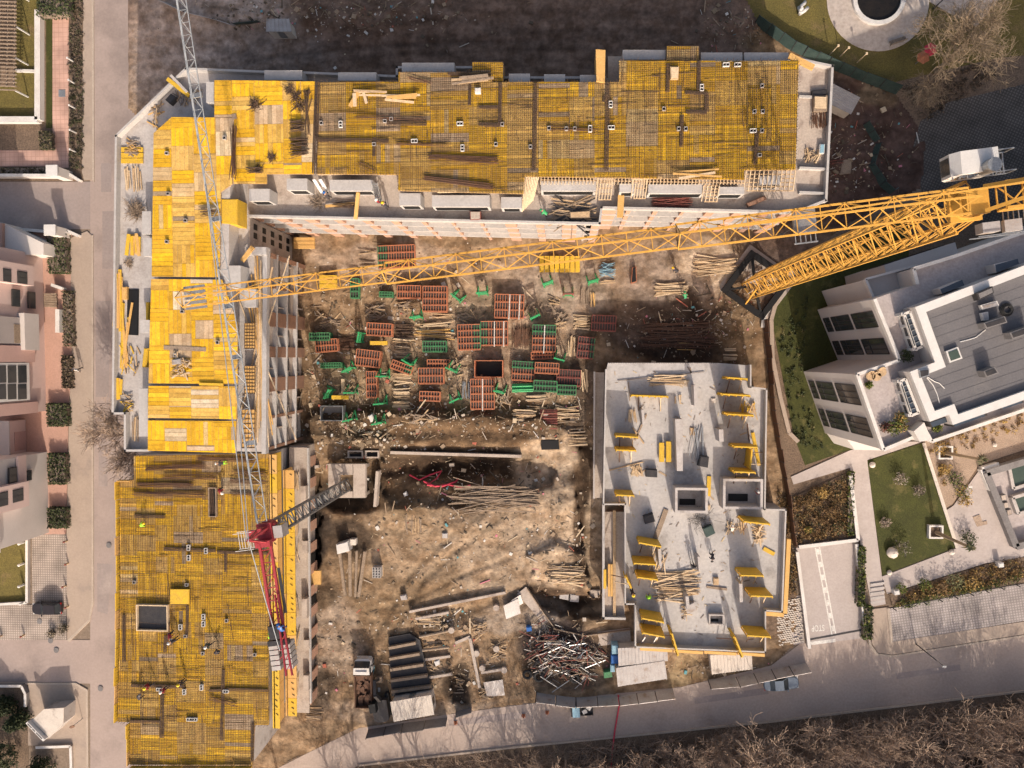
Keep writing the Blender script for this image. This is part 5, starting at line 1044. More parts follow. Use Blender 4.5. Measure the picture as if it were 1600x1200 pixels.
# green stands
def stand(label, x, y, rz, red=False):
    e = thing('formwork_stand', label, 'formwork stand', G(x, y, gz(x, y)), 'green stands between the stacks', R(rz)); e.scale = (.8, .8, 1.25); b = MB()
    for s in (-.75, .75): b.beam((s, -.85, .1), (s, .85, .1), .2)
    b.beam((-.75, -.5, .1), (.75, -.5, .1), .2); b.build('foot', 'green_bright', e, local=True); b = MB()
    for s in (-.75, .75): b.beam((s, -.5, .1), (s, -.5, 2.0), .2); b.beam((s, .75, .15), (s, -.45, 1.9), .14)
    b.beam((-.9, -.5, 2.0), (.9, -.5, 2.0), .24); b.build('upright', 'pipe_red' if red else 'green_bright', e, local=True); b = MB(); b.box((0, -.55, 1.2), (1.2, .08, .5)); b.build('plate', 'green_bright', e, local=True)
STD = [(653, 492, 10, 'alone beside the square orange stack'), (718, 463, -40, 'twisted, between two orange stacks under the jib'), (755, 455, 5, 'upper one of two near the orange stack with pale bars'), (563, 527, 80, 'left of the low orange stack'), (547, 573, 30, 'next to the thin green panels'), (602, 583, 0, 'right of the tilted orange stack'), (643, 562, -30, 'by the crooked panels'), (710, 573, -25, 'beside the empty orange crate'), (712, 620, 25, 'with a fallen prop beside the tall orange stack'), (553, 608, 0, 'left of the narrow upright stack'), (598, 625, 5, 'below the narrow upright stack'), (515, 612, 60, 'above the yellow block'), (595, 655, 10, 'lowest in the yard beside a white box'), (550, 650, 15, 'small one right of the grey skip'), (783, 607, -15, 'right of the tall orange stack'), (855, 440, 20, 'below the yellow boards'), (925, 437, 15, 'on the concrete path under the jib'), (888, 457, 0, 'with a red upright by the concrete path'), (835, 492, 25, 'above the tallest right stack'), (875, 557, -15, 'pale one beside the right column')]
for i, (x, y, r, w) in enumerate(STD): stand('green steel formwork stand '+w, x, y, r, red=(i == 17))
# timber and bar piles
def pile(label, x0, y0, x1, y1, n, mats, seed, name='timber_pile', cat='timber pile', z=None, jit=.06, th=(.06, .16), lay=2, group='timber piles in the yard', long=None, lmax=99):
    rr = random.Random(seed); cx, cy = (x0+x1)/2, (y0+y1)/2; zz = gz(cx, cy) if z is None else z; P, Q = G(x0, y0, zz+.3), G(x1, y1, zz+.3); W, D = abs(Q.x-P.x), abs(P.y-Q.y); c = (P+Q)/2
    hor = long == 'x' if long else W >= D; L, S = (W, D) if hor else (D, W); mats = mats if isinstance(mats, tuple) else (mats,); bs = [MB() for _ in mats]
    for k in range(n):
        b = bs[k % len(mats)] if len(mats) > 1 else bs[0]; t = rr.uniform(-.5, .5)*S; l = min(lmax*rr.uniform(.4, 1), L*rr.uniform(.6, 1.05)); a = rr.gauss(0, jit); w = rr.uniform(*th); ctr = rr.uniform(-.5, .5)*(L-l)*.6; h = zz+.06+rr.random()*.14*lay
        u = (math.cos(a), math.sin(a)) if hor else (math.sin(a), math.cos(a)); o = (c.x+(ctr if hor else t), c.y+(t if hor else ctr))
        b.beam((o[0]-u[0]*l/2, o[1]-u[1]*l/2, h), (o[0]+u[0]*l/2, o[1]+u[1]*l/2, h+rr.uniform(-.05, .08)), w, .07)
    if len(mats) == 1: return tag(bs[0].build(name, mats[0]), label, cat, group)
    e = thing(name, label, cat, (c.x, c.y, zz), group)
    for b, m in zip(bs, mats): b.build('plank', m, e) if b.v else None
    return e
T3 = ('timber', 'timber_pale', 'timber_old')
TP = [('long pale poles heaped between green and orange stacks', 648, 503, 710, 530, 16, ('timber', 'timber_pale', 'ply_bare')), ('pale planks under the dark bar bundle', 613, 528, 648, 539, 10, ('timber', 'timber_pale')), ('loose crossed planks right of the tilted orange stack', 615, 540, 642, 562, 14, T3), ('uppermost sawn timber pile of the plank column', 613, 583, 645, 603, 22, T3), ('middle timber pile of the plank column', 613, 606, 641, 623, 20, T3), ('palest short plank pile at the foot of the plank column', 613, 627, 640, 641, 16, ('timber_pale', 'timber')), ('pale plank lying alone under the orange stacks', 673, 491, 711, 502, 5, 'timber'),
 ('planks leaning beside the dark stack on the concrete path', 920, 457, 934, 480, 8, ('timber', 'ply_bare')), ('dark plank stack standing on the concrete path', 908, 450, 919, 479, 10, 'timber_old'), ('pale timber stack at the lower end of the concrete path', 895, 492, 923, 517, 18, ('timber', 'timber_pale')), ('slim upright timber pile beside the rust red frames', 888, 525, 898, 557, 8, ('timber', 'timber_pale')), ('slim pale pile at the right end of the stacks', 908, 577, 918, 613, 8, 'timber_pale'), ('big tidy stack of pale boards on the open ground by the crane', 1022, 443, 1075, 460, 26, ('timber_pale', 'timber')), ('wide spread of pale planks near the yellow crane foot', 1084, 403, 1154, 428, 40, ('timber_pale', 'timber')),
 ('short boards by the black plate at the edge of the yard', 888, 670, 918, 697, 14, T3), ('splintered boards left of the white sheet', 820, 617, 856, 640, 20, T3), ('stick heap right of the purple steel', 866, 633, 906, 660, 26, T3), ('boards scattered at the left of the purple steel', 800, 640, 838, 665, 22, T3), ('plank on its own above the concrete path', 937, 436, 962, 444, 3, 'timber'), ('two yellow boards dropped on shaded ground', 1058, 536, 1085, 550, 3, 'ply_bare'), ('pale broken boards beside the crane pit', 1130, 545, 1152, 565, 8, 'timber_pale'), ('brush of brown sticks at the top of the lower trench', 700, 758, 842, 800, 30, 'timber_old'),
 ('dark old beams lying on the mound', 745, 770, 845, 790, 10, 'timber_old'), ('weathered stack of grey boards at the lower left', 474, 1104, 505, 1128, 12, ('timber_old', 'timber')), ('old steps of boards in the middle ground', 632, 803, 658, 836, 9, ('timber_old', 'timber')), ('crossed boards on the low mound of rubble', 650, 962, 690, 980, 10, T3), ('broken timber heap on the pale sand', 855, 885, 915, 912, 26, T3), ('loose planks under the north facade at the left', 560, 390, 588, 418, 8, ('timber', 'timber_old'))]
for i, (lb, x0, y0, x1, y1, n, m) in enumerate(TP): pile(lb, x0, y0, x1, y1, n, m, 100+i, jit=.12 if n > 20 else .07)
for i, (x0, y0, x1, y1, n, m) in enumerate([(478, 490, 545, 512, 26, ('timber_old', 'timber', 'timber_old')), (560, 478, 610, 500, 24, ('timber_old', 'timber', 'timber_old')), (612, 472, 652, 490, 22, ('timber_old', 'timber', 'timber_old')), (700, 490, 770, 503, 18, ('timber_old', 'timber', 'timber_old')), (820, 470, 850, 505, 20, ('timber_old', 'timber', 'timber_old')), (860, 490, 895, 520, 20, ('timber_old', 'timber', 'timber_old')), (540, 590, 570, 640, 18, ('timber_old', 'timber', 'timber_old')), (610, 645, 700, 660, 24, ('timber_old', 'timber', 'timber_old')), (700, 560, 735, 590, 18, ('timber_old', 'timber', 'timber_old')), (850, 462, 880, 490, 16, ('timber_old', 'timber', 'timber_old')), (575, 430, 640, 446, 22, ('timber_old', 'timber', 'timber_old')), (770, 600, 800, 650, 24, ('timber_old', 'timber', 'timber_old'))]):
    pile('%s low spread of waste boards from the top among the stacks' % ORD[sorted([490, 478, 472, 490.5, 470, 490.7, 590, 645, 560, 462, 430, 600]).index({3: 490.5, 5: 490.7}.get(i, y0))], x0, y0, x1, y1, n, m, 150+i, jit=.6, th=(.05, .2), lmax=1.7)
for i, (y0, y1, n) in enumerate([(735, 768, 8), (800, 838, 12), (845, 880, 9), (930, 965, 12), (985, 1010, 8), (1048, 1090, 12)]): pile('%s bunch of boards from the north on the pale ledge of the south west block' % ORD[i], 455, y0, 466, y1, n, T3, 170+i, z=3.45, jit=.12, group='boards on the ledge', long='y')
BP = [('dark bundle of bars above the pale planks', 615, 507, 648, 528, 40, 'rebar'), ('reddish bar bundle beside the nearest orange stack', 527, 527, 557, 547, 34, 'rebar_rust'), ('brown bundle of upright sticks left of the tallest right stack', 800, 510, 828, 545, 46, 'rebar_rust'), ('pale blue rods tangled on the concrete path', 936, 412, 962, 431, 22, 'blue_pale'), ('grey scaffold tubes beside the tall orange stack', 722, 595, 735, 625, 14, 'steel'), ('rusty bars lying on the shaded ground north of the slab', 1000, 505, 1120, 545, 60, 'rebar_rust')]
for i, (lb, x0, y0, x1, y1, n, m) in enumerate(BP): pile(lb, x0, y0, x1, y1, n, m, 200+i, 'bar_bundle', 'steel bars', jit=.3 if i == 3 else .06, th=(.05, .08), lay=3, group='bar bundles in the yard')
b = MB()
for k in range(5): b.tube([tuple(G(800, 601+2.7*k, .5+.15*(k % 2))), tuple(G(833, 600+2.7*k, .5+.15*(k % 2)))], .12, 8)
tag(b.build('tube_bundle', 'green_bright'), 'bright green tubes lying in a row beside green panels', 'tubes')
e = thing('steel_bundle', 'purple red steel props strapped on timber at the lower right', 'steel props', G(858, 656, 0)); b = MB()
for k in range(12): b.beam(G(844, 641+2.6*k, .5+.1*(k % 3)), G(871, 641+2.6*k, .5+.1*(k % 3)), .16)
b.build('prop', 'pipe_red', e); b = MB()
for x in (849, 866): b.beam(G(x, 638, .2), G(x, 675, .2), .14)
b.build('bearer', 'timber', e)
def skip(label, x0, y0, x1, y1, mat, rim, h=1.3, inner='black'):
    z = gz((x0+x1)/2, (y0+y1)/2); return frame_box('steel_crate', label, 'crate', x0, y0, x1, y1, z, h, .1, rim, inner)
skip('empty open crate with orange rims and a black inside', 741, 563, 786, 590, 'panel_orange', 'panel_orange', 1.5); skip('grey steel skip with one orange edge at the lower left', 500, 634, 536, 658, 'steel_dark', 'steel', 1.4, 'concrete_dark')
def yblock(label, x0, y0, x1, y1, n, lift=.4, vert=False, mat='ply_yellow', name='board_stack', cat='board stack', z=None, h=.35):
    zz = gz((x0+x1)/2, (y0+y1)/2) if z is None else z; e = thing(name, label, cat, G((x0+x1)/2, (y0+y1)/2, zz)); b = MB()
    for k in range(n):
        if vert: pxprism(b, [(x0+(x1-x0)*k/n, y0), (x0+(x1-x0)*(k+.86)/n, y0), (x0+(x1-x0)*(k+.86)/n, y1), (x0+(x1-x0)*k/n, y1)], zz+lift, zz+lift+h+.03*(k % 2))
        else: pxprism(b, [(x0, y0+(y1-y0)*k/n), (x1, y0+(y1-y0)*k/n), (x1, y0+(y1-y0)*(k+.86)/n), (x0, y0+(y1-y0)*(k+.86)/n)], zz+lift, zz+lift+h+.03*(k % 2))
    b.build('board', mat, e); b = MB()
    for t in (.2, .8): b.beam(G(x0+(x1-x0)*t, y0, zz+lift*.5), G(x0+(x1-x0)*t, y1, zz+lift*.5), .15, lift) if not vert else b.beam(G(x0, y0+(y1-y0)*t, zz+lift*.5), G(x1, y0+(y1-y0)*t, zz+lift*.5), .15, lift)
    b.build('bearer', 'timber', e); return e
yblock('row of eight yellow shuttering boards under the jib', 843, 400, 907, 425, 8, vert=True); yblock('yellow block of boards above the grey skip', 518, 618, 544, 625, 1, 1.2); yblock('yellow block of boards between the low orange stack and planks', 578, 533, 605, 540, 1, 1.0); yblock('yellow boards dropped below the jib beside the west wing', 499, 430, 526, 451, 3, .5)
yblock('pale yellow platform on timber beside the south west ledge', 468, 892, 501, 917, 1, 1.6, mat='ply_bare'); yblock('pale yellow platform at the foot of the north facade', 459, 371, 491, 389, 3, 1.2, mat='ply_bare')
yblock('left one of two yellow shutters lying on the slab', 1030, 692, 1039, 722, 1, .3, True, z=ZSE); yblock('right one of two yellow shutters lying on the slab', 1041, 690, 1050, 722, 1, .3, True, z=ZSE)
yblock('upright pale pallet by the left end of the plank heap', 533, 592, 539, 622, 1, .3, True, 'timber_pale')
for k, (lb, q) in enumerate([('first long dark steel beam from the left on the bare ground', (531, 860, 540, 930)), ('second long dark steel beam from the left on the bare ground', (547, 860, 548, 931)), ('third long dark steel beam from the left on the bare ground', (558, 860, 556, 932)), ('fourth long dark steel beam, slanting, on the bare ground', (571, 861, 561, 932))]):
    b = MB(); P, Q = G(q[0], q[1], .15), G(q[2], q[3], .15); w = .38 if k != 2 else .26; b.beam(P, Q, w, .06); b.beam(P+Vector((0, 0, .3)), Q+Vector((0, 0, .3)), w, .06); b.beam(P+Vector((0, 0, .15)), Q+Vector((0, 0, .15)), .08, .24); tag(b.build('steel_beam', 'timber_old'), lb, 'steel beam', 'long steel beams on the bare ground')
p = G(592, 891, 0); e = thing('block_pallet', 'pallet of hollow blocks beside the long steel beams', 'pallet', p); b = MB()
for i in range(3):
    for j in range(4):
        for t in (-1, 1): b.box((p.x-.38+.38*i+.14*t, p.y-.5+.36*j, .75), (.06, .34, 1.2)); b.box((p.x-.38+.38*i, p.y-.5+.36*j+.15*t, .75), (.22, .05, 1.2))
b.build('hollow_block', 'concrete_new', e); b = MB(); b.box((p.x, p.y, .08), (1.3, 1.6, .12)); b.build('pallet_base', 'timber', e)
def crate(name, label, cat, pts, h, mat, z=None, lid=None):
    cx, cy = sum(q[0] for q in pts)/len(pts), sum(q[1] for q in pts)/len(pts); zz = gz(cx, cy) if z is None else z; e = thing(name, label, cat, G(cx, cy, zz)); b = MB(); pxprism(b, pts, zz, zz+h); b.build('casing', mat, e); b = MB(); w = inset(xy(pts, zz+h), .08); b.prism(w, zz+h+.004, zz+h+.06); b.build('lid', lid or mat, e); return e
crate('site_box', 'white box hoisted beside the steel beams', 'box', [(525, 851), (543, 846), (546, 861), (527, 866)], 1.6, 'white_dirty', lid='white_paint'); crate('site_box', 'small pale drum box next to the white box', 'box', [(547, 842), (556, 842), (556, 852), (547, 852)], .9, 'cabin_pale'); crate('site_box', 'small white box by the lowest green stand', 'box', [(575, 650), (581, 647), (585, 656), (579, 660)], .6, 'white_paint')
crate('site_box', 'grey concrete block near the centre of the yard', 'block', [(625, 931), (634, 929), (636, 937), (627, 938)], .5, 'concrete'); crate('site_box', 'white crate left of the trench in the middle', 'box', [(630, 771), (634, 768), (637, 774), (632, 776)], .5, 'white_paint'); crate('site_box', 'white box on the churned ground right of the dark beams', 'box', [(678, 1034), (686, 1031), (687, 1038), (681, 1041)], .5, 'white_paint'); crate('site_box', 'white box at the lower left by the ledge', 'box', [(477, 1047), (482, 1045), (485, 1052), (479, 1054)], .5, 'white_paint'); crate('site_box', 'beige square block above the lower trench', 'block', [(691, 833), (699, 833), (699, 841), (691, 841)], .4, 'concrete')
crate('foundation_block', 'left grey concrete block below the sand slope', 'block', [(875, 922), (889, 925), (888, 938), (874, 935)], 1.0, 'concrete'); crate('foundation_block', 'right grey concrete block below the sand slope', 'block', [(891, 928), (905, 930), (904, 941), (890, 940)], 1.0, 'concrete'); crate('foundation_block', 'flat grey slab beside the ledge of the slab block', 'block', [(921, 921), (938, 922), (937, 934), (921, 934)], .5, 'concrete_warm')
crate('black_plate', 'black rubber plate lying on planks at the lower right', 'plate', [(845, 687), (873, 687), (874, 702), (846, 703)], .4, 'black'); crate('grey_container', 'orange trough lying on the ground under the jib', 'trough', [(988, 418), (994, 416), (995, 440), (986, 443)], .7, 'panel_orange', lid='black')
# twin manhole, kerb walls of the trenches
for q, w in (((543, 704, 567, 716), 'left'), ((570, 704, 592, 716), 'right')): frame_box('concrete_shaft', '%s one of two square concrete shafts above the crane base' % w, 'shaft', *q, .05, .6, .18, 'concrete_warm')
for lb, a, c, h in (('long concrete kerb wall above the trench', (612, 706), (815, 712), .8), ('thin concrete wall dropping along the crane base pit', (592, 735), (588, 790), .9), ('concrete kerb along the dark trench by the south west block', (480, 730), (500, 728), .6), ('old foundation wall slanting through the lower yard', (735, 995), (750, 1072), .6), ('stub of foundation wall joined to the slanting one', (735, 993), (712, 1003), .5)):
    b = MB(); P, Q = G(*a, 0), G(*c, 0); b.beam((P.x, P.y, h/2-.5), (Q.x, Q.y, h/2-.5), .38, h+1); tag(b.build('kerb_wall', 'concrete_warm'), lb, 'wall')
for lb, a, c in (('left pipe half buried at the lower yard', (655, 995), (708, 984)), ('lower pipe half buried at the lower yard', (660, 1016), (702, 1011))): b = MB(); b.tube([G(*a, .5), G(*c, .5)], .2, 8); tag(b.build('pipe', 'timber_old'), lb, 'pipe')
for lb, a, c in (('low old foundation wall above the half buried pipes', (650, 966), (702, 956)), ('low foundation stub right of the beam rack', (662, 1030), (704, 1024)), ('low foundation wall above the silver sheet', (752, 1050), (790, 1044)), ('thin foundation wall below the half buried pipes', (668, 1058), (706, 1052)), ('concrete edge strip crossing the sandy ground', (640, 955), (790, 925))):
    b = MB(); P, Q = G(*a, gz(*a)+.15), G(*c, gz(*c)+.15); b.beam(P, Q, .32, .7); tag(b.build('kerb_wall', 'concrete_warm'), lb, 'wall')
for i, (x, y) in enumerate([(745, 1019), (754, 1042), (788, 1045), (776, 1012), (706, 983), (776, 948)]):
    p = G(x, y, gz(x, y)); b = MB(); b.tube([p-Vector((0, 0, .3)), p+Vector((0, 0, .55))], .42, 14); tag(b.build('concrete_pile', 'concrete_warm'), '%s round concrete pile head from the left in the lower yard' % ORD[sorted([745, 754, 788, 776, 706, 776.5]).index(x if i != 5 else 776.5)], 'pile head', 'round pile heads')
for i, q in enumerate([(655, 1000, 700, 1012), (660, 1040, 690, 1060), (735, 975, 765, 1000), (760, 1005, 800, 1030), (700, 1060, 740, 1085), (745, 1075, 775, 1095)]): pile('%s patch of old boards from the top in the lower yard' % ORD[sorted([1000, 1040, 975, 1005, 1060, 1075]).index(q[1])], *q, 14, ('timber_old', 'timber'), 180+i, jit=.5, lmax=2.2, group='old boards in the lower yard')
b = MB(); pxprism(b, [(808, 928), (822, 917), (842, 948), (866, 980), (915, 990), (984, 981), (986, 1003), (910, 1013), (858, 993), (838, 962)], -1.4, .25); struct(b.build('site_path', 'concrete_warm'))
b = MB()
for P, Q in zip(GP([(824, 918), (844, 948), (868, 981), (915, 991), (984, 982)], 0), GP([(844, 948), (868, 981), (915, 991), (984, 982), (984.5, 982)], 0)): b.beam((P.x, P.y, .2), (Q.x, Q.y, .2), .12, .9)
tag(b.build('low_wall', 'timber_old'), 'low rusty edging along the curved concrete site path', 'edging')
# slatted dark ramp behind the beige cabin
e = thing('beam_rack', 'rack of dark beams with pale edges behind the beige cabin', 'beam rack', G(640, 1040, 0)); b = MB(); pxprism(b, [(607, 996), (640, 990), (656, 1000), (675, 1080), (612, 1088)], 0, .5); b.build('bed', 'steel_dark', e)
for k in range(5): b = MB(); b.beam(G(608+1*k, 1012+17*k, .8), G(650+6*k, 1004+17*k, .8), .35, .6); b.build('beam', 'timber_old', e)
# junk heap by the cabins
rr = random.Random(77); e = thing('scrap_heap', 'tangled heap of red and white pipes and scrap beside the cabins', 'scrap heap', G(880, 1020, 0))
for mat, n, r in (('pipe_red', 80, .055), ('sheet_metal', 55, .05), ('steel_dark', 110, .07), ('timber_old', 80, .07), ('steel', 40, .06), ('white_dirty', 14, .05)):
    b = MB()
    for k in range(n):
        x, y = rr.gauss(880, 28), rr.gauss(1018, 22)
        if not inside(x, y, [(812, 965), (840, 960), (865, 996), (950, 1010), (960, 1060), (940, 1072), (850, 1075), (825, 1050)]): continue
        c = G(x, y, gz(x, y)+rr.uniform(.15, .9)); a = rr.choice((-.6, -.5, .2, .9))+rr.gauss(0, .35); L = rr.uniform(.6, 3.2); d = Vector((math.cos(a), math.sin(a), rr.gauss(0, .15)))*L/2; b.tube([c-d, c+d], r, 5)
    b.build('scrap_piece', mat, e)
for lb, x, y, r in (('black tyre lying at the left foot of the scrap heap', 842, 1057, .6), ('second tyre in front of the scrap heap', 898, 1060, .5), ('tyre lying near the lower fence at the left', 824, 1054, .5)):
    b = MB(); c = G(x, y, .5); b.tube([(c.x+r*math.cos(t*.5236), c.y+r*math.sin(t*.5236), c.z) for t in range(13)], .2, 8); tag(b.build('tyre', 'rubber'), lb, 'tyre')
crate('grey_box', 'teal drum lid beside the cabins', 'drum', [(943, 1050), (955, 1048), (957, 1058), (944, 1060)], .9, 'panel_green'); crate('blue_tank', 'upper blue tank against the cabin wall', 'tank', [(956, 1008), (966, 1008), (966, 1022), (956, 1022)], 1.6, 'blue_pale'); crate('blue_tank', 'dark blue tank in the middle against the cabin wall', 'tank', [(955, 1024), (967, 1024), (967, 1037), (955, 1037)], 1.4, 'blue'); crate('blue_tank', 'lower pale blue tank against the cabin wall', 'tank', [(954, 1039), (961, 1039), (961, 1050), (954, 1050)], 1.3, 'blue_pale'); crate('blue_drum', 'small blue drum on the scrap at the left', 'drum', [(822, 980), (830, 979), (831, 986), (823, 987)], .8, 'blue')
# site cabins
def cabin(label, pts, h, roof='sheet_metal', wall='cabin_pale', ribs=9, along=True, door=0, group='site cabins', marks=False):
    z0 = gz(sum(p[0] for p in pts)/4, sum(p[1] for p in pts)/4)-.1; w = GP(pts, z0+h); e = thing('site_cabin', label, 'cabin', (w[0].x, w[0].y, z0), group); b = MB(); i = inset([(p.x, p.y) for p in w], .12); b.prism(i, z0, z0+h-.14); b.build('wall', wall, e)
    b = MB(); b.prism([(p.x, p.y) for p in w], z0+h-.14, z0+h-.05); a, c = (0, 1) if along else (1, 2); o1, o2 = (3, 2) if along else (0, 3)
    for k in range(ribs+1):
        t = k/ribs; P, Q = w[a].lerp(w[c], t), w[o1].lerp(w[o2], t); b.beam(P+Vector((0, 0, -.02)), Q+Vector((0, 0, -.02)), .09, .09)
    b.build('roof', roof, e); n = (Vector((*i[1], 0))+Vector((*i[0], 0)))/2
    for s, nm, mt in ((door, 'door', 'steel'), ((door+1) % 4, 'window', 'glass')):
        A, B = Vector((*i[s], 0)), Vector((*i[(s+1) % 4], 0)); d = (B-A).normalized(); m = A.lerp(B, .5); b = MB(); wd = min(.9, (B-A).length*.4); b.beam(m-d*wd/2+Vector((0, 0, z0+h*.48)), m+d*wd/2+Vector((0, 0, z0+h*.48)), .1, h*.7 if nm == 'door' else h*.35); b.build(nm, mt, e)
    return e
cabin('upper one of two grey roofed cabins beside the blue tanks', [(966, 1013), (1042, 1010), (1043, 1033), (967, 1041)], 2.6, ribs=14); cabin('lower one of two grey roofed cabins beside the blue tanks', [(963, 1044), (1038, 1033), (1042, 1061), (966, 1073)], 2.6, ribs=14); cabin('pale cabin pushed against the south side of the slab block', [(1110, 1024), (1174, 1022), (1175, 1046), (1113, 1054)], 2.6, 'cabin_pale', ribs=12)
cabin('beige corrugated cabin in front of the beam rack', [(610, 1097), (673, 1086), (678, 1117), (616, 1128)], 2.7, 'cabin_pale', ribs=16); cabin('small blue roofed cabin beside the earth road at the top', [(417, 29), (451, 29), (455, 49), (416, 49)], 2.5, 'sheet_metal', ribs=6, door=2); cabin('tilted grey cabin behind the east end of the north wing', [(1299, 130), (1344, 153), (1330, 178), (1297, 162)], 2.5, 'sheet_metal', ribs=8, along=False)
for lb, pts in (('crumpled silver sheet standing on the ground near the fence', [(757, 1066), (784, 1062), (787, 1088), (762, 1090)]), ('corrugated sheet leaning by the scrap heap', [(788, 946), (808, 936), (812, 960), (792, 968)]), ('corrugated sheets stacked under the slanted path', [(800, 938), (812, 930), (816, 944), (804, 952)])):
    z = gz(pts[0][0], pts[0][1]); w = GP(pts, z+.6); b = MB()
    for k in range(10): b.beam(w[0].lerp(w[1], k/9), w[3].lerp(w[2], k/9)-Vector((0, 0, .3)), .26, .04+.03*(k % 2))
    tag(b.build('corrugated_sheet', 'sheet_metal'), lb, 'metal sheet')
# fences round the site
def fence(label, path, h, mat, post='steel_dark', step=2.2, t=.06, lean=0.0, name='site_fence', gap=.03):
    P = GP(path); e = thing(name, label, 'fence', P[0]); rr = random.Random(len(path)*7+int(path[0][0])); b = MB(); c = MB()
    for p, q in zip(P, P[1:]):
        n = max(1, int((q-p).length/step)); d = (q-p).normalized(); s = Vector((-d.y, d.x, 0))
        for k in range(n):
            a, z = p.lerp(q, k/n), p.lerp(q, (k+1-gap)/n); l = s*(lean+rr.gauss(0, .06)); up = (l+Vector((0, 0, h))).normalized()
            b = MB(); c = MB(); b.beam(a+l*.5+Vector((0, 0, h/2)), z+l*.5+Vector((0, 0, h/2)), t, h, up=up); c.beam(a, a+l+Vector((0, 0, h+.1)), .09); b.build('fence_panel', mat, e); c.build('post', post, e)
    return e
fence('grey sheet fence along the street below the scrap heap', [(838, 1082), (900, 1090), (966, 1087), (1052, 1076)], 2.0, 'sheet_metal', lean=-.5); fence('sheet fence along the street below the slab block', [(1106, 1062), (1150, 1058), (1205, 1046), (1260, 1035)], 2.0, 'sheet_metal', lean=-.5); fence('dark sheet fence in front of the beige cabin', [(576, 1140), (630, 1130), (700, 1121)], 1.8, 'concrete_dark', lean=-.4); fence('short dark sheet by the silver sheet', [(713, 1112), (738, 1104)], 1.4, 'concrete_dark', lean=-.3)
fence('green netting fence bending round the park', [(1178, 38), (1235, 80), (1290, 104), (1345, 128), (1400, 148)], 1.8, 'tarp_green', lean=.5, step=1.6); fence('torn green netting inside the rubble yard', [(1345, 198), (1362, 226), (1352, 262), (1372, 292), (1388, 306)], 1.4, 'tarp_green', lean=.7, step=1.3); fence('pale hoarding round the rubble at the top left', [(262, 4), (300, 22), (345, 33), (372, 42)], 2.0, 'sheet_metal', lean=-.6); fence('green hoarding past the pale one at the top', [(372, 40), (412, 36)], 2.0, 'tarp_green', lean=-.5)
fence('rusty site fence between the slab block and the garden', [(1192, 500), (1199, 560), (1205, 640), (1218, 720), (1228, 770), (1238, 850)], 2.0, 'rebar_rust', step=1.5)
# loose rubble, chips and litter
b = MB(); rr = random.Random(5)
ZONES = [(640, 560, 190, 150, 1700), (560, 690, 90, 40, 420), (700, 660, 200, 30, 300), (500, 600, 30, 60, 160), (870, 640, 60, 60, 260), (1060, 520, 100, 45, 350), (880, 850, 70, 90, 330), (700, 830, 130, 110, 420), (560, 1000, 90, 90, 260), (690, 970, 50, 22, 200), (880, 1020, 70, 45, 330), (560, 25, 180, 38, 700), (420, 20, 100, 25, 250), (1150, 40, 60, 40, 260), (1350, 240, 70, 90, 500), (1300, 250, 20, 70, 120), (1150, 480, 50, 60, 200), (480, 1000, 20, 120, 120), (720, 1040, 60, 60, 180), (760, 760, 100, 40, 220), (1110, 1045, 100, 14, 120)]
CC = [(.55, .52, .48), (.42, .36, .3), (.3, .22, .15), (.6, .57, .53), (.2, .15, .1), (.09, .07, .05), (.5, .4, .28), (.38, .12, .08), (.12, .3, .33), (.55, .2, .25)]; CW = [2.2, 5, 9, .8, 9, 7, 5, .8, .4, .5]
for x, y, rx, ry, n in ZONES:
    for k in range(int(n*(1.25 if y > 335 else .7))):
        px, py = rr.gauss(x, rx*.55), rr.gauss(y, ry*.55)
        if not inside(px, py, SITE) or inside(px, py, HALL): continue
        s = min(.55, .06+rr.expovariate(11)); b.col = rr.choices(CC, CW if y > 335 else (1.5, 3, 6, .25, 9, 9, 2, .8, .5, .2))[0]; p = G(px, py, gz(px, py)+s*.12)
        if rr.random() < .3: a = rr.uniform(0, 3.1); b.beam(p, p+Vector((math.cos(a), math.sin(a), .05))*s*4, s*.3, .05)
        else: b.box(p, (s*rr.uniform(.6, 1.4), s*rr.uniform(.6, 1.4), s*.5), rr.uniform(0, 3))
tag(b.build('rubble', 'chips'), kind='stuff')
for lb, pts, m in (('red plastic hose snaking across the trench', [(640, 742), (655, 750), (672, 742), (690, 736), (682, 748), (668, 758), (690, 760), (712, 753), (716, 748)], 'hose_red'), ('second red hose lying below the first in the trench', [(662, 752), (680, 760), (700, 757), (722, 762), (735, 758)], 'hose_red')):
    b = MB(); b.tube([tuple(G(x, y, gz(x, y)+.15)) for x, y in pts], .13, 6); tag(b.build('hose', m), lb, 'hose')
b = MB(); b.tube([tuple(G(966, 1086, .3)), tuple(G(968, 1100, .25)), tuple(G(961, 1140, .2)), tuple(G(957, 1170, .3)), tuple(G(954, 1215, .5))], .1, 6); tag(b.build('barrier_tape', 'hose_red'), 'red line stretched across the south street from the fence', 'barrier line')
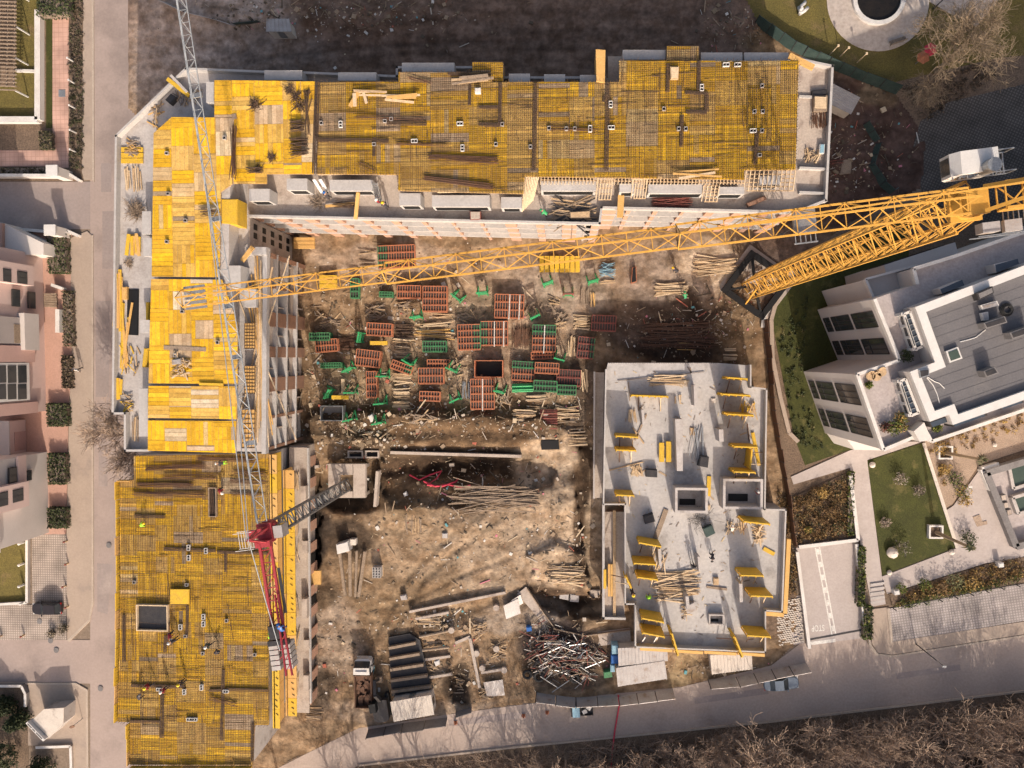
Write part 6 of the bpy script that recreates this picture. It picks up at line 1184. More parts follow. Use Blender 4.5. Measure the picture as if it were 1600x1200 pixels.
# ---------------------------------------------------------------- standing shuttering and litter on the concrete slab
def shutter(label, a, c, h=3.2, mat='ply_yellow', props=2, out=None):
    P, Q = G(*a, ZSE), G(*c, ZSE); d = (Q-P).normalized(); n = Vector((d.y, -d.x, 0)); n = n if (n.y < 0 or (abs(d.y) > .8 and n.x < 0)) else -n
    if out: n = Vector((*out, 0))
    m = (P+Q)/2; e = thing('wall_formwork_panel', label, 'formwork panel', m, 'shuttering panels standing on the slab'); b = MB()
    b.beam(P+Vector((0, 0, h/2)), Q+Vector((0, 0, h/2)), .05, h); b.build('facing', mat, e); b = MB()
    for k in range(4): z = .3+k*(h-.6)/3; b.beam(P+n*.11+Vector((0, 0, z)), Q+n*.11+Vector((0, 0, z)), .14, .1)
    nv = max(2, int((Q-P).length/.7))
    for k in range(nv+1): p = P.lerp(Q, k/nv); b.beam(p+n*.24, p+n*.24+Vector((0, 0, h)), .1, .12)
    b.build('stiffener', 'ply_yellow', e)
    for k in range(props):
        p = P.lerp(Q, .2+.6*k/max(1, props-1)); b = MB(); b.tube([p+n*.25+Vector((0, 0, h*.75)), p+n*2.0+d*.2+Vector((0, 0, .05))], .06, 6); b.build('prop', 'timber_pale' if k else 'rebar_rust', e)
    b = MB(); b.beam(P+n*.1+Vector((0, 0, h+.04)), Q+n*.1+Vector((0, 0, h+.04)), .16, .08); b.build('top_rail', 'ply_yellow', e)
for lb, a, c in (('yellow shutter at the lower left corner of the upper slab', (960, 765), (987, 766)), ('second yellow shutter above the upper slab corner, left side', (960, 697), (990, 698)), ('third yellow shutter from that corner, left side, plank across it', (960, 676), (993, 678)), ('long low yellow shutter near the top of the slab', (985, 616), (1042, 618)), ('yellow shutter nearest the top right corner of the slab', (1128, 588), (1158, 590)),
        ('wide yellow shutter second from the top right corner', (1120, 613), (1162, 615)), ('yellow shutter with boards heaped beside it on the right', (1128, 643), (1167, 645)), ('yellow shutter above the fenced bay on the right side', (1138, 692), (1173, 693)), ('yellow shutter below the fenced bay on the right side', (1138, 730), (1170, 731)), ('half shaded yellow shutter below the sheet metal box', (995, 837), (1028, 843)),
        ('yellow shutter one below the half shaded one', (987, 868), (1020, 870)), ('yellow shutter with sloping boards leaning on it', (992, 889), (1023, 893)), ('yellow shutter just above the bottom left pair', (999, 951), (1032, 957)), ('bottom left yellow shutter with two white struts', (1000, 973), (1033, 979)), ('yellow shutter turned sideways at the bottom left', (1045, 975), (1055, 1008)), ('yellow shutter turned sideways at the bottom right', (1140, 980), (1152, 1010)),
        ('topmost yellow shutter of the lower right group', (1148, 886), (1182, 887)), ('rightmost yellow shutter of the lower right group', (1163, 917), (1196, 918)), ('lowest yellow shutter of the lower right group', (1158, 977), (1193, 979)), ('yellow shutter just below the lift shaft', (1153, 805), (1192, 809))):
    shutter(lb, a, c, h=1.2 if 'low yellow' in lb and 'long' in lb else 3.2)
shutter('upright yellow shutter leaning at the west wall by the worker', (977, 893), (985, 910), 2.4, out=(-1, 0)); shutter('tall slim shutter standing in the fenced bay', (1166, 698), (1163, 728), 2.4, out=(1, 0))
def spile(label, x0, y0, x1, y1, n, m, seed, **k): return pile(label, x0, y0, x1, y1, n, m, seed, z=ZSE+.02, group='timber on the slab', **k)
spile('tidy pile of long planks near the top of the slab', 1012, 586, 1076, 603, 14, ('timber', 'timber_pale'), 301); spile('short slanted planks beside the small slab hole', 1052, 616, 1064, 632, 5, ('timber', 'timber_pale'), 302); spile('bundle of pale sticks by the plank in the upper left bay', 982, 640, 994, 660, 12, ('timber_pale', 'timber'), 303); spile('heap of short boards beside the black toolbox', 988, 724, 1007, 747, 22, ('timber_pale', 'timber'), 304, jit=.5, lmax=1.9)
spile('scatter of yellow off cuts at the right edge of the slab', 1156, 622, 1180, 660, 16, ('ply_yellow', 'timber'), 305, jit=.6, lmax=1.9); spile('large heap of mixed boards in the lower half of the slab', 1020, 893, 1095, 942, 44, T3, 306, jit=.18); spile('crossed boards beside the pallet on the slab', 1062, 945, 1085, 968, 18, T3, 307, jit=.6, lmax=1.9); spile('ring of broken board ends at the right of the slab', 1172, 823, 1200, 847, 26, ('timber_pale', 'timber'), 308, jit=.8, lmax=1.9); spile('boards leaning against the left heap', 1020, 860, 1042, 900, 8, T3, 309, jit=.3); spile('grey steel props lying in the middle of the slab', 1078, 664, 1100, 720, 8, 'steel', 310, jit=.15, name='prop_pile', cat='steel props'); spile('pale sticks near the top of the lower slab', 1136, 812, 1162, 840, 14, ('timber', 'timber_pale'), 311, jit=.5, lmax=1.9)
def plank(label, a, c, w, mat, z=ZSE, h=.08, lift=0.0, lift2=None):
    P, Q = G(a[0], a[1], z+.1), G(c[0], c[1], z+.1); b = MB(); b.beam(P+Vector((0, 0, lift)), Q+Vector((0, 0, lift if lift2 is None else lift2)), w, h); return tag(b.build('plank', mat), label, 'plank', 'single planks')
plank('yellow beam lying along the right edge of the slab', (1176, 676), (1186, 727), .4, 'ply_yellow', h=.2); plank('yellow board below the stair shaft', (1108, 744), (1107, 775), .5, 'ply_yellow'); plank('long plank reaching from the left wall to the board heap', (952, 735), (1005, 722), .14, 'timber'); plank('dark plank slanting across the upper left bay', (992, 688), (1010, 648), .22, 'timber_old'); plank('paler plank crossing the dark one', (988, 668), (1006, 693), .2, 'timber'); plank('brown ladder like board in the middle of the slab', (1024, 842), (1041, 796), .6, 'timber_old'); plank('grey plank bridging the hole at the right', (1104, 917), (1136, 921), .3, 'timber_old'); plank('yellow plank at the far right of the slab', (1193, 857), (1210, 866), .5, 'ply_yellow'); plank('rusty bar slanting on the right bay', (1168, 662), (1171, 690), .1, 'rebar_rust'); plank('long thin bar across the top left of the slab', (965, 595), (1100, 581), .05, 'rebar'); plank('thin dark strip laid as a pole shadow by the top left bay', (982, 597), (984, 627), .1, 'timber_old')  # the last is a thin timber strip laid for a pole's shadow
for lb, pts, h, m in (('black plastic toolbox crate beside the board heap', [(1009, 733), (1027, 734), (1027, 746), (1009, 745)], .7, 'steel_dark'), ('dark net covered bale in the middle of the slab', [(1095, 712), (1108, 714), (1106, 731), (1091, 728)], 1.0, 'steel_dark'), ('dark sheet metal box by the west parapet', [(1005, 807), (1020, 802), (1024, 815), (1008, 819)], .8, 'steel_dark'), ('grey green crate by the stacked wires', [(1098, 826), (1112, 820), (1118, 833), (1104, 840)], .7, 'tarp_green'), ('grey crate of clips amid the crossed boards', [(1070, 948), (1085, 940), (1088, 955), (1074, 959)], .6, 'sheet_metal'), ('little wooden lid on the slab near the middle', [(1115, 903), (1123, 903), (1123, 914), (1115, 914)], .3, 'timber'), ('small pale lid below the partition wall', [(1078, 668), (1086, 668), (1086, 680), (1078, 680)], .12, 'timber'), ('pale lid in the right half of the upper slab', [(1111, 622), (1118, 622), (1118, 629), (1111, 629)], .12, 'cabin_pale'), ('pale crate left of the hatch', [(1104, 789), (1110, 789), (1110, 797), (1104, 797)], .3, 'timber_pale')):
    crate('slab_box', lb, 'box', pts, h, m, z=ZSE)
b = MB(); rr = random.Random(9)
for k in range(70):
    x, y = rr.gauss(1096, 8), rr.gauss(812, 9); p = G(x, y, ZSE+rr.uniform(.05, .5)); a = rr.uniform(0, 6.3); b.beam(p, p+Vector((math.cos(a), math.sin(a), rr.uniform(-.1, .2)))*rr.uniform(.4, 1.4), .03)
tag(b.build('wire_heap', 'steel_dark'), 'tangle of dark wire in the middle of the concrete slab', 'wire heap')
for x, y, lb in ((1036, 905, 'left'), (1133, 905, 'right')): pass
yblock('yellow scaffold boards hanging outside the lower west wall', 950, 882, 958, 932, 2, .6, True, 'ply_bare', z=2.2); yblock('short yellow scaffold board at the lower west wall', 943, 890, 948, 920, 1, .3, True, 'ply_yellow', z=2.2)
for lb, a, c in (('white strut at the left foot of the bottom shutter', (1006, 988), (1002, 1004)), ('white strut at the right foot of the bottom shutter', (1024, 988), (1020, 1005))): plank(lb, a, c, .12, 'white_paint', lift=1.6, lift2=.1)
b = MB()
for k in range(46): b.beam(G(952+3.7*k, 568, ZSE-.1), G(952+3.7*k, 568, ZSE-.1)+Vector((rr.uniform(-.05, .05), .06, rr.uniform(.2, .5))), .035)
tag(b.build('starter_bars', 'rebar'), 'row of short starter bars along the top rim of the slab', 'rebar')
# scattered crumbs on the slab
b = MB()
for k in range(420):
    x, y = rr.uniform(955, 1190), rr.uniform(580, 1005)
    if not inside(x, y, SEP): continue
    s = .03+rr.expovariate(14); b.col = rr.choice(((.3, .22, .15), (.2, .17, .15), (.4, .3, .2), (.5, .4, .25))); p = G(x, y, ZSE+.03); a = rr.uniform(0, 3)
    b.beam(p, p+Vector((math.cos(a), math.sin(a), 0))*s*3, s*.6, .03)
tag(b.build('slab_litter', 'chips'), kind='stuff')
# ---------------------------------------------------------------- street terrace of the west wing
def tpile(label, x0, y0, x1, y1, n, m, seed, **k): return pile(label, x0, y0, x1, y1, n, m, seed, z=ZT+.05, group='timber on the terraces', **k)
MY = ('timber_old', 'ply_yellow', 'timber'); Y2 = ('ply_yellow', 'ply_bare')
tpile('dark broken boards heaped on the terrace bend', 190, 219, 223, 240, 24, ('timber_old', 'ply_bare', 'timber_old'), 401, jit=.5, lmax=1.9); yblock('yellow boards under the dark heap on the terrace bend', 189, 230, 223, 256, 3, .1, mat='ply_yellow', z=ZT, h=.15); tpile('pale planks laid side by side along the terrace', 194, 258, 221, 300, 14, ('timber', 'timber_pale', 'timber'), 402, long='y'); tpile('yellow boards by the parapet above the black mat', 193, 365, 220, 400, 9, Y2, 403, long='y', th=(.3, .5))
tpile('long yellow boards along the street parapet', 180, 418, 190, 520, 16, Y2, 404, th=(.25, .4), lay=3, jit=.03); tpile('sloping yellow boards beside the black mat', 188, 470, 200, 580, 9, Y2, 405, th=(.2, .35)); tpile('crossed dark and yellow boards halfway down the terrace', 188, 525, 218, 600, 16, MY, 406, jit=.4, lmax=1.9); tpile('off cuts and planks at the lower end of the terrace', 183, 618, 212, 646, 20, MY, 407, jit=.7, lmax=1.9); tpile('short grey planks near the end step of the terrace', 206, 650, 216, 690, 8, ('timber_old', 'timber'), 408); tpile('yellow board stack by the lower parapet', 178, 590, 190, 626, 6, Y2, 409, th=(.4, .6), long='y'); tpile('boards left along the diagonal north parapet', 222, 158, 262, 196, 16, ('timber_old', 'ply_bare', 'timber'), 410, jit=1.0, lmax=1.9); tpile('scraps in the dark corner of the north terrace', 276, 128, 310, 172, 24, ('timber_old', 'concrete_dark', 'timber'), 411, jit=.9, lmax=1.9)
plank('long yellow beam overhanging the diagonal parapet', (267, 127), (300, 153), .45, 'ply_yellow', ZT, .3, .7); plank('grey pipe beside the overhanging yellow beam', (273, 122), (298, 148), .3, 'concrete', ZT, .3, .8)
crate('black_mat', 'large black mat lying on the street terrace', 'mat', [(199, 452), (217, 452), (216, 524), (198, 523)], .1, 'black', ZT); crate('site_box', 'dark blue box in the shaded bend of the terrace', 'box', [(258, 156), (267, 146), (276, 152), (266, 163)], .7, 'steel_dark', ZT); crate('site_box', 'yellow crate by the terrace wall near the black mat', 'box', [(191, 448), (198, 448), (198, 468), (191, 468)], .5, 'ply_bare', ZT); crate('site_box', 'upright yellow board box leaning at the deck edge', 'box', [(228, 472), (233, 472), (233, 500), (228, 500)], .8, 'ply_yellow', ZT); crate('site_box', 'lower upright yellow board at the deck edge', 'box', [(225, 544), (232, 544), (228, 574), (222, 574)], .8, 'ply_yellow', ZT)
def wiretuft(label, x, y, z, r, n, mat='rebar'):
    b = MB(); q = random.Random(x*7+y)
    for k in range(n):
        a = q.uniform(0, 6.3); L = r*q.uniform(.4, 1.1); p = G(x, y, z+.05); t = Vector((math.cos(a)*L, math.sin(a)*L, q.uniform(0, .5)*r)); o = Vector((q.gauss(0, r*.25), q.gauss(0, r*.25), 0)); b.beam(p+o-t*.3, p+o+t*.7, .03)
    tag(b.build('wire_heap', mat), label, 'wire heap', 'wire heaps on the decks')
for lb, x, y, r, n in (('large dark tie wire heap on the yellow corner deck', 399, 163, 1.0, 90), ('tie wire heap nearest the top of the corner deck', 452, 140, .8, 60), ('tie wire heap right of the topmost one', 462, 150, .9, 70), ('wire heap at the right rim of the corner deck', 480, 144, .6, 40), ('wire heap by the lower rim of the corner deck', 425, 246, .8, 50), ('wire heap next to the crane jib', 404, 264, .7, 50), ('pale wire tangle beside the rebar column cages', 470, 166, 1.2, 60)): wiretuft(lb, x, y, ZD, r, n)
wiretuft('brown brushwood heap on the terrace below the planks', 213, 330, ZT+.2, 1.6, 150, 'timber_old'); wiretuft('small brushwood heap above the black mat', 202, 412, ZT+.1, .8, 60, 'timber_old'); wiretuft('brushwood lying in the south terrace of the north wing', 497, 316, ZT, 1.4, 90, 'timber_old')
def cagepile(label, x0, y0, x1, y1, n, seed, z=ZD, m='rebar'): return pile(label, x0, y0, x1, y1, n, m, seed, 'bar_bundle', 'steel bars', z=z+.06, th=(.03, .06), lay=3, group='bars on the decks', jit=.12)
cagepile('column cage of bars beside the wire heaps', 452, 188, 476, 206, 24, 501); cagepile('upright bar bundle along the right rim of the corner deck', 477, 140, 481, 212, 12, 502); cagepile('rusty bars heaped on the lower right of the corner deck', 452, 215, 482, 245, 40, 503); cagepile('slender bars lying along the crane jib on the corner deck', 361, 196, 368, 280, 14, 504, m='rebar_rust'); cagepile('dark bars below the wire heap near the deck edge', 383, 262, 412, 270, 16, 505); cagepile('short bars on the yellow deck beside the jib', 310, 322, 345, 338, 12, 506)
cagepile('bars fanned beside the south terrace stair', 520, 310, 560, 326, 18, 507, ZT)
for lb, q in (('dark gap board across the corner deck', ((365, 178), (367, 186))), ('dark wet strip on the widest deck', ((256, 543), (322, 546)))): plank(lb, *q, .5, 'timber_old', ZD-.08)
plank('bright yellow beam in the slot between the west decks', (312, 600), (349, 601), .3, 'ply_yellow', ZD, .3); crate('site_box', 'grey wooden box on the widest west deck', 'box', [(268, 562), (282, 560), (283, 568), (269, 570)], .4, 'sheet_metal', ZD)
pile('bits of board strewn on the widest west deck', 258, 556, 306, 588, 22, T3, 510, z=ZD+.04, jit=.8, th=(.06, .2), lmax=1.6, group='timber on the decks'); pile('pale boards strewn on the north deck at its left', 552, 140, 574, 168, 4, ('ply_bare', 'timber_pale'), 511, z=ZD+.2, jit=.4, th=(.3, .5), group='timber on the decks', long='y'); pile('pale planks laid along the top of the north deck', 596, 148, 657, 156, 5, ('timber_pale', 'ply_bare'), 512, z=ZD+.2, th=(.2, .35), group='timber on the decks'); pile('pale beams across the top of the north deck at left', 553, 142, 604, 147, 3, ('timber_pale', 'timber'), 513, z=ZD+.2, th=(.15, .3), group='timber on the decks'); pile('two pale planks near the lower edge of the north deck', 1052, 265, 1126, 276, 4, ('timber_pale', 'ply_bare'), 514, z=ZD+.2, th=(.15, .3), group='timber on the decks'); pile('grey boards on the raised top strip of the north deck', 706, 120, 770, 127, 6, ('timber_old', 'timber'), 515, z=ZD+.2, th=(.15, .3), group='timber on the decks'); crate('site_box', 'open wooden box on the north deck near the step', 'box', [(1047, 104), (1061, 104), (1060, 123), (1048, 123)], .4, 'timber', ZD, lid='timber_pale'); crate('site_box', 'white ring drum on the north deck', 'drum', [(742, 137), (751, 137), (751, 145), (742, 145)], .5, 'white_dirty', ZD)
# joists sticking out along the south rim of the north deck
e = thing('joist_row', 'row of pale joists sticking out under the south rim of the north deck', 'joists', G(1000, 282, ZD-.3)); b = MB()
for k in range(58): x = 846+k*5.5; b.beam(G(x, 274, ZD-.35), G(x-1.5, 288, ZD-.35), .1, .2)
b.build('joist', 'timber_pale', e); b = MB(); b.beam(G(845, 281, ZD-.52), G(1163, 286, ZD-.52), .1, .14); b.build('ledger', 'timber', e)
e = thing('joist_fan', 'fan of pale joists below the step in the south rim', 'joists', G(828, 300, ZD-.4)); b = MB()
for k in range(9): b.beam(G(820+2.7*k, 276, ZD-.3), G(816+2.1*k, 331-2.2*k, ZT+1.0), .1, .16)
b.build('joist', 'timber_pale', e)
for lb, x0, y0, x1, y1, nx, ny in (('lattice of joists at the south east corner of the deck', 1166, 266, 1243, 298, 11, 5), ('small lattice of joists left of the corner lattice', 1100, 290, 1124, 315, 4, 5), ('joist grid over the third white wall box', 935, 276, 958, 312, 5, 4), ('joist grid over the sixth white wall box', 990, 278, 1012, 310, 5, 2)):
    e = thing('joist_lattice', lb, 'joists', G(x0, y0, ZD-.4), 'joist lattices on the south rim'); b = MB()
    for k in range(nx+1): x = x0+(x1-x0)*k/nx; b.beam(G(x, y0, ZD-.35), G(x-4, y1, ZD-.7), .1, .14)
    b.build('joist', 'timber_pale', e); b = MB()
    for k in range(ny+1): y = y0+(y1-y0)*k/ny; b.beam(G(x0, y, ZD-.5-.3*k/ny), G(x1-3, y, ZD-.5-.3*k/ny), .1, .12)
    b.build('ledger', 'timber', e)
# things on the south terrace of the north wing
tpile('dark boards round the sand box on the south terrace', 855, 313, 935, 345, 30, ('timber_old', 'steel_dark', 'timber'), 420, jit=.5); crate('site_box', 'large wooden mortar box on the south terrace', 'box', [(890, 331), (922, 329), (922, 340), (891, 341)], .6, 'timber_old', ZT, 'timber'); cagepile('reddish props stacked on the south terrace', 1018, 304, 1082, 322, 60, 421, ZT, 'pipe_red'); plank('pale timber ramp from the terrace to the parapet', (970, 302), (968, 342), .7, 'ply_bare', ZT, .1, .8); plank('yellow beam leaning over the terrace parapet', (566, 302), (559, 345), .4, 'ply_bare', ZT, .25, 1.6, .9); plank('yellow plank lying along the south terrace', (510, 323), (562, 318), .3, 'ply_bare', ZT, .1, .3); crate('site_box', 'rusty frame box at the south parapet', 'box', [(734, 330), (751, 330), (751, 343), (735, 344)], 1.0, 'pipe_red', ZT, 'concrete_warm'); crate('site_box', 'long reddish trough at the end of the south terrace', 'trough', [(1167, 317), (1195, 305), (1198, 311), (1170, 323)], .6, 'brick_dark', ZT)
e = thing('ladder', 'grey ladder rising from the south terrace to the deck', 'ladder', G(592, 318, ZT)); b = MB()
A, B = G(593, 318, ZT), G(585, 286, ZD)
for s in (-.3, .3): b.beam(A+Vector((s, 0, 0)), B+Vector((s, 0, 0)), .08)
b.build('rail', 'steel', e); b = MB()
for k in range(11): p = A.lerp(B, k/11+.03); b.beam(p-Vector((.3, 0, 0)), p+Vector((.3, 0, 0)), .06)
b.build('rung', 'steel', e)
e = thing('rubbish_chute', 'white double chute bending off the end of the rebar deck', 'chute', G(497, 285, ZT)); b = MB()
for s in (-.35, .35): b.beam(G(495, 280, ZD-.1)+Vector((s, 0, 0)), G(508, 301, ZT+.6)+Vector((s, 0, 0)), .35, .1)
b.build('slide', 'white_paint', e)
# east terrace of the north wing
e = thing('pallet', 'pale slatted pallet on the east terrace', 'pallet', G(1280, 160, ZT+.6)); b = MB()
for k in range(7): b.beam(G(1273+.8*k*0, 152+2.6*k, ZT+.7), G(1291, 153+2.6*k, ZT+.7), .16, .06)
b.build('slat', 'timber_pale', e); b = MB(); b.box(G(1281, 163, ZT+.3), (1.5, 1.7, .55)); b.build('bearer', 'timber_old', e)
tpile('splintered planks at the lower east terrace', 1258, 228, 1282, 258, 22, T3, 430, jit=.5, lmax=1.9); cagepile('rusty bars on the east terrace', 1268, 175, 1290, 200, 30, 431, ZT, 'rebar_rust'); crate('site_box', 'white cooler box on the east terrace', 'box', [(1281, 225), (1289, 225), (1288, 240), (1280, 240)], .5, 'white_paint', ZT, 'blue_pale'); crate('site_box', 'black box in the shade beside the pallet', 'box', [(1269, 141), (1292, 139), (1292, 148), (1269, 152)], .4, 'steel_dark', ZT); plank('yellow beam resting on the north east corner', (1233, 87), (1271, 106), .6, 'ply_bare', ZD-.3, .3); cagepile('reddish boards dropped beside the east wing', 1296, 238, 1320, 258, 10, 433, .1, 'pipe_red'); crate('site_box', 'grey pallet in the rubble yard beside the east wing', 'pallet', [(1317, 250), (1332, 247), (1329, 271), (1312, 273)], .3, 'timber_old', .2)
# yellow grids and walls on the yard terrace of the west wing
for lb, q in (('upper yellow mesh table on the yard terrace', (382, 505, 398, 545)), ('middle yellow mesh table on the yard terrace', (382, 572, 398, 615)), ('lower yellow mesh table on the yard terrace', (378, 640, 398, 700))):
    x0, y0, x1, y1 = q; e = thing('formwork_table', lb, 'formwork table', G(x0, y1, ZT), 'mesh tables on the yard terrace'); b = MB(); pxprism(b, [(x0, y0), (x1, y0), (x1, y1), (x0, y1)], ZT+.9, ZT+1.1); b.build('table_top', 'ply_bare', e); b = MB()
    for k in range(9): b.beam(G(x0, y0+(y1-y0)*k/8, ZT+1.14), G(x1, y0+(y1-y0)*k/8, ZT+1.14), .05)
    for k in range(5): b.beam(G(x0+(x1-x0)*k/4, y0, ZT+1.17), G(x0+(x1-x0)*k/4, y1, ZT+1.17), .05)
    b.build('bar_grid', 'rebar', e); b = MB()
    for x in (x0+2, x1-2):
        for y in (y0+3, y1-3): p = G(x, y, ZT+.9); b.beam((p.x, p.y, ZT), (p.x, p.y, ZT+.9), .1)
    b.build('leg_frame', 'steel', e)
tpile('crossed yellow boards behind the yard parapet', 400, 400, 412, 700, 26, ('ply_bare', 'timber', 'timber_pale'), 440, jit=.15, th=(.08, .2)); plank('yellow beam slanting across the yard terrace', (385, 410), (402, 388), .5, 'ply_bare', ZT, .2, 1.2); crate('site_box', 'yellow table with dark holes under the jib', 'table', [(346, 311), (371, 311), (371, 351), (346, 349)], 2.6, 'ply_yellow', ZT)
plank('long pale board standing beside the jib', (351, 395), (361, 349), .35, 'ply_bare', ZT, .2, 2.4)
# ---------------------------------------------------------------- trees and plants
def branches(b, p, d, L, r, lv, rr, spread=.5, n=(3, 4), up=.15, seg=4, minr=.012, sides=(6, 5, 4, 3, 3, 3)):
    pts, rs = [p], [r]; q = p; dd = d
    for i in range(seg):
        dd = (dd+Vector((rr.gauss(0, .13), rr.gauss(0, .13), rr.gauss(0, .1)+up*.25))).normalized(); q = q+dd*(L/seg); pts.append(q); rs.append(max(minr, r*(1-.55*(i+1)/seg)))
    b.tube(pts, rs, sides[min(len(sides)-1, 5-lv if lv <= 5 else 0)], cap=False)
    if lv <= 0: return
    k = rr.randint(*n)
    for i in range(k+1):
        t = 1.0 if i == k else rr.uniform(.35, .95); j = min(seg-1, int(t*seg)); o = pts[j].lerp(pts[j+1], t*seg-j) if t < 1 else pts[-1]
        a = Vector((rr.gauss(0, 1), rr.gauss(0, 1), rr.gauss(0, 1))); a = (a-dd*a.dot(dd)).normalized(); nd = (dd+a*rr.uniform(spread*.6, spread*1.5)+Vector((0, 0, up))).normalized()
        branches(b, o, nd, L*rr.uniform(.55, .8), max(minr, rs[j]*rr.uniform(.5, .7)), lv-1, rr, spread, n, up, 3, minr, sides)
def bare_tree(label, x, y, h, seed, lv=4, spread=.6, trunk=.22, mat='bark', z=0.0, up=.1, lean=(0, 0), stems=1, n=(3, 4), tw=.016):
    rr = random.Random(seed); p = G(x, y, z); e = thing('bare_tree', label, 'tree', p, 'bare winter trees'); t = MB(); c = MB(); hb = h*.28
    for s in range(stems):
        d = Vector((lean[0]+rr.gauss(0, .06+.25*(stems > 1)), lean[1]+rr.gauss(0, .06+.25*(stems > 1)), 1)).normalized(); top = p+d*hb; t.tube([p, p+d*hb*.5, top], [trunk, trunk*.85, trunk*.72], 8)
        for k in range(5):
            a = 2*math.pi*(k+rr.random()*.6)/5; nd = (d+Vector((math.cos(a), math.sin(a), 0))*spread*rr.uniform(.6, 1.3)).normalized(); branches(c, top-d*hb*rr.uniform(0, .25), nd, h*.33, trunk*.5, lv-1, rr, spread, n, up, 4, tw)
        branches(c, top, d, h*.34, trunk*.6, lv-1, rr, spread, n, up, 4, tw)
    t.build('trunk', mat, e); c.build('crown', mat, e); return e
bare_tree('wide spreading bare tree at the edge of the dark parking', 1462, 112, 11.5, 11, 5, .95, .32, 'bark_pale', up=-.04, n=(3, 5), tw=.018)
bare_tree('bare grey tree squeezed between the street and the west wing', 243, 676, 10.0, 12, 5, .6, .2, 'bark_brush', n=(3, 4), tw=.018, lean=(-.08, 0))
BT = [(436, 1214, 9, 'leftmost bare street tree, at the corner of the south west block'), (520, 1232, 10, 'second bare street tree from the left at the bottom edge'), (566, 1222, 9, 'third bare street tree from the left at the bottom edge'), (640, 1212, 11, 'forked bare tree below the beige cabin'), (664, 1218, 10, 'bare tree close to the right of the forked one'), (745, 1208, 9, 'bare tree below the silver sheet'), (800, 1200, 9, 'bare tree at the bottom, left of the dark pickup'), (846, 1190, 10, 'bare tree just below the dark pickup'), (884, 1182, 9, 'bare tree right of the pickup at the road edge'), (934, 1176, 9, 'bare tree left of the red line across the road'),
      (1002, 1170, 8, 'bare tree right of the red line across the road'), (1062, 1162, 8, 'bare tree below the two grey cabins'), (1130, 1152, 9, 'bare tree below the cabin at the slab'), (1200, 1146, 8, 'bare tree below the parked silver car'), (1285, 1128, 10, 'bare tree opposite the garage ramp'), (1330, 1140, 9, 'bare tree right of the one opposite the ramp'), (1395, 1120, 9, 'bare tree opposite the footpath corner'), (1455, 1112, 9, 'bare tree opposite the lamp'), (1500, 1105, 10, 'third bare tree from the right corner'), (1545, 1100, 10, 'second bare tree from the right corner'), (1590, 1092, 10, 'bare tree nearest the right corner')]
PS = [bare_tree('bare winter tree', 0, 0, 9.5, 50+i, 4, .5+.1*i, .2, 'bark_brush', n=(2, 3), tw=.024) for i in range(3)]
PT = [bare_tree('bare winter tree', 0, 0, 9.5, 40+i, 5, .5+.12*i, .16, 'bark_brush', n=(3, 4), tw=.02) for i in range(3)]
for i, (x, y, h, lb) in enumerate(BT):
    pr = PS[i % 3]; s = h/9.5*(1.08 if x < 900 else .82)*(.92+.16*random.Random(i).random())
    if i < 3: o = pr; o.location = G(x, y, 0); o.scale = (s,)*3; o.rotation_euler = (0, 0, i*1.3)
    else: o = dup(pr, G(x, y, 0), i*2.1, lb, None, (s*.95, s*.95, s))
    o['label'] = lb; o['group'] = 'bare trees along the south street'
rr = random.Random(14); BRT = []
for k in range(38):
    x = 840+k*21.5+rr.uniform(-10, 10); BRT.append((x, 1200-(x-520)*.098+rr.uniform(10, 84)+(18 if x < 1050 else 0), rr.uniform(6.5, 8.5), rr.random()))
for i, (x, y, h, q) in enumerate(sorted(BRT)):
    edge = 1127-(x-880)*.156 if x < 1200 else 1077-(x-1200)*.127
    if q < .5: h = min(h, max(2.2, (y-edge+14)*.085*.589)); pr = PT[i % 3]
    else: pr = PS[i % 3]
    lb = '%s from the left of the bare trees standing in the brush' % ORD[i]; sc = (h/7, h/7, h/9.5)
    if pr in PT and pr.get('group') != 'bare trees in the brush': pr.location = G(x, y, 0); pr.scale = sc; pr['label'] = lb; pr['group'] = 'bare trees in the brush'
    else: dup(pr, G(x, y, 0), i*1.7, lb, 'bare trees in the brush', sc)
# tangled brush on the bank
b = MB(); rr = random.Random(21)
for k in range(1500):
    x = rr.uniform(520, 1640); y = rr.uniform(1206, 1262)-(x-520)*.094+rr.gauss(0, 18)
    if y < 1200-(x-520)*.106+10: continue
    p = G(x, y, 0); h = rr.uniform(.8, 2.8)
    for s in range(rr.randint(5, 9)):
        a = rr.uniform(0, 6.3); d = Vector((math.cos(a)*.8, math.sin(a)*.8, rr.uniform(.3, 1))).normalized(); q = p+d*h*.5; e = q+(d+Vector((rr.gauss(0, .5), rr.gauss(0, .5), 0)))*h*.5; b.tube([p, q, e], [.035, .025, .012], 3, False)
        for t in range(3): m = q.lerp(e, rr.random()); b.tube([m, m+Vector((rr.gauss(0, .5), rr.gauss(0, .5), rr.gauss(.1, .3)))*h*.35], [.016, .01], 3, False)
tag(b.build('undergrowth', 'bark_brush'), kind='stuff')
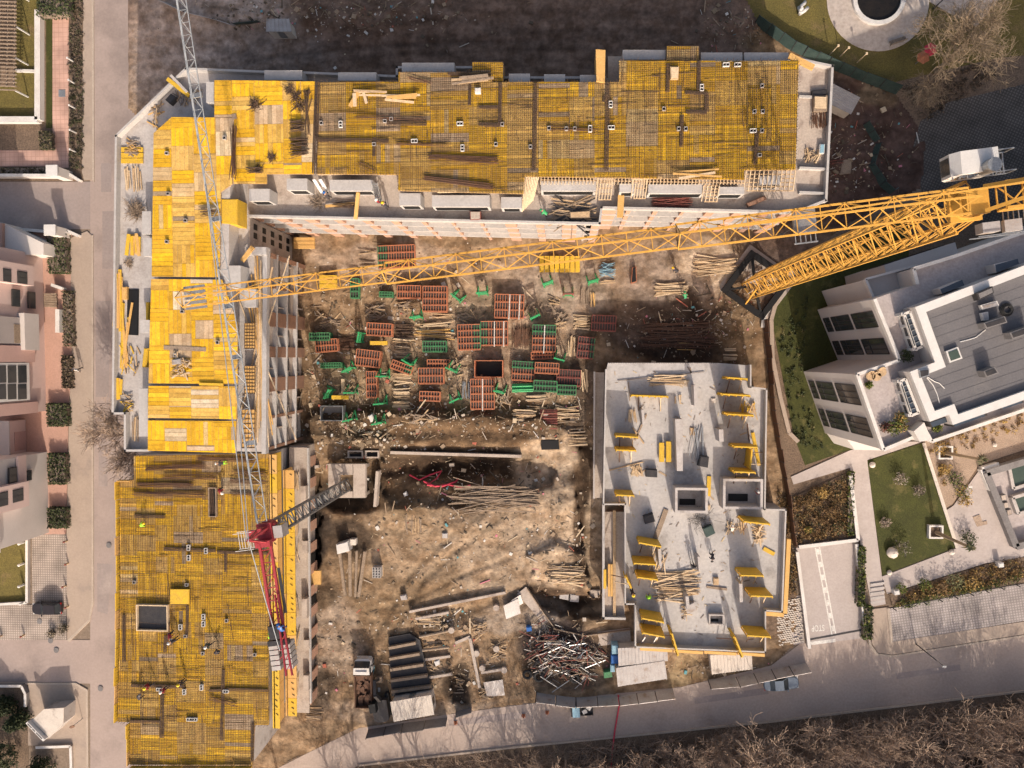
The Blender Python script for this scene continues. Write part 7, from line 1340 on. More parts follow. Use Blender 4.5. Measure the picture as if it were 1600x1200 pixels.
# leafy plants
def leafy(b, c, rx, ry, rz, n, s, cols, rr, hollow=.55, flat=0.0):
    for k in range(n):
        a = Vector((rr.gauss(0, 1), rr.gauss(0, 1), rr.gauss(0, 1))).normalized(); q = rr.uniform(hollow, 1.0)*(1+.22*noise.noise(a*2+c*.7)); p = c+Vector((a.x*rx*q, a.y*ry*q, abs(a.z)*rz*q if flat else a.z*rz*q))
        u = Vector((rr.gauss(0, 1), rr.gauss(0, 1), rr.gauss(0, .6))).normalized(); v = u.cross(Vector((rr.gauss(0, 1), rr.gauss(0, 1), rr.gauss(0, 1)))).normalized(); l = s*rr.uniform(.6, 1.4); g = rr.uniform(.75, 1.25); col = rr.choice(cols); b.col = tuple(x*g for x in col)
        b.poly([p-u*l*.5, p+v*l*.3, p+u*l*.5, p-v*l*.3])
GD = [(.045, .06, .022), (.06, .07, .028), (.035, .045, .02)]; GB = [(.10, .12, .02), (.13, .13, .03), (.07, .1, .02)]; BN = [(.20, .12, .05), (.15, .09, .045), (.11, .075, .04), (.24, .16, .07)]; YB = [(.34, .22, .07), (.28, .18, .06), (.4, .27, .09)]
def hedge(label, x0, y0, x1, y1, h, cols=GD, n=900, group='clipped hedges by the town houses', name='hedge'):
    rr = random.Random(x0+y0); P, Q = G(x0, y0, h), G(x1, y1, h); e = thing(name, label, 'hedge', ((P.x+Q.x)/2, (P.y+Q.y)/2, 0), group); w, d = abs(Q.x-P.x), abs(P.y-Q.y); c = (P+Q)/2; b = MB()
    for k in range(n):
        s = rr.choice('tttsx'); u, v, t = rr.uniform(-.5, .5), rr.uniform(-.5, .5), rr.random()
        p = Vector((c.x+u*w, c.y+v*d, h*rr.uniform(.85, 1.05))) if s == 't' else Vector((c.x+(rr.choice((-.5, .5))*w if s == 's' else u*w), c.y+(v*d if s == 's' else rr.choice((-.5, .5))*d), h*t)); l = rr.uniform(.15, .4); a = Vector((rr.gauss(0, 1), rr.gauss(0, 1), rr.gauss(0, .7))).normalized(); bb = a.cross(Vector((rr.gauss(0, 1), rr.gauss(0, 1), rr.gauss(0, 1)))).normalized(); g = rr.uniform(.7, 1.3); b.col = tuple(x*g for x in rr.choice(cols)); b.poly([p-a*l*.5, p+bb*l*.35, p+a*l*.5, p-bb*l*.35])
    b.build('foliage', 'leaf', e); b = MB(); b.box((c.x, c.y, h*.42), (w*.9, d*.9, h*.84)); b.build('twig_core', 'bark', e); return e
hedge('dark square hedge beside the upper garden gate', 72, 366, 103, 426, 1.3); hedge('square clipped hedge next to the white railings', 72, 631, 104, 666, 1.2); hedge('third square hedge down the pink forecourt', 73, 709, 102, 757, 1.2); hedge('last square hedge above the paver parking', 73, 794, 103, 826, 1.2); hedge('thin hedge strip beside the long ramp of pale paving', 95, 556, 112, 606, .8, [(.12, .085, .06), (.08, .065, .04)]); hedge('bushy hedge at the street edge below the gate posts', 96, 455, 114, 540, .9, [(.09, .075, .04), (.06, .06, .03), (.14, .1, .07)], 700); hedge('dark hedge at the top of the pink path', 56, -6, 106, 22, 1.6); hedge('low hedge under the upper boundary wall', 60, 205, 80, 232, .9, [(.1, .08, .05), (.06, .06, .03)], 500); hedge('dark planting strip inside the upper boundary wall', 2, 262, 88, 272, .6, [(.05, .04, .03), (.07, .06, .03)], 500)
hedge('long leafy hedge between the garage ramp and the footpath', 1342, 856, 1352, 948, 1.1, GB+GD, 900, 'hedges by the ramp'); hedge('lower leafy hedge ending at the street corner', 1350, 948, 1364, 1000, 1.0, GB+GD, 500, 'hedges by the ramp'); hedge('leafy hedge strip beside the ramp planting', 1326, 738, 1334, 836, .7, GB+GD, 500, 'hedges by the ramp'); hedge('clipped green hedge along the grey parking', 1400, 930, 1600, 948, .8, GB+GD, 10, 'hedges by the ramp') if 0 else None
def shrub(label, x, y, r, cols, z=.1, n=220, name='shrub', group='shrubs in the garden beds', h=None, s=.22, seed=0):
    rr = random.Random(int(x*13+y)); c = G(x, y, z+r*.7); e = thing(name, label, 'shrub', (c.x, c.y, z), group); b = MB(); leafy(b, c, r, r, (h or r*.8), n, s, cols, rr, .35); b.build('foliage', 'leaf', e); t = MB()
    for k in range(6): a = k*1.05; t.tube([(c.x, c.y, z), (c.x+math.cos(a)*r*.6, c.y+math.sin(a)*r*.6, z+r*.8)], [.04, .015], 4, False)
    t.build('stem', 'bark', e); return e
i = 0
SHR = [('yellow flowering shrub in the terrace planter', 1409, 653, .8, YB+GB, ZA), ('green shrub between the terrace planter shrubs', 1397, 668, .9, GB, ZA), ('second green shrub in the terrace planter', 1408, 667, .7, GB+YB, ZA), ('dark reddish shrub at the terrace planter corner', 1385, 668, .7, [(.14, .05, .035), (.09, .05, .03)], ZA), ('small green pot plant on the lower terrace', 1358, 602, .45, GB, ZA), ('dark shrub on the upper terrace by the canopy', 1417, 556, .8, GD, ZA), ('green shrub at the penthouse corner', 1464, 668, .6, GB, ZA),
 ('large green shrub in the bed beside the second palm', 1492, 748, 1.2, GB+GD, .1), ('lower green shrub of the pair beside the lawn corner', 1505, 768, 1.3, GB+YB, .1), ('straw coloured grass clump at the lawn corner', 1470, 700, 1.0, YB, .1), ('straw grass clump below the white planter', 1478, 733, .9, YB, .1), ('straw grass clump beside the green pair', 1508, 783, .9, YB, .1), ('bright green shrub at the left end of the street bed', 1408, 920, .8, GB, .1), ('second bright shrub in the street bed', 1446, 914, .9, GB, .1), ('spiky pale shrub in the middle of the street bed', 1494, 908, 1.2, [(.2, .2, .1), (.14, .15, .07)], .1), ('orange brown shrub in the street bed', 1520, 912, 1.3, YB, .1), ('brown shrub near the white box in the street bed', 1470, 920, 1.2, BN, .1), ('yellow green shrub in the ramp bed', 1263, 828, .6, GB+YB, .15),
 ('thorny shrub right of the ramp bed centre', 1300, 800, .9, BN, .15), ('straw clump in the ramp bed', 1285, 770, .8, YB, .15), ('brown shrub at the upper ramp bed', 1265, 785, .9, BN, .15), ('dark shrub at the lower ramp bed', 1310, 825, 1.0, GD+BN, .15), ('bare grey shrub on the small lawn upper part', 1408, 748, 1.0, [(.22, .19, .16), (.18, .15, .12)], .1), ('bare grey shrub right of the first on the lawn', 1436, 766, .9, [(.2, .17, .14), (.15, .12, .1)], .1), ('pale bare shrub at the lawn left edge', 1384, 817, .8, [(.28, .22, .18), (.2, .16, .13)], .1), ('spreading grey green shrub by the lawn boulder', 1410, 856, 1.3, [(.1, .09, .06), (.2, .18, .15), (.07, .07, .03)], .1), ('weedy shrub at the street corner below the parked car', 98, 983, .9, [(.14, .11, .08), (.09, .08, .05)], .1), ('second weedy shrub by the paver corner', 80, 990, .7, [(.14, .11, .08), (.09, .08, .05)], .1), ('low shrub between fence and ramp', 1232, 905, 1.2, BN+GD, .1)]
for s in SHR: shrub(*s)
BEDS = [([(1404, 932), (1540, 886), (1598, 872), (1600, 902), (1402, 944)], BN+YB+BN+[(.07, .07, .03)], 900, .15, .6), ([(1244, 778), (1322, 742), (1334, 834), (1246, 848)], BN+BN+[(.06, .06, .03)], 800, .15, .5), ([(1446, 692), (1600, 645), (1600, 672), (1480, 715), (1482, 780)], YB+BN, 380, .14, .35), ([(1216, 520), (1262, 460), (1252, 600), (1290, 712), (1240, 690)], GD+GD+[(.1, .09, .04)], 260, .08, .35), ([(1400, 940), (1600, 898), (1600, 906), (1400, 952)], GB+GD, 600, .15, .6), ([(1216, 770), (1240, 775), (1244, 930), (1224, 930)], BN+[(.14, .12, .1)], 300, .1, .5), ([(108, 0), (130, 0), (130, 264), (109, 262)], [(.13, .1, .075), (.09, .07, .05), (.06, .06, .03)], 420, .08, .3), ([(1405, 135), (1560, 92), (1560, 118), (1448, 188)], [(.14, .1, .07), (.09, .07, .05)], 400, .06, .4)]
for i, (poly, cols, n, z, s) in enumerate(BEDS):
    b = MB(); rr = random.Random(60+i); xs, ys = [p[0] for p in poly], [p[1] for p in poly]
    for k in range(n):
        x, y = rr.uniform(min(xs), max(xs)), rr.uniform(min(ys), max(ys))
        if inside(x, y, poly): c = G(x, y, z+s*.3); r = s*rr.uniform(.5, 1.3); leafy(b, c, r, r, r*.8, 22, .2, [rr.choice(cols)], rr, .3)
    tag(b.build('ground_cover', 'leaf'), kind='stuff')
# dark evergreens in the lower left corner
for i, (lb, x, y, h, r) in enumerate([('tallest dark evergreen at the lower left corner', 18, 1172, 6, 2.6), ('dark evergreen cut by the left edge', -14, 1120, 5, 2.2), ('dark evergreen in front of the kiosk', 40, 1118, 3.4, 1.5), ('low evergreen at the bottom edge below the kiosk', 70, 1196, 3.4, 2.0), ('evergreen behind the low street wall', 16, 1096, 3.2, 1.6)]):
    rr = random.Random(90+i); p = G(x, y, 0); e = thing('evergreen_tree', lb, 'tree', p, 'dark evergreens by the kiosk'); b = MB()
    for k in range(46):
        t = k/46; a = k*2.4; rad = r*(1-t)**.7*rr.uniform(.6, 1.05); leafy(b, p+Vector((math.cos(a)*rad*.75, math.sin(a)*rad*.75, h*(.15+.85*t))), .75, .75, .6, 60, .3, [(.03, .042, .018), (.045, .055, .022), (.02, .03, .014)], rr, .3)
    b.build('crown', 'leaf', e); b = MB(); b.tube([p, p+Vector((0, 0, h*.9))], [.2, .05], 7); b.build('trunk', 'bark', e)
# palms in white planters
for lb, x, y, tx, ty, h in (('slim palm leaning from the white planter on the lawn edge', 1463, 832, 1515, 855, 7.0), ('slim palm in the white planter near the apartment block', 1478, 708, 1534, 718, 7.0)):
    p, q = G(x, y, .3), G(tx, ty, h); e = thing('palm_tree', lb, 'palm', p, 'palms in white planters'); m = p.lerp(q, .5)+Vector((0, 0, .4)); b = MB(); b.tube([p, m, q], [.26, .2, .17], 9); b.build('trunk', 'bark_pale', e); b = MB(); rr = random.Random(int(x))
    for k in range(26):
        a = k*.55; el = rr.uniform(-.3, 1.0); d = Vector((math.cos(a)*math.cos(el), math.sin(a)*math.cos(el), math.sin(el))); L = rr.uniform(.5, .95); s = Vector((-d.y, d.x, 0)).normalized(); b.col = rr.choice([(.05, .06, .03), (.08, .08, .04), (.12, .1, .06)]); e1 = q+d*L*.6; e2 = q+d*L+Vector((0, 0, -.3)); b.poly([q, e1+s*.1, e2, e1-s*.1])
    b.build('crown', 'leaf', e); w = 'white planter of the palm %s' % ('on the lawn edge' if y > 800 else 'near the apartment block'); frame_box('planter', w, 'planter', x-11, y-11, x+11, y+10, .1, .6, .2, 'white_dirty', 'soil', 'white palm planters')
shrub('dark round shrub beside the leaning palm', 1514, 842, 1.2, GD, .1, 320)
for lb, x, y, r in (('pale boulder on the small lawn', 1392, 862, .75), ('small round stone at the bottom of the lawn', 1389, 894, .35), ('white ball stone at the right corner of the lawn', 1486, 862, .4), ('pale stone at the top corner of the small lawn', 1362, 726, .4), ('grey ornament ball on the gravel bed', 1553, 695, .3)):
    b = MB(); rr = random.Random(int(x)); c = G(x, y, .1); n0 = 0
    for j in range(6):
        for k in range(9):
            th, ph = math.pi*j/5, 2*math.pi*k/9; q = r*(1+.18*noise.noise(Vector((th*1.3+x, ph, y)))); b.v.append((c.x+q*math.sin(th)*math.cos(ph), c.y+q*math.sin(th)*math.sin(ph), c.z+r*.5+q*.75*math.cos(th)))
    for j in range(5):
        for k in range(9): b.face([j*9+k, (j+1)*9+k, (j+1)*9+(k+1) % 9, j*9+(k+1) % 9])
    tag(b.build('boulder', 'cabin_pale', smooth=True), lb, 'stone')
# ---------------------------------------------------------------- vehicles
def wheel(e, x, y, r=.32, w=.2):
    b = MB(); b.tube([(x, y-w/2, r), (x, y+w/2, r)], r, 14); t = b.build('wheel', 'rubber', e, local=True); b = MB(); s = 1 if y > 0 else -1; b.tube([(x, y+s*w*.5, r), (x, y+s*(w*.5+.015), r)], r*.6, 10); b.build('rim', 'steel', t, local=True)
def car(label, x, y, ang, paint, L=4.4, W=1.78, z=.02, hatch=False):
    e = thing('parked_car', label, 'car', G(x, y, z), None, R(ang)); hl, hw = L/2, W/2
    out = [(-hl, -hw*.62), (-hl+.12, -hw*.86), (-hl+.5, -hw*.97), (-.4, -hw), (hl-1.0, -hw*.98), (hl-.4, -hw*.88), (hl-.1, -hw*.62), (hl, -hw*.25)]; out = out+[(a, -c) for a, c in reversed(out)]
    b = MB(); lv = [(.2, .95, .9), (.42, 1, 1), (.68, 1, 1), (.84, .985, .95), (.9, .95, .86)]; n = len(out); st = 0
    for z_, fx, fy in lv: b.v += [(a*fx, c*fy, z_+(.05 if -hl*.5 < a < hl*.25 else 0)) for a, c in out]
    for k in range(len(lv)-1):
        for i in range(n): j = (i+1) % n; b.face([k*n+i, k*n+j, (k+1)*n+j, (k+1)*n+i])
    b.face([(len(lv)-1)*n+i for i in range(n)]); b.face([i for i in reversed(range(n))]); body = b.build('body', paint, e, local=True, smooth=False)
    x0, x1, x2, x3 = (-hl+.75, -hl+1.35, hl-2.15, hl-1.35) if not hatch else (-hl+.15, -hl+.6, hl-2.1, hl-1.3); wb, wt = hw*.88, hw*.70; zb, zt = .9, 1.42
    B = [(x0, -wb, zb), (x3, -wb, zb), (x3, wb, zb), (x0, wb, zb)]; T = [(x1, -wt, zt), (x2, -wt, zt), (x2, wt, zt), (x1, wt, zt)]
    for i in range(4):
        j = (i+1) % 4; g = MB(); g.poly([B[i], B[j], T[j], T[i]]); g.build(['window', 'windscreen', 'window', 'rear_window'][i], 'glass', e, local=True)
    b = MB(); m = len(b.v); P = [(x1-.06, -wt*1.02), (x2*.5+x1*.5, -wt*1.05), (x2+.06, -wt*1.02), (x2+.06, wt*1.02), (x2*.5+x1*.5, wt*1.05), (x1-.06, wt*1.02)]; b.prism(P, zt-.02, zt+.05); b.build('roof', paint, e, local=True)
    for i, nm in enumerate(('a', 'b')):
        for s in (-1, 1): q = MB(); q.beam(B[1 if i == 0 else 0][:1]+(s*wb, zb), (T[1 if i == 0 else 0][0], s*wt, zt), .07); q.build('roof_pillar', paint, e, local=True)
    for s in (-1, 1):
        wheel(e, hl-.85, s*(hw-.12)); wheel(e, -hl+.85, s*(hw-.12)); q = MB(); q.box((hl-.2, s*hw*.66, .66), (.28, .34, .14)); q.build('headlight', 'lamp', e, local=True); q = MB(); q.box((-hl+.08, s*hw*.68, .7), (.14, .36, .14)); q.build('tail_light', 'lamp_red', e, local=True); q = MB(); q.box((x3-.15, s*(hw+.06), .95), (.14, .2, .12)); q.build('mirror', paint, e, local=True)
    return e
car('silver blue saloon car parked by the sheet fence on the south street', 1218, 1064, 6, 'car_silver', 4.5, 1.8); car('dark grey hatchback parked alone on the paver parking', 79, 948, 182, 'car_dark', 4.25, 1.78, .08, True)
# small dark pickup
e = thing('pickup_truck', 'small dark pickup with a loaded open bed at the road edge', 'pickup', G(907, 1104, .02), None, R(184)); b = MB(); b.box((.72, 0, .72), (1.25, 1.55, .95)); b.box((-.75, 0, .5), (1.7, 1.5, .3)); b.build('body', 'steel_dark', e, local=True); b = MB(); b.box((.62, 0, 1.4), (.95, 1.42, .42)); b.build('cab', 'blue_pale', e, local=True); b = MB(); b.poly([(1.1, -.66, 1.2), (1.33, -.72, 1.2), (1.33, .72, 1.2), (1.1, .66, 1.58)]) if 0 else b.box((1.12, 0, 1.38), (.08, 1.3, .3)); b.build('windscreen', 'glass', e, local=True); b = MB()
for s in (-1, 1): b.box((-.78, s*.75, .82), (1.7, .06, .4))
b.box((-1.62, 0, .82), (.06, 1.5, .4)); b.box((.04, 0, .82), (.06, 1.5, .4)); b.build('bed', 'steel_dark', e, local=True); b = MB(); b.box((-.5, .25, .85), (.6, .5, .4), .4); b.box((-1.1, -.2, .8), (.5, .6, .3), 1.0); b.build('load', 'white_dirty', e, local=True)
for sx in (.8, -.95):
    for s in (-1, 1): wheel(e, sx, s*.68, .28, .18)
# tipper truck
e = thing('tipper_truck', 'white cabbed tipper truck with a rusty load standing in the lower yard', 'truck', G(573, 1060, .1), 'site machines', R(91)); b = MB(); b.prism([(1.6, -1.15), (3.15, -1.1), (3.4, -.7), (3.4, .7), (3.15, 1.1), (1.6, 1.15)], .6, 1.7); b.prism([(1.6, -1.1), (2.5, -1.05), (2.5, 1.05), (1.6, 1.1)], 1.7, 2.6); cb = b.build('cab', 'white_dirty', e, local=True); b = MB(); b.poly([(2.52, -1.0, 2.5), (3.1, -1.05, 1.73), (3.1, 1.05, 1.73), (2.52, 1.0, 2.5)][::-1]); b.build('windscreen', 'glass', cb, local=True); b = MB()
for s in (-1, 1): b.box((2.0, s*1.12, 2.15), (.7, .06, .55))
b.build('window', 'glass', cb, local=True); b = MB(); b.box((1.9, 0, 2.68), (.35, 1.5, .14)); b.build('roof_spoiler', 'white_paint', cb, local=True); b = MB(); b.box((-.6, 0, .75), (5.2, .9, .3)); b.build('chassis', 'steel_dark', e, local=True); b = MB()
for s in (-1, 1): b.box((-.95, s*1.12, 1.5), (4.5, .08, 1.2))
b.box((1.28, 0, 1.6), (.08, 2.3, 1.4)); b.box((-3.2, 0, 1.45), (.08, 2.3, 1.1)); b.box((-.95, 0, .95), (4.5, 2.2, .08)); b.build('tipper_body', 'rebar_rust', e, local=True); b = MB(); rr = random.Random(3)
for k in range(40): b.box((rr.uniform(-3, 1), rr.uniform(-.9, .9), rr.uniform(1.05, 1.35)), (rr.uniform(.2, .9), rr.uniform(.2, .7), .3), rr.uniform(0, 3))
b.build('load', 'rebar_rust', e, local=True)
for x in (2.6, -1.3, -2.4):
    for s in (-1, 1): wheel(e, x, s*1.0, .48, .32)
for s in (-1, 1): b = MB(); b.box((3.4, s*.8, .85), (.08, .4, .2)); b.build('headlight', 'lamp', e, local=True); b = MB(); b.box((2.7, s*1.35, 2.1), (.1, .25, .45)); b.build('mirror', 'steel_dark', e, local=True)
# excavator with folded boom
e = thing('excavator', 'black excavator with its boom folded between truck and beige cabin', 'excavator', G(598, 1098, .1), 'site machines', R(100)); b = MB()
for s in (-1, 1): b.prism([(-1.5, s*.95-.25), (1.5, s*.95-.25), (1.5, s*.95+.25), (-1.5, s*.95+.25)], .05, .75)
b.build('track', 'rubber', e, local=True); b = MB(); b.prism([(-1.6, -1.0), (1.0, -1.1), (1.2, .1), (1.0, 1.1), (-1.6, 1.0), (-1.9, .5), (-1.9, -.5)], .85, 1.7); b.build('upper_body', 'steel_dark', e, local=True); b = MB(); b.box((.55, .65, 2.1), (1.2, .9, 1.3)); b.build('cab', 'black', e, local=True); b = MB(); b.beam((.9, -.2, 1.4), (2.6, -.25, 3.3), .4, .5); b.beam((2.6, -.25, 3.3), (4.2, -.3, 2.6), .36, .4); b.build('boom', 'steel_dark', e, local=True); b = MB(); b.beam((4.2, -.3, 2.7), (3.6, -.3, .9), .3); b.build('stick', 'steel_dark', e, local=True); b = MB(); b.box((3.5, -.3, .5), (.7, .9, .7)); b.build('bucket', 'timber_old', e, local=True)
# ---------------------------------------------------------------- people
def person_mesh(pose):
    J = {}; P = lambda k, x, y, z, r: J.__setitem__(k, (Vector((x, y, z)), r)); lean = {'stand': 0.0, 'walk': .06, 'bend': 1.05, 'work': .45}[pose]
    hip = .95 if pose != 'bend' else .82; c, s = math.cos(lean), math.sin(lean); T = lambda x, u, f: (x, f*c+u*s, hip+u*c-f*s)
    P('pel', 0, 0, hip, .15); P('bel', *T(0, .18, 0), .135); P('chest', *T(0, .38, .0), .165); P('neck', *T(0, .55, .01), .062); P('chin', *T(0, .62, .035), .07); P('head', *T(0, .71, .03), .1); P('crown', *T(0, .80, .02), .085); P('nose', *T(0, .685, .125), .02)
    st = .26 if pose == 'walk' else .04
    for n, g in (('l', -1), ('r', 1)):
        f = st*g; P('hip'+n, g*.1, 0, hip-.06, .1); P('knee'+n, g*.12, f*.6+(.14 if pose == 'bend' else .03), hip*.53, .068); P('ank'+n, g*.12, f-.02, .09, .045); P('toe'+n, g*.14, f+.16, .04, .04)
        P('sh'+n, *T(g*.19, .49, 0), .062)
        if pose in ('stand', 'walk'): P('el'+n, *T(g*.25, .22, -.03+f*-.4), .047); P('wr'+n, *T(g*.25, -.02, .06-f*.5), .034); h = T(g*.25, -.1, .09-f*.5); d = Vector((0, .03, -.09))
        else: P('el'+n, *T(g*.26, .30, .2), .047); P('wr'+n, *T(g*.17, .20, .42), .034); h = T(g*.16, .18, .5); d = Vector((0, .07, -.05))
        P('hand'+n, *h, .034)
        for k in range(5): o = Vector(((k-2)*.02*g, 0, 0)) if k else Vector((-.045*g, .02, .02)); q = Vector(h)+o+d*(.5 if k else .25); P('f%d%s' % (k, n), *q, .011); q2 = q+d*((.55, .7, .8, .72, .5)[k])*.8; P('g%d%s' % (k, n), *q2, .009)
    E = [('pel', 'bel'), ('bel', 'chest'), ('chest', 'neck'), ('neck', 'chin'), ('chin', 'head'), ('head', 'crown'), ('head', 'nose')]
    for n in 'lr':
        E += [('pel', 'hip'+n), ('hip'+n, 'knee'+n), ('knee'+n, 'ank'+n), ('ank'+n, 'toe'+n), ('chest', 'sh'+n), ('sh'+n, 'el'+n), ('el'+n, 'wr'+n), ('wr'+n, 'hand'+n)]
        for k in range(5): E += [('hand'+n, 'f%d%s' % (k, n)), ('f%d%s' % (k, n), 'g%d%s' % (k, n))]
    K = list(J); me = bpy.data.meshes.new('body'); me.from_pydata([tuple(J[k][0]) for k in K], [(K.index(a), K.index(c_)) for a, c_ in E], []); o = bpy.data.objects.new('body', me); COL.objects.link(o); m = o.modifiers.new('s', 'SKIN')
    for i, k in enumerate(K): me.skin_vertices[0].data[i].radius = (J[k][1],)*2
    me.skin_vertices[0].data[0].use_root = True; sd = o.modifiers.new('d', 'SUBSURF'); sd.levels = 1; sd.render_levels = 1; dg = bpy.context.evaluated_depsgraph_get(); dg.update(); nm = bpy.data.meshes.new_from_object(o.evaluated_get(dg)); bpy.data.objects.remove(o); nm.materials.clear()
    for k in range(4): nm.materials.append(MATS['skin'])
    seg = [(J[a][0], J[c_][0], a, c_) for a, c_ in E]; nm.name = 'body'
    for p in nm.polygons:
        best = None
        for a, c_, na, nb in seg:
            ab = c_-a; t = max(0, min(1, (p.center-a).dot(ab)/max(1e-9, ab.length_squared))); d_ = (p.center-a-ab*t).length
            if best is None or d_ < best[0]: best = (d_, nb, t)
        nb = best[1]; b0 = nb[:-1] if nb[-1] in 'lr' and nb not in ('pel', 'bel') else nb
        p.material_index = 1 if b0 in ('bel', 'chest', 'sh', 'el', 'wr') else (2 if b0 in ('hip', 'knee', 'ank') else (3 if b0 == 'toe' else 0))
    nm.polygons.foreach_set('use_smooth', [True]*len(nm.polygons)); return nm, J['head'][0], J['crown'][0]
POSE = {}
def person(label, x, y, z, head, pose, top, legs, hat='helmet_yellow', group='people at work on the site'):
    if pose not in POSE: POSE[pose] = person_mesh(pose)
    base, hd, cr = POSE[pose]; me = base.copy(); me.materials[1] = MATS[top]; me.materials[2] = MATS[legs]; me.materials[3] = MATS['rubber']; e = thing('person', label, 'person', G(x, y, z), group, R(head)); o = bpy.data.objects.new('body', me); COL.objects.link(o); o.parent = e
    up = (cr-hd).normalized(); sdv = Vector((1, 0, 0)); fw = up.cross(sdv)*-1; b = MB(); n = 10
    if hat:
        for j, (t, r) in enumerate(((0.03, .17), (.035, .135), (.09, .128), (.14, .095), (.165, .03))):
            for k in range(n): a = 2*math.pi*k/n; b.v.append(tuple(hd+up*t+sdv*r*math.cos(a)+fw*(r*1.12*math.sin(a))))
        for j in range(4):
            for k in range(n): b.face([j*n+k, j*n+(k+1) % n, (j+1)*n+(k+1) % n, (j+1)*n+k])
        b.face([4*n+k for k in range(n)]); b.build('helmet', hat, e, local=True, smooth=True)
    else:
        b.tube([hd+up*.02-fw*.02, hd+up*.07-fw*.02, hd+up*.115-fw*.01], [.108, .1, .04], 9); b.build('hair', 'steel_dark', e, local=True, smooth=True)
    e.scale = (1.18,)*3; return e
RZ_ = ZSW+.12
for a in (('worker in green hi vis jacket crouching alone over the northern rebar', 226, 819, RZ_, -60, 'bend', 'hi_vis', 'cloth_dark', 'helmet_yellow'), ('worker in a red jacket bending beside the lift opening', 270, 986, RZ_, -140, 'bend', 'cloth_red', 'cloth_dark', 'white_paint'), ('dark dressed worker with white helmet right of the red jacket', 280, 995, RZ_, 110, 'work', 'cloth_dark', 'cloth_dark', 'white_paint'), ('dark green dressed worker with white helmet, upper of a pair', 333, 1002, RZ_, 130, 'walk', 'tarp_green', 'cloth_dark', 'white_paint'), ('dark dressed worker bending, lower of the pair', 341, 1016, RZ_, -60, 'bend', 'cloth_dark', 'cloth_dark', 'steel_dark'),
        ('worker in brown red with yellow helmet on a beam cage', 240, 1065, RZ_, 120, 'walk', 'cloth_red', 'cloth_dark', 'helmet_yellow'), ('worker in red with white helmet beside a twin sleeve', 264, 1071, RZ_, 140, 'stand', 'cloth_red', 'cloth_dark', 'white_paint'), ('dark dressed worker with yellow helmet, right end of the row of three', 291, 1060, RZ_, 130, 'stand', 'cloth_dark', 'cloth_dark', 'helmet_yellow'), ('crouching worker with grey cap at the lower left of the deck', 223, 1087, RZ_, -30, 'bend', 'cloth_dark', 'cloth_dark', 'concrete_dark'),
        ('hi vis worker on the yellow edge forms beside the red crane', 429, 980, ZSW, 170, 'bend', 'hi_vis', 'cloth_dark', 'hi_vis'), ('worker in dark clothes with hi vis bending near the plain yellow deck', 355, 722, RZ_, 90, 'bend', 'cloth_dark', 'hi_vis', 'white_paint'), ('worker tying bars at the slot with the ladder', 347, 763, RZ_, -120, 'bend', 'cloth_red', 'cloth_dark', 'white_paint'), ('worker with blue helmet beside brushwood on the south terrace', 517, 311, ZT, 30, 'work', 'cloth_dark', 'cloth_dark', 'blue'), ('worker in dark red standing at the foot of the ladder', 594, 318, ZT, -30, 'stand', 'cloth_red', 'cloth_dark', 'white_paint'),
        ('worker with yellow helmet right of the ladder', 607, 326, ZT, 40, 'work', 'cloth_dark', 'cloth_dark', 'helmet_yellow'), ('worker in bright green by the joist fan on the terrace', 855, 337, ZT, 60, 'bend', 'green_bright', 'cloth_dark', 'green_bright'), ('worker in green hi vis on the slab near the bottom shutters', 1012, 931, ZSE, 10, 'work', 'hi_vis', 'cloth_dark', 'hi_vis'), ('dark dressed worker with yellow helmet at the west slab wall', 986, 919, ZSE, 200, 'work', 'cloth_dark', 'cloth_dark', 'helmet_yellow'), ('worker with white helmet and dust coat at the right of the slab', 1141, 827, ZSE, 0, 'bend', 'cabin_pale', 'cloth_dark', 'white_paint'),
        ('dark dressed worker bending in the middle of the slab', 1111, 863, ZSE, 170, 'bend', 'cloth_dark', 'cloth_dark', 'steel_dark'), ('dark dressed worker standing just above the white lid on the slab', 1081, 880, ZSE, 20, 'stand', 'cloth_dark', 'cloth_dark', 'steel_dark'), ('worker in red beside the lift shaft on the slab', 1184, 767, ZSE, 60, 'work', 'cloth_red', 'cloth_dark', 'white_paint'), ('worker in bright green beside the tidy board stack', 1069, 467, .5, 10, 'bend', 'green_bright', 'cloth_dark', 'green_bright'), ('dark dressed worker with yellow on open ground by the crane', 1057, 425, .3, 60, 'bend', 'cloth_dark', 'cloth_dark', 'helmet_yellow')): person(*a)
person('worker in blue overalls on the counter jib of the red crane', 447, 980, RZ+.15, 20, 'bend', 'blue', 'blue', 'blue'); person('pedestrian in a white top walking on the west pavement', 128, 577, .13, 170, 'walk', 'cloth_white', 'cloth_dark', None, 'passers by')
# ---------------------------------------------------------------- park, pool court, road marks, lamps
b = MB(); c = G(1372, 0, .1); k_ = 32
for j in range(k_):
    a0, a1 = 2*math.pi*j/k_, 2*math.pi*(j+1)/k_; ro, ri = 38*PXG, 32*PXG; q = lambda a, r, z: (c.x+r*math.cos(a), c.y+r*math.sin(a), z)
    b.poly([q(a0, ri, .55), q(a0, ro, .55), q(a1, ro, .55), q(a1, ri, .55)]); b.poly([q(a0, ro, .1), q(a1, ro, .1), q(a1, ro, .55), q(a0, ro, .55)]); b.poly([q(a0, ri, .55), q(a1, ri, .55), q(a1, ri, .1), q(a0, ri, .1)])
e = thing('round_basin', 'round dark basin with a pale stone rim in the park circle', 'fountain', (c.x, c.y, .1)); b.build('rim', 'white_dirty', e); b = MB(); b.poly([(c.x+32*PXG*math.cos(2*math.pi*j/k_), c.y+32*PXG*math.sin(2*math.pi*j/k_), .22) for j in range(k_)]); b.build('water', 'water_dark', e)
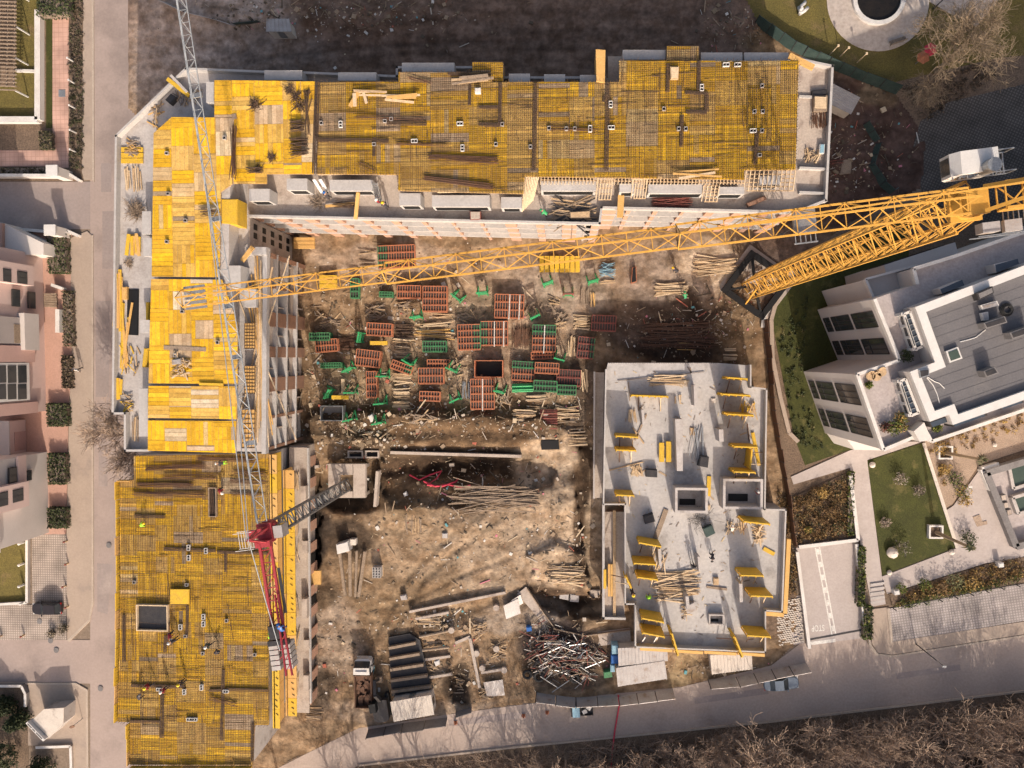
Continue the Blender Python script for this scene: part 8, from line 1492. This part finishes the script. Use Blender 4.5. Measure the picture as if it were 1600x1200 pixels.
e = thing('park_bench', 'dark slatted bench at the edge of the park circle', 'bench', G(1404, 66, .1)); A, B = G(1391, 70, .5), G(1416, 61, .5); d = (B-A).normalized(); s = Vector((-d.y, d.x, 0)); b = MB()
for k in range(4): b.beam(A+s*.13*k, B+s*.13*k, .1, .05)
b.build('seat', 'timber_old', e); b = MB()
for k in range(3): b.beam(A-s*.1+Vector((0, 0, .15+.13*k)), B-s*.1+Vector((0, 0, .15+.13*k)), .05, .1)
b.build('backrest', 'timber_old', e)
for t in (.1, .9): b = MB(); p = A.lerp(B, t); b.beam(p+s*.0-Vector((0, 0, .05)), p+s*.4-Vector((0, 0, .05)), .06, .06); b.beam(Vector((p.x, p.y, .1)), p, .06); b.beam(Vector((p.x, p.y, .1))+s*.4, p+s*.4, .06); b.build('leg', 'steel_dark', e)
b = MB()
for pts in ([(1248, 12, .2), (1250, 16, .8), (1253, 14, 1.1), (1252, 9, .9), (1256, 6, .7), (1258, 3, .5)], [(1249, 22, .2), (1252, 20, .8), (1257, 17, .9), (1262, 12, .6)], [(1251, 17, .9), (1250, 20, .7)]): b.tube([tuple(G(*p)) for p in pts], [.22]*len(pts), 8)
tag(b.build('sculpture', 'white_paint', smooth=True), 'white curved garden sculpture on the park lawn', 'sculpture')
for lb, x, y, m in (('salmon coloured round sunshade under the big bare tree', 1436, 95, 'panel_orange'), ('darker red sunshade touching the salmon one', 1447, 83, 'hose_red')):
    p = G(x-6, y+5, 0); e = thing('sunshade', lb, 'sunshade', p, 'sunshades under the bare tree'); b = MB(); b.beam(p, p+Vector((0, 0, 2.2)), .07); b.build('pole', 'steel', e); b = MB(); b.v.append((p.x, p.y, 2.5))
    for k in range(12): r = .85 if k % 2 else .7; b.v.append((p.x+r*math.cos(k*.5236), p.y+r*math.sin(k*.5236), 2.1))
    for k in range(12): b.face([0, 1+k, 1+(k+1) % 12])
    b.build('canopy', m, e)
for i, (a, c2) in enumerate([((1312, 89), (1323, 76)), ((1296, 86), (1297, 76)), ((1339, 98), (1345, 92))]): P, Q = G(*a, 0), G(*c2, 2.2); Q = Vector((P.x+.15, P.y+.1, 2.6)); b = MB(); b.tube([P, Q], [.07, .05], 6); b.box(Q, (.25, .25, .2)); tag(b.build('garden_stake', 'timber_pale'), '%s thin pale stake from the left along the park side of the green fence' % ORD[[1, 0, 2][i]], 'stake', 'stakes by the green fence')
# pool court
sheet('pool_court', [(1531, 735), (1760, 672), (1760, 800), (1576, 853)], .16, 'terrace_tile')
wall_thing('retaining wall round the sunken pool court, painted dark for its shade', [(1700, 688), (1534, 737), (1580, 851), (1640, 836)], 1.1, .7, 'concrete_dark', 'concrete_dark'); wall_thing('white bench wall at the pool court corner', [(1555, 724), (1529, 732), (1543, 764)], .8, .45, 'white_paint', 'white_paint')  # dark concrete holds the shade of the sunken wall as colour
def basin(label, pts, z):
    w = GP(pts, z); e = thing('pool_basin', label, 'pool', w[0], 'pool basins'); b = MB(); q = [(p.x, p.y) for p in w]; edgewall(b, q+[q[0]], .1, z, .4); b.build('rim', 'concrete', e); b = MB(); b.poly([(x, y, z-.22) for x, y in q][::-1]); b.build('water', 'pool', e)
basin('upper greenish pool basin at the right edge', [(1577, 729), (1660, 702), (1668, 738), (1584, 764)], .6); basin('lower pool basin with a thick rim at the right edge', [(1583, 778), (1660, 755), (1668, 784), (1592, 803)], .9)
for i, (x, y) in enumerate([(1567, 778), (1571, 790), (1576, 801)]): crate('stone_seat', '%s stone seat block from the top beside the lower pool basin' % ORD[i], 'seat', [(x-4, y-4), (x+4, y-6), (x+6, y+3), (x-2, y+5)], .6, 'concrete_dark', .16, 'concrete_warm')
sheet('flower_bed', [(1520, 808), (1531, 804), (1535, 815), (1542, 814), (1543, 819), (1527, 823)], .18, 'gravel_bed')
def post_lamp(label, x, y, h, arm=None, name='garden_lamp', m='black', hm='white_paint'):
    p = G(x, y, .1); e = thing(name, label, 'lamp', p, 'lamps in the grounds'); b = MB(); b.tube([p, p+Vector((0, 0, h))], [.08, .06], 8)
    q = p+Vector((0, 0, h))
    if arm: b.tube([q, q+Vector(arm)], .05, 6); q = q+Vector(arm)
    b.build('pole', m, e); b = MB(); b.box(q+Vector((0, 0, .05)), (.45, .22, .14)); b.build('lamp_head', hm, e)
post_lamp('black garden lamp between the two green shrubs', 1497, 755, 2.8); post_lamp('dark street lamp leaning over the south street by the footpath', 1431, 1006, 5.2, (.9, -.7, .1), 'street_lamp', 'steel_dark', 'steel'); post_lamp('lamp post standing on the park path', 1458, 14, 3.5, (.5, .4, 0), 'street_lamp', 'steel_dark')
for i, (lb, x, y) in enumerate([('white lantern box at the left end of the street bed', 1401, 926), ('white lantern box at the right of the street bed', 1564, 883)]): crate('lantern_box', lb, 'lantern', [(x-4, y-3), (x+4, y-4), (x+5, y+3), (x-3, y+4)], .9, 'white_paint', .12)
p = G(129, 1123, .1); e = thing('traffic_sign', 'round sign on a thin pole at the corner below the kiosk', 'sign', p); b = MB(); b.tube([p, p+Vector((0, 0, 2.3))], .05, 6); b.build('pole', 'steel', e); b = MB(); b.tube([p+Vector((-.02, 0, 2.2)), p+Vector((.02, -.05, 2.25))], .32, 14); b.build('sign_plate', 'rebar_rust', e)
for i, (x, y) in enumerate([(581, 1142), (712, 1129), (818, 1118), (855, 1113), (994, 1090), (1025, 1086)]):
    p = G(x, y, .03); e = thing('traffic_cone', '%s orange cone from the left along the site fence on the street' % ORD[i], 'cone', p, 'cones along the street fence'); b = MB(); b.tube([p+Vector((0, 0, .05)), p+Vector((0, 0, .75))], [.2, .04], 10); b.build('cone_body', 'panel_orange', e); b = MB(); b.box(p+Vector((0, 0, .03)), (.48, .48, .05)); b.build('base', 'panel_orange', e)
# markings of the garage ramp
def paint(label, polys, z=.05): 
    b = MB()
    for q in polys: w = GP(q, z); b.poly([tuple(v) for v in w][::-1])
    o = b.build('road_marking', 'paint_line'); tag(o, label, 'road marking', None, 'structure'); return o
paint('double white line with dashes down the garage ramp', [[(1273, 856), (1275, 856), (1301, 992), (1299, 992)], [(1279.5, 855), (1281.5, 855), (1306.5, 990), (1304.5, 990)]]+[[(1275.3+3.75*t, 858+20*t), (1279.6+3.75*t, 857.5+20*t), (1281.2+3.75*t, 866+20*t), (1277+3.75*t, 866.5+20*t)] for t in range(7)], .056)
paint('white stop line at the foot of the garage ramp', [[(1263, 1003), (1305, 998), (1305.5, 1003), (1263.6, 1008.5)]], .058)
cu = bpy.data.curves.new('stop_lettering', 'FONT'); cu.body = 'STOP'; cu.size = 1.15; cu.offset = .02; cu.extrude = .004; cu.space_character = 1.12; cu.align_x = 'CENTER'; cu.align_y = 'CENTER'; cu.materials.append(MATS['paint_line']); o = bpy.data.objects.new('road_marking', cu); COL.objects.link(o); p = G(1278, 981, .06); o.location = p; o.rotation_euler = (0, 0, R(186)); o.scale = (.56, 1.0, 1); tag(o, None, None, None, 'structure')
b = MB(); P, Q = G(1262, 1000, .06), G(1348, 984, .06); b.beam(P, Q, .22, .03); tag(b.build('drain_grate', 'steel_dark'), 'dark drain grate crossing the foot of the garage ramp', 'drain')
wall_thing('concrete side wall on the left of the garage ramp', [(1243, 860), (1262, 1010)], .7, .3, 'concrete'); wall_thing('concrete side wall on the right of the garage ramp', [(1335, 848), (1349, 985)], .7, .3, 'concrete'); wall_thing('white wall closing the planting above the ramp', [(1246, 853), (1338, 842), (1326, 742)], .6, .35, 'concrete', 'white_dirty'); wall_thing('pale kerb wall curving along the garden edge by the rusty fence', [(1240, 425), (1214, 462), (1204, 500), (1206, 560), (1218, 620), (1232, 676), (1246, 690)], .35, .4, 'pavement_tan', 'pavement_tan'); wall_thing('pale low wall from the crane pit along the fence', [(1236, 424), (1192, 496), (1190, 512)], .5, .35, 'concrete_warm')
wall_thing('low stone edge between the small lawn and gravel', [(1442, 692), (1494, 855)], .2, .3, 'cabin_pale', 'cabin_pale'); b = MB()
for k in range(5): b.beam(G(1360, 914+7*k, .2-.03*k), G(1382, 911+7*k, .2-.03*k), .3, .1)
tag(b.build('garden_steps', 'concrete'), 'concrete steps down to the street beside the leafy hedge', 'steps')
e = thing('railing', 'dark railing posts along the grey parking edge', 'railing', G(1400, 948, .2))
for k in range(9): b = MB(); p = G(1395+24*k, 950-4.6*k, .2); b.beam(p, p+Vector((0, 0, 1.0)), .09); b.build('post', 'steel_dark', e)
b = MB(); b.beam(G(1395, 950, 1.1), G(1587, 913, 1.1), .06); b.build('rail', 'steel_dark', e)
b = MB(); rr = random.Random(8); ux, vx = G(1212, 940, .1), G(1253, 933, .1); lx = G(1215, 1010, .1)
for j in range(22):
    for k in range(11):
        if rr.random() < .2: continue
        p = ux+(vx-ux)*((k+.5+.5*(j % 2))/11.5)+(lx-ux)*((j+.5)/22); b.box((p.x+rr.gauss(0, .02), p.y, .12), (.27, .16, .1), rr.gauss(-.15, .08))
struct(b.build('brick_path_paving', 'cabin_pale'))
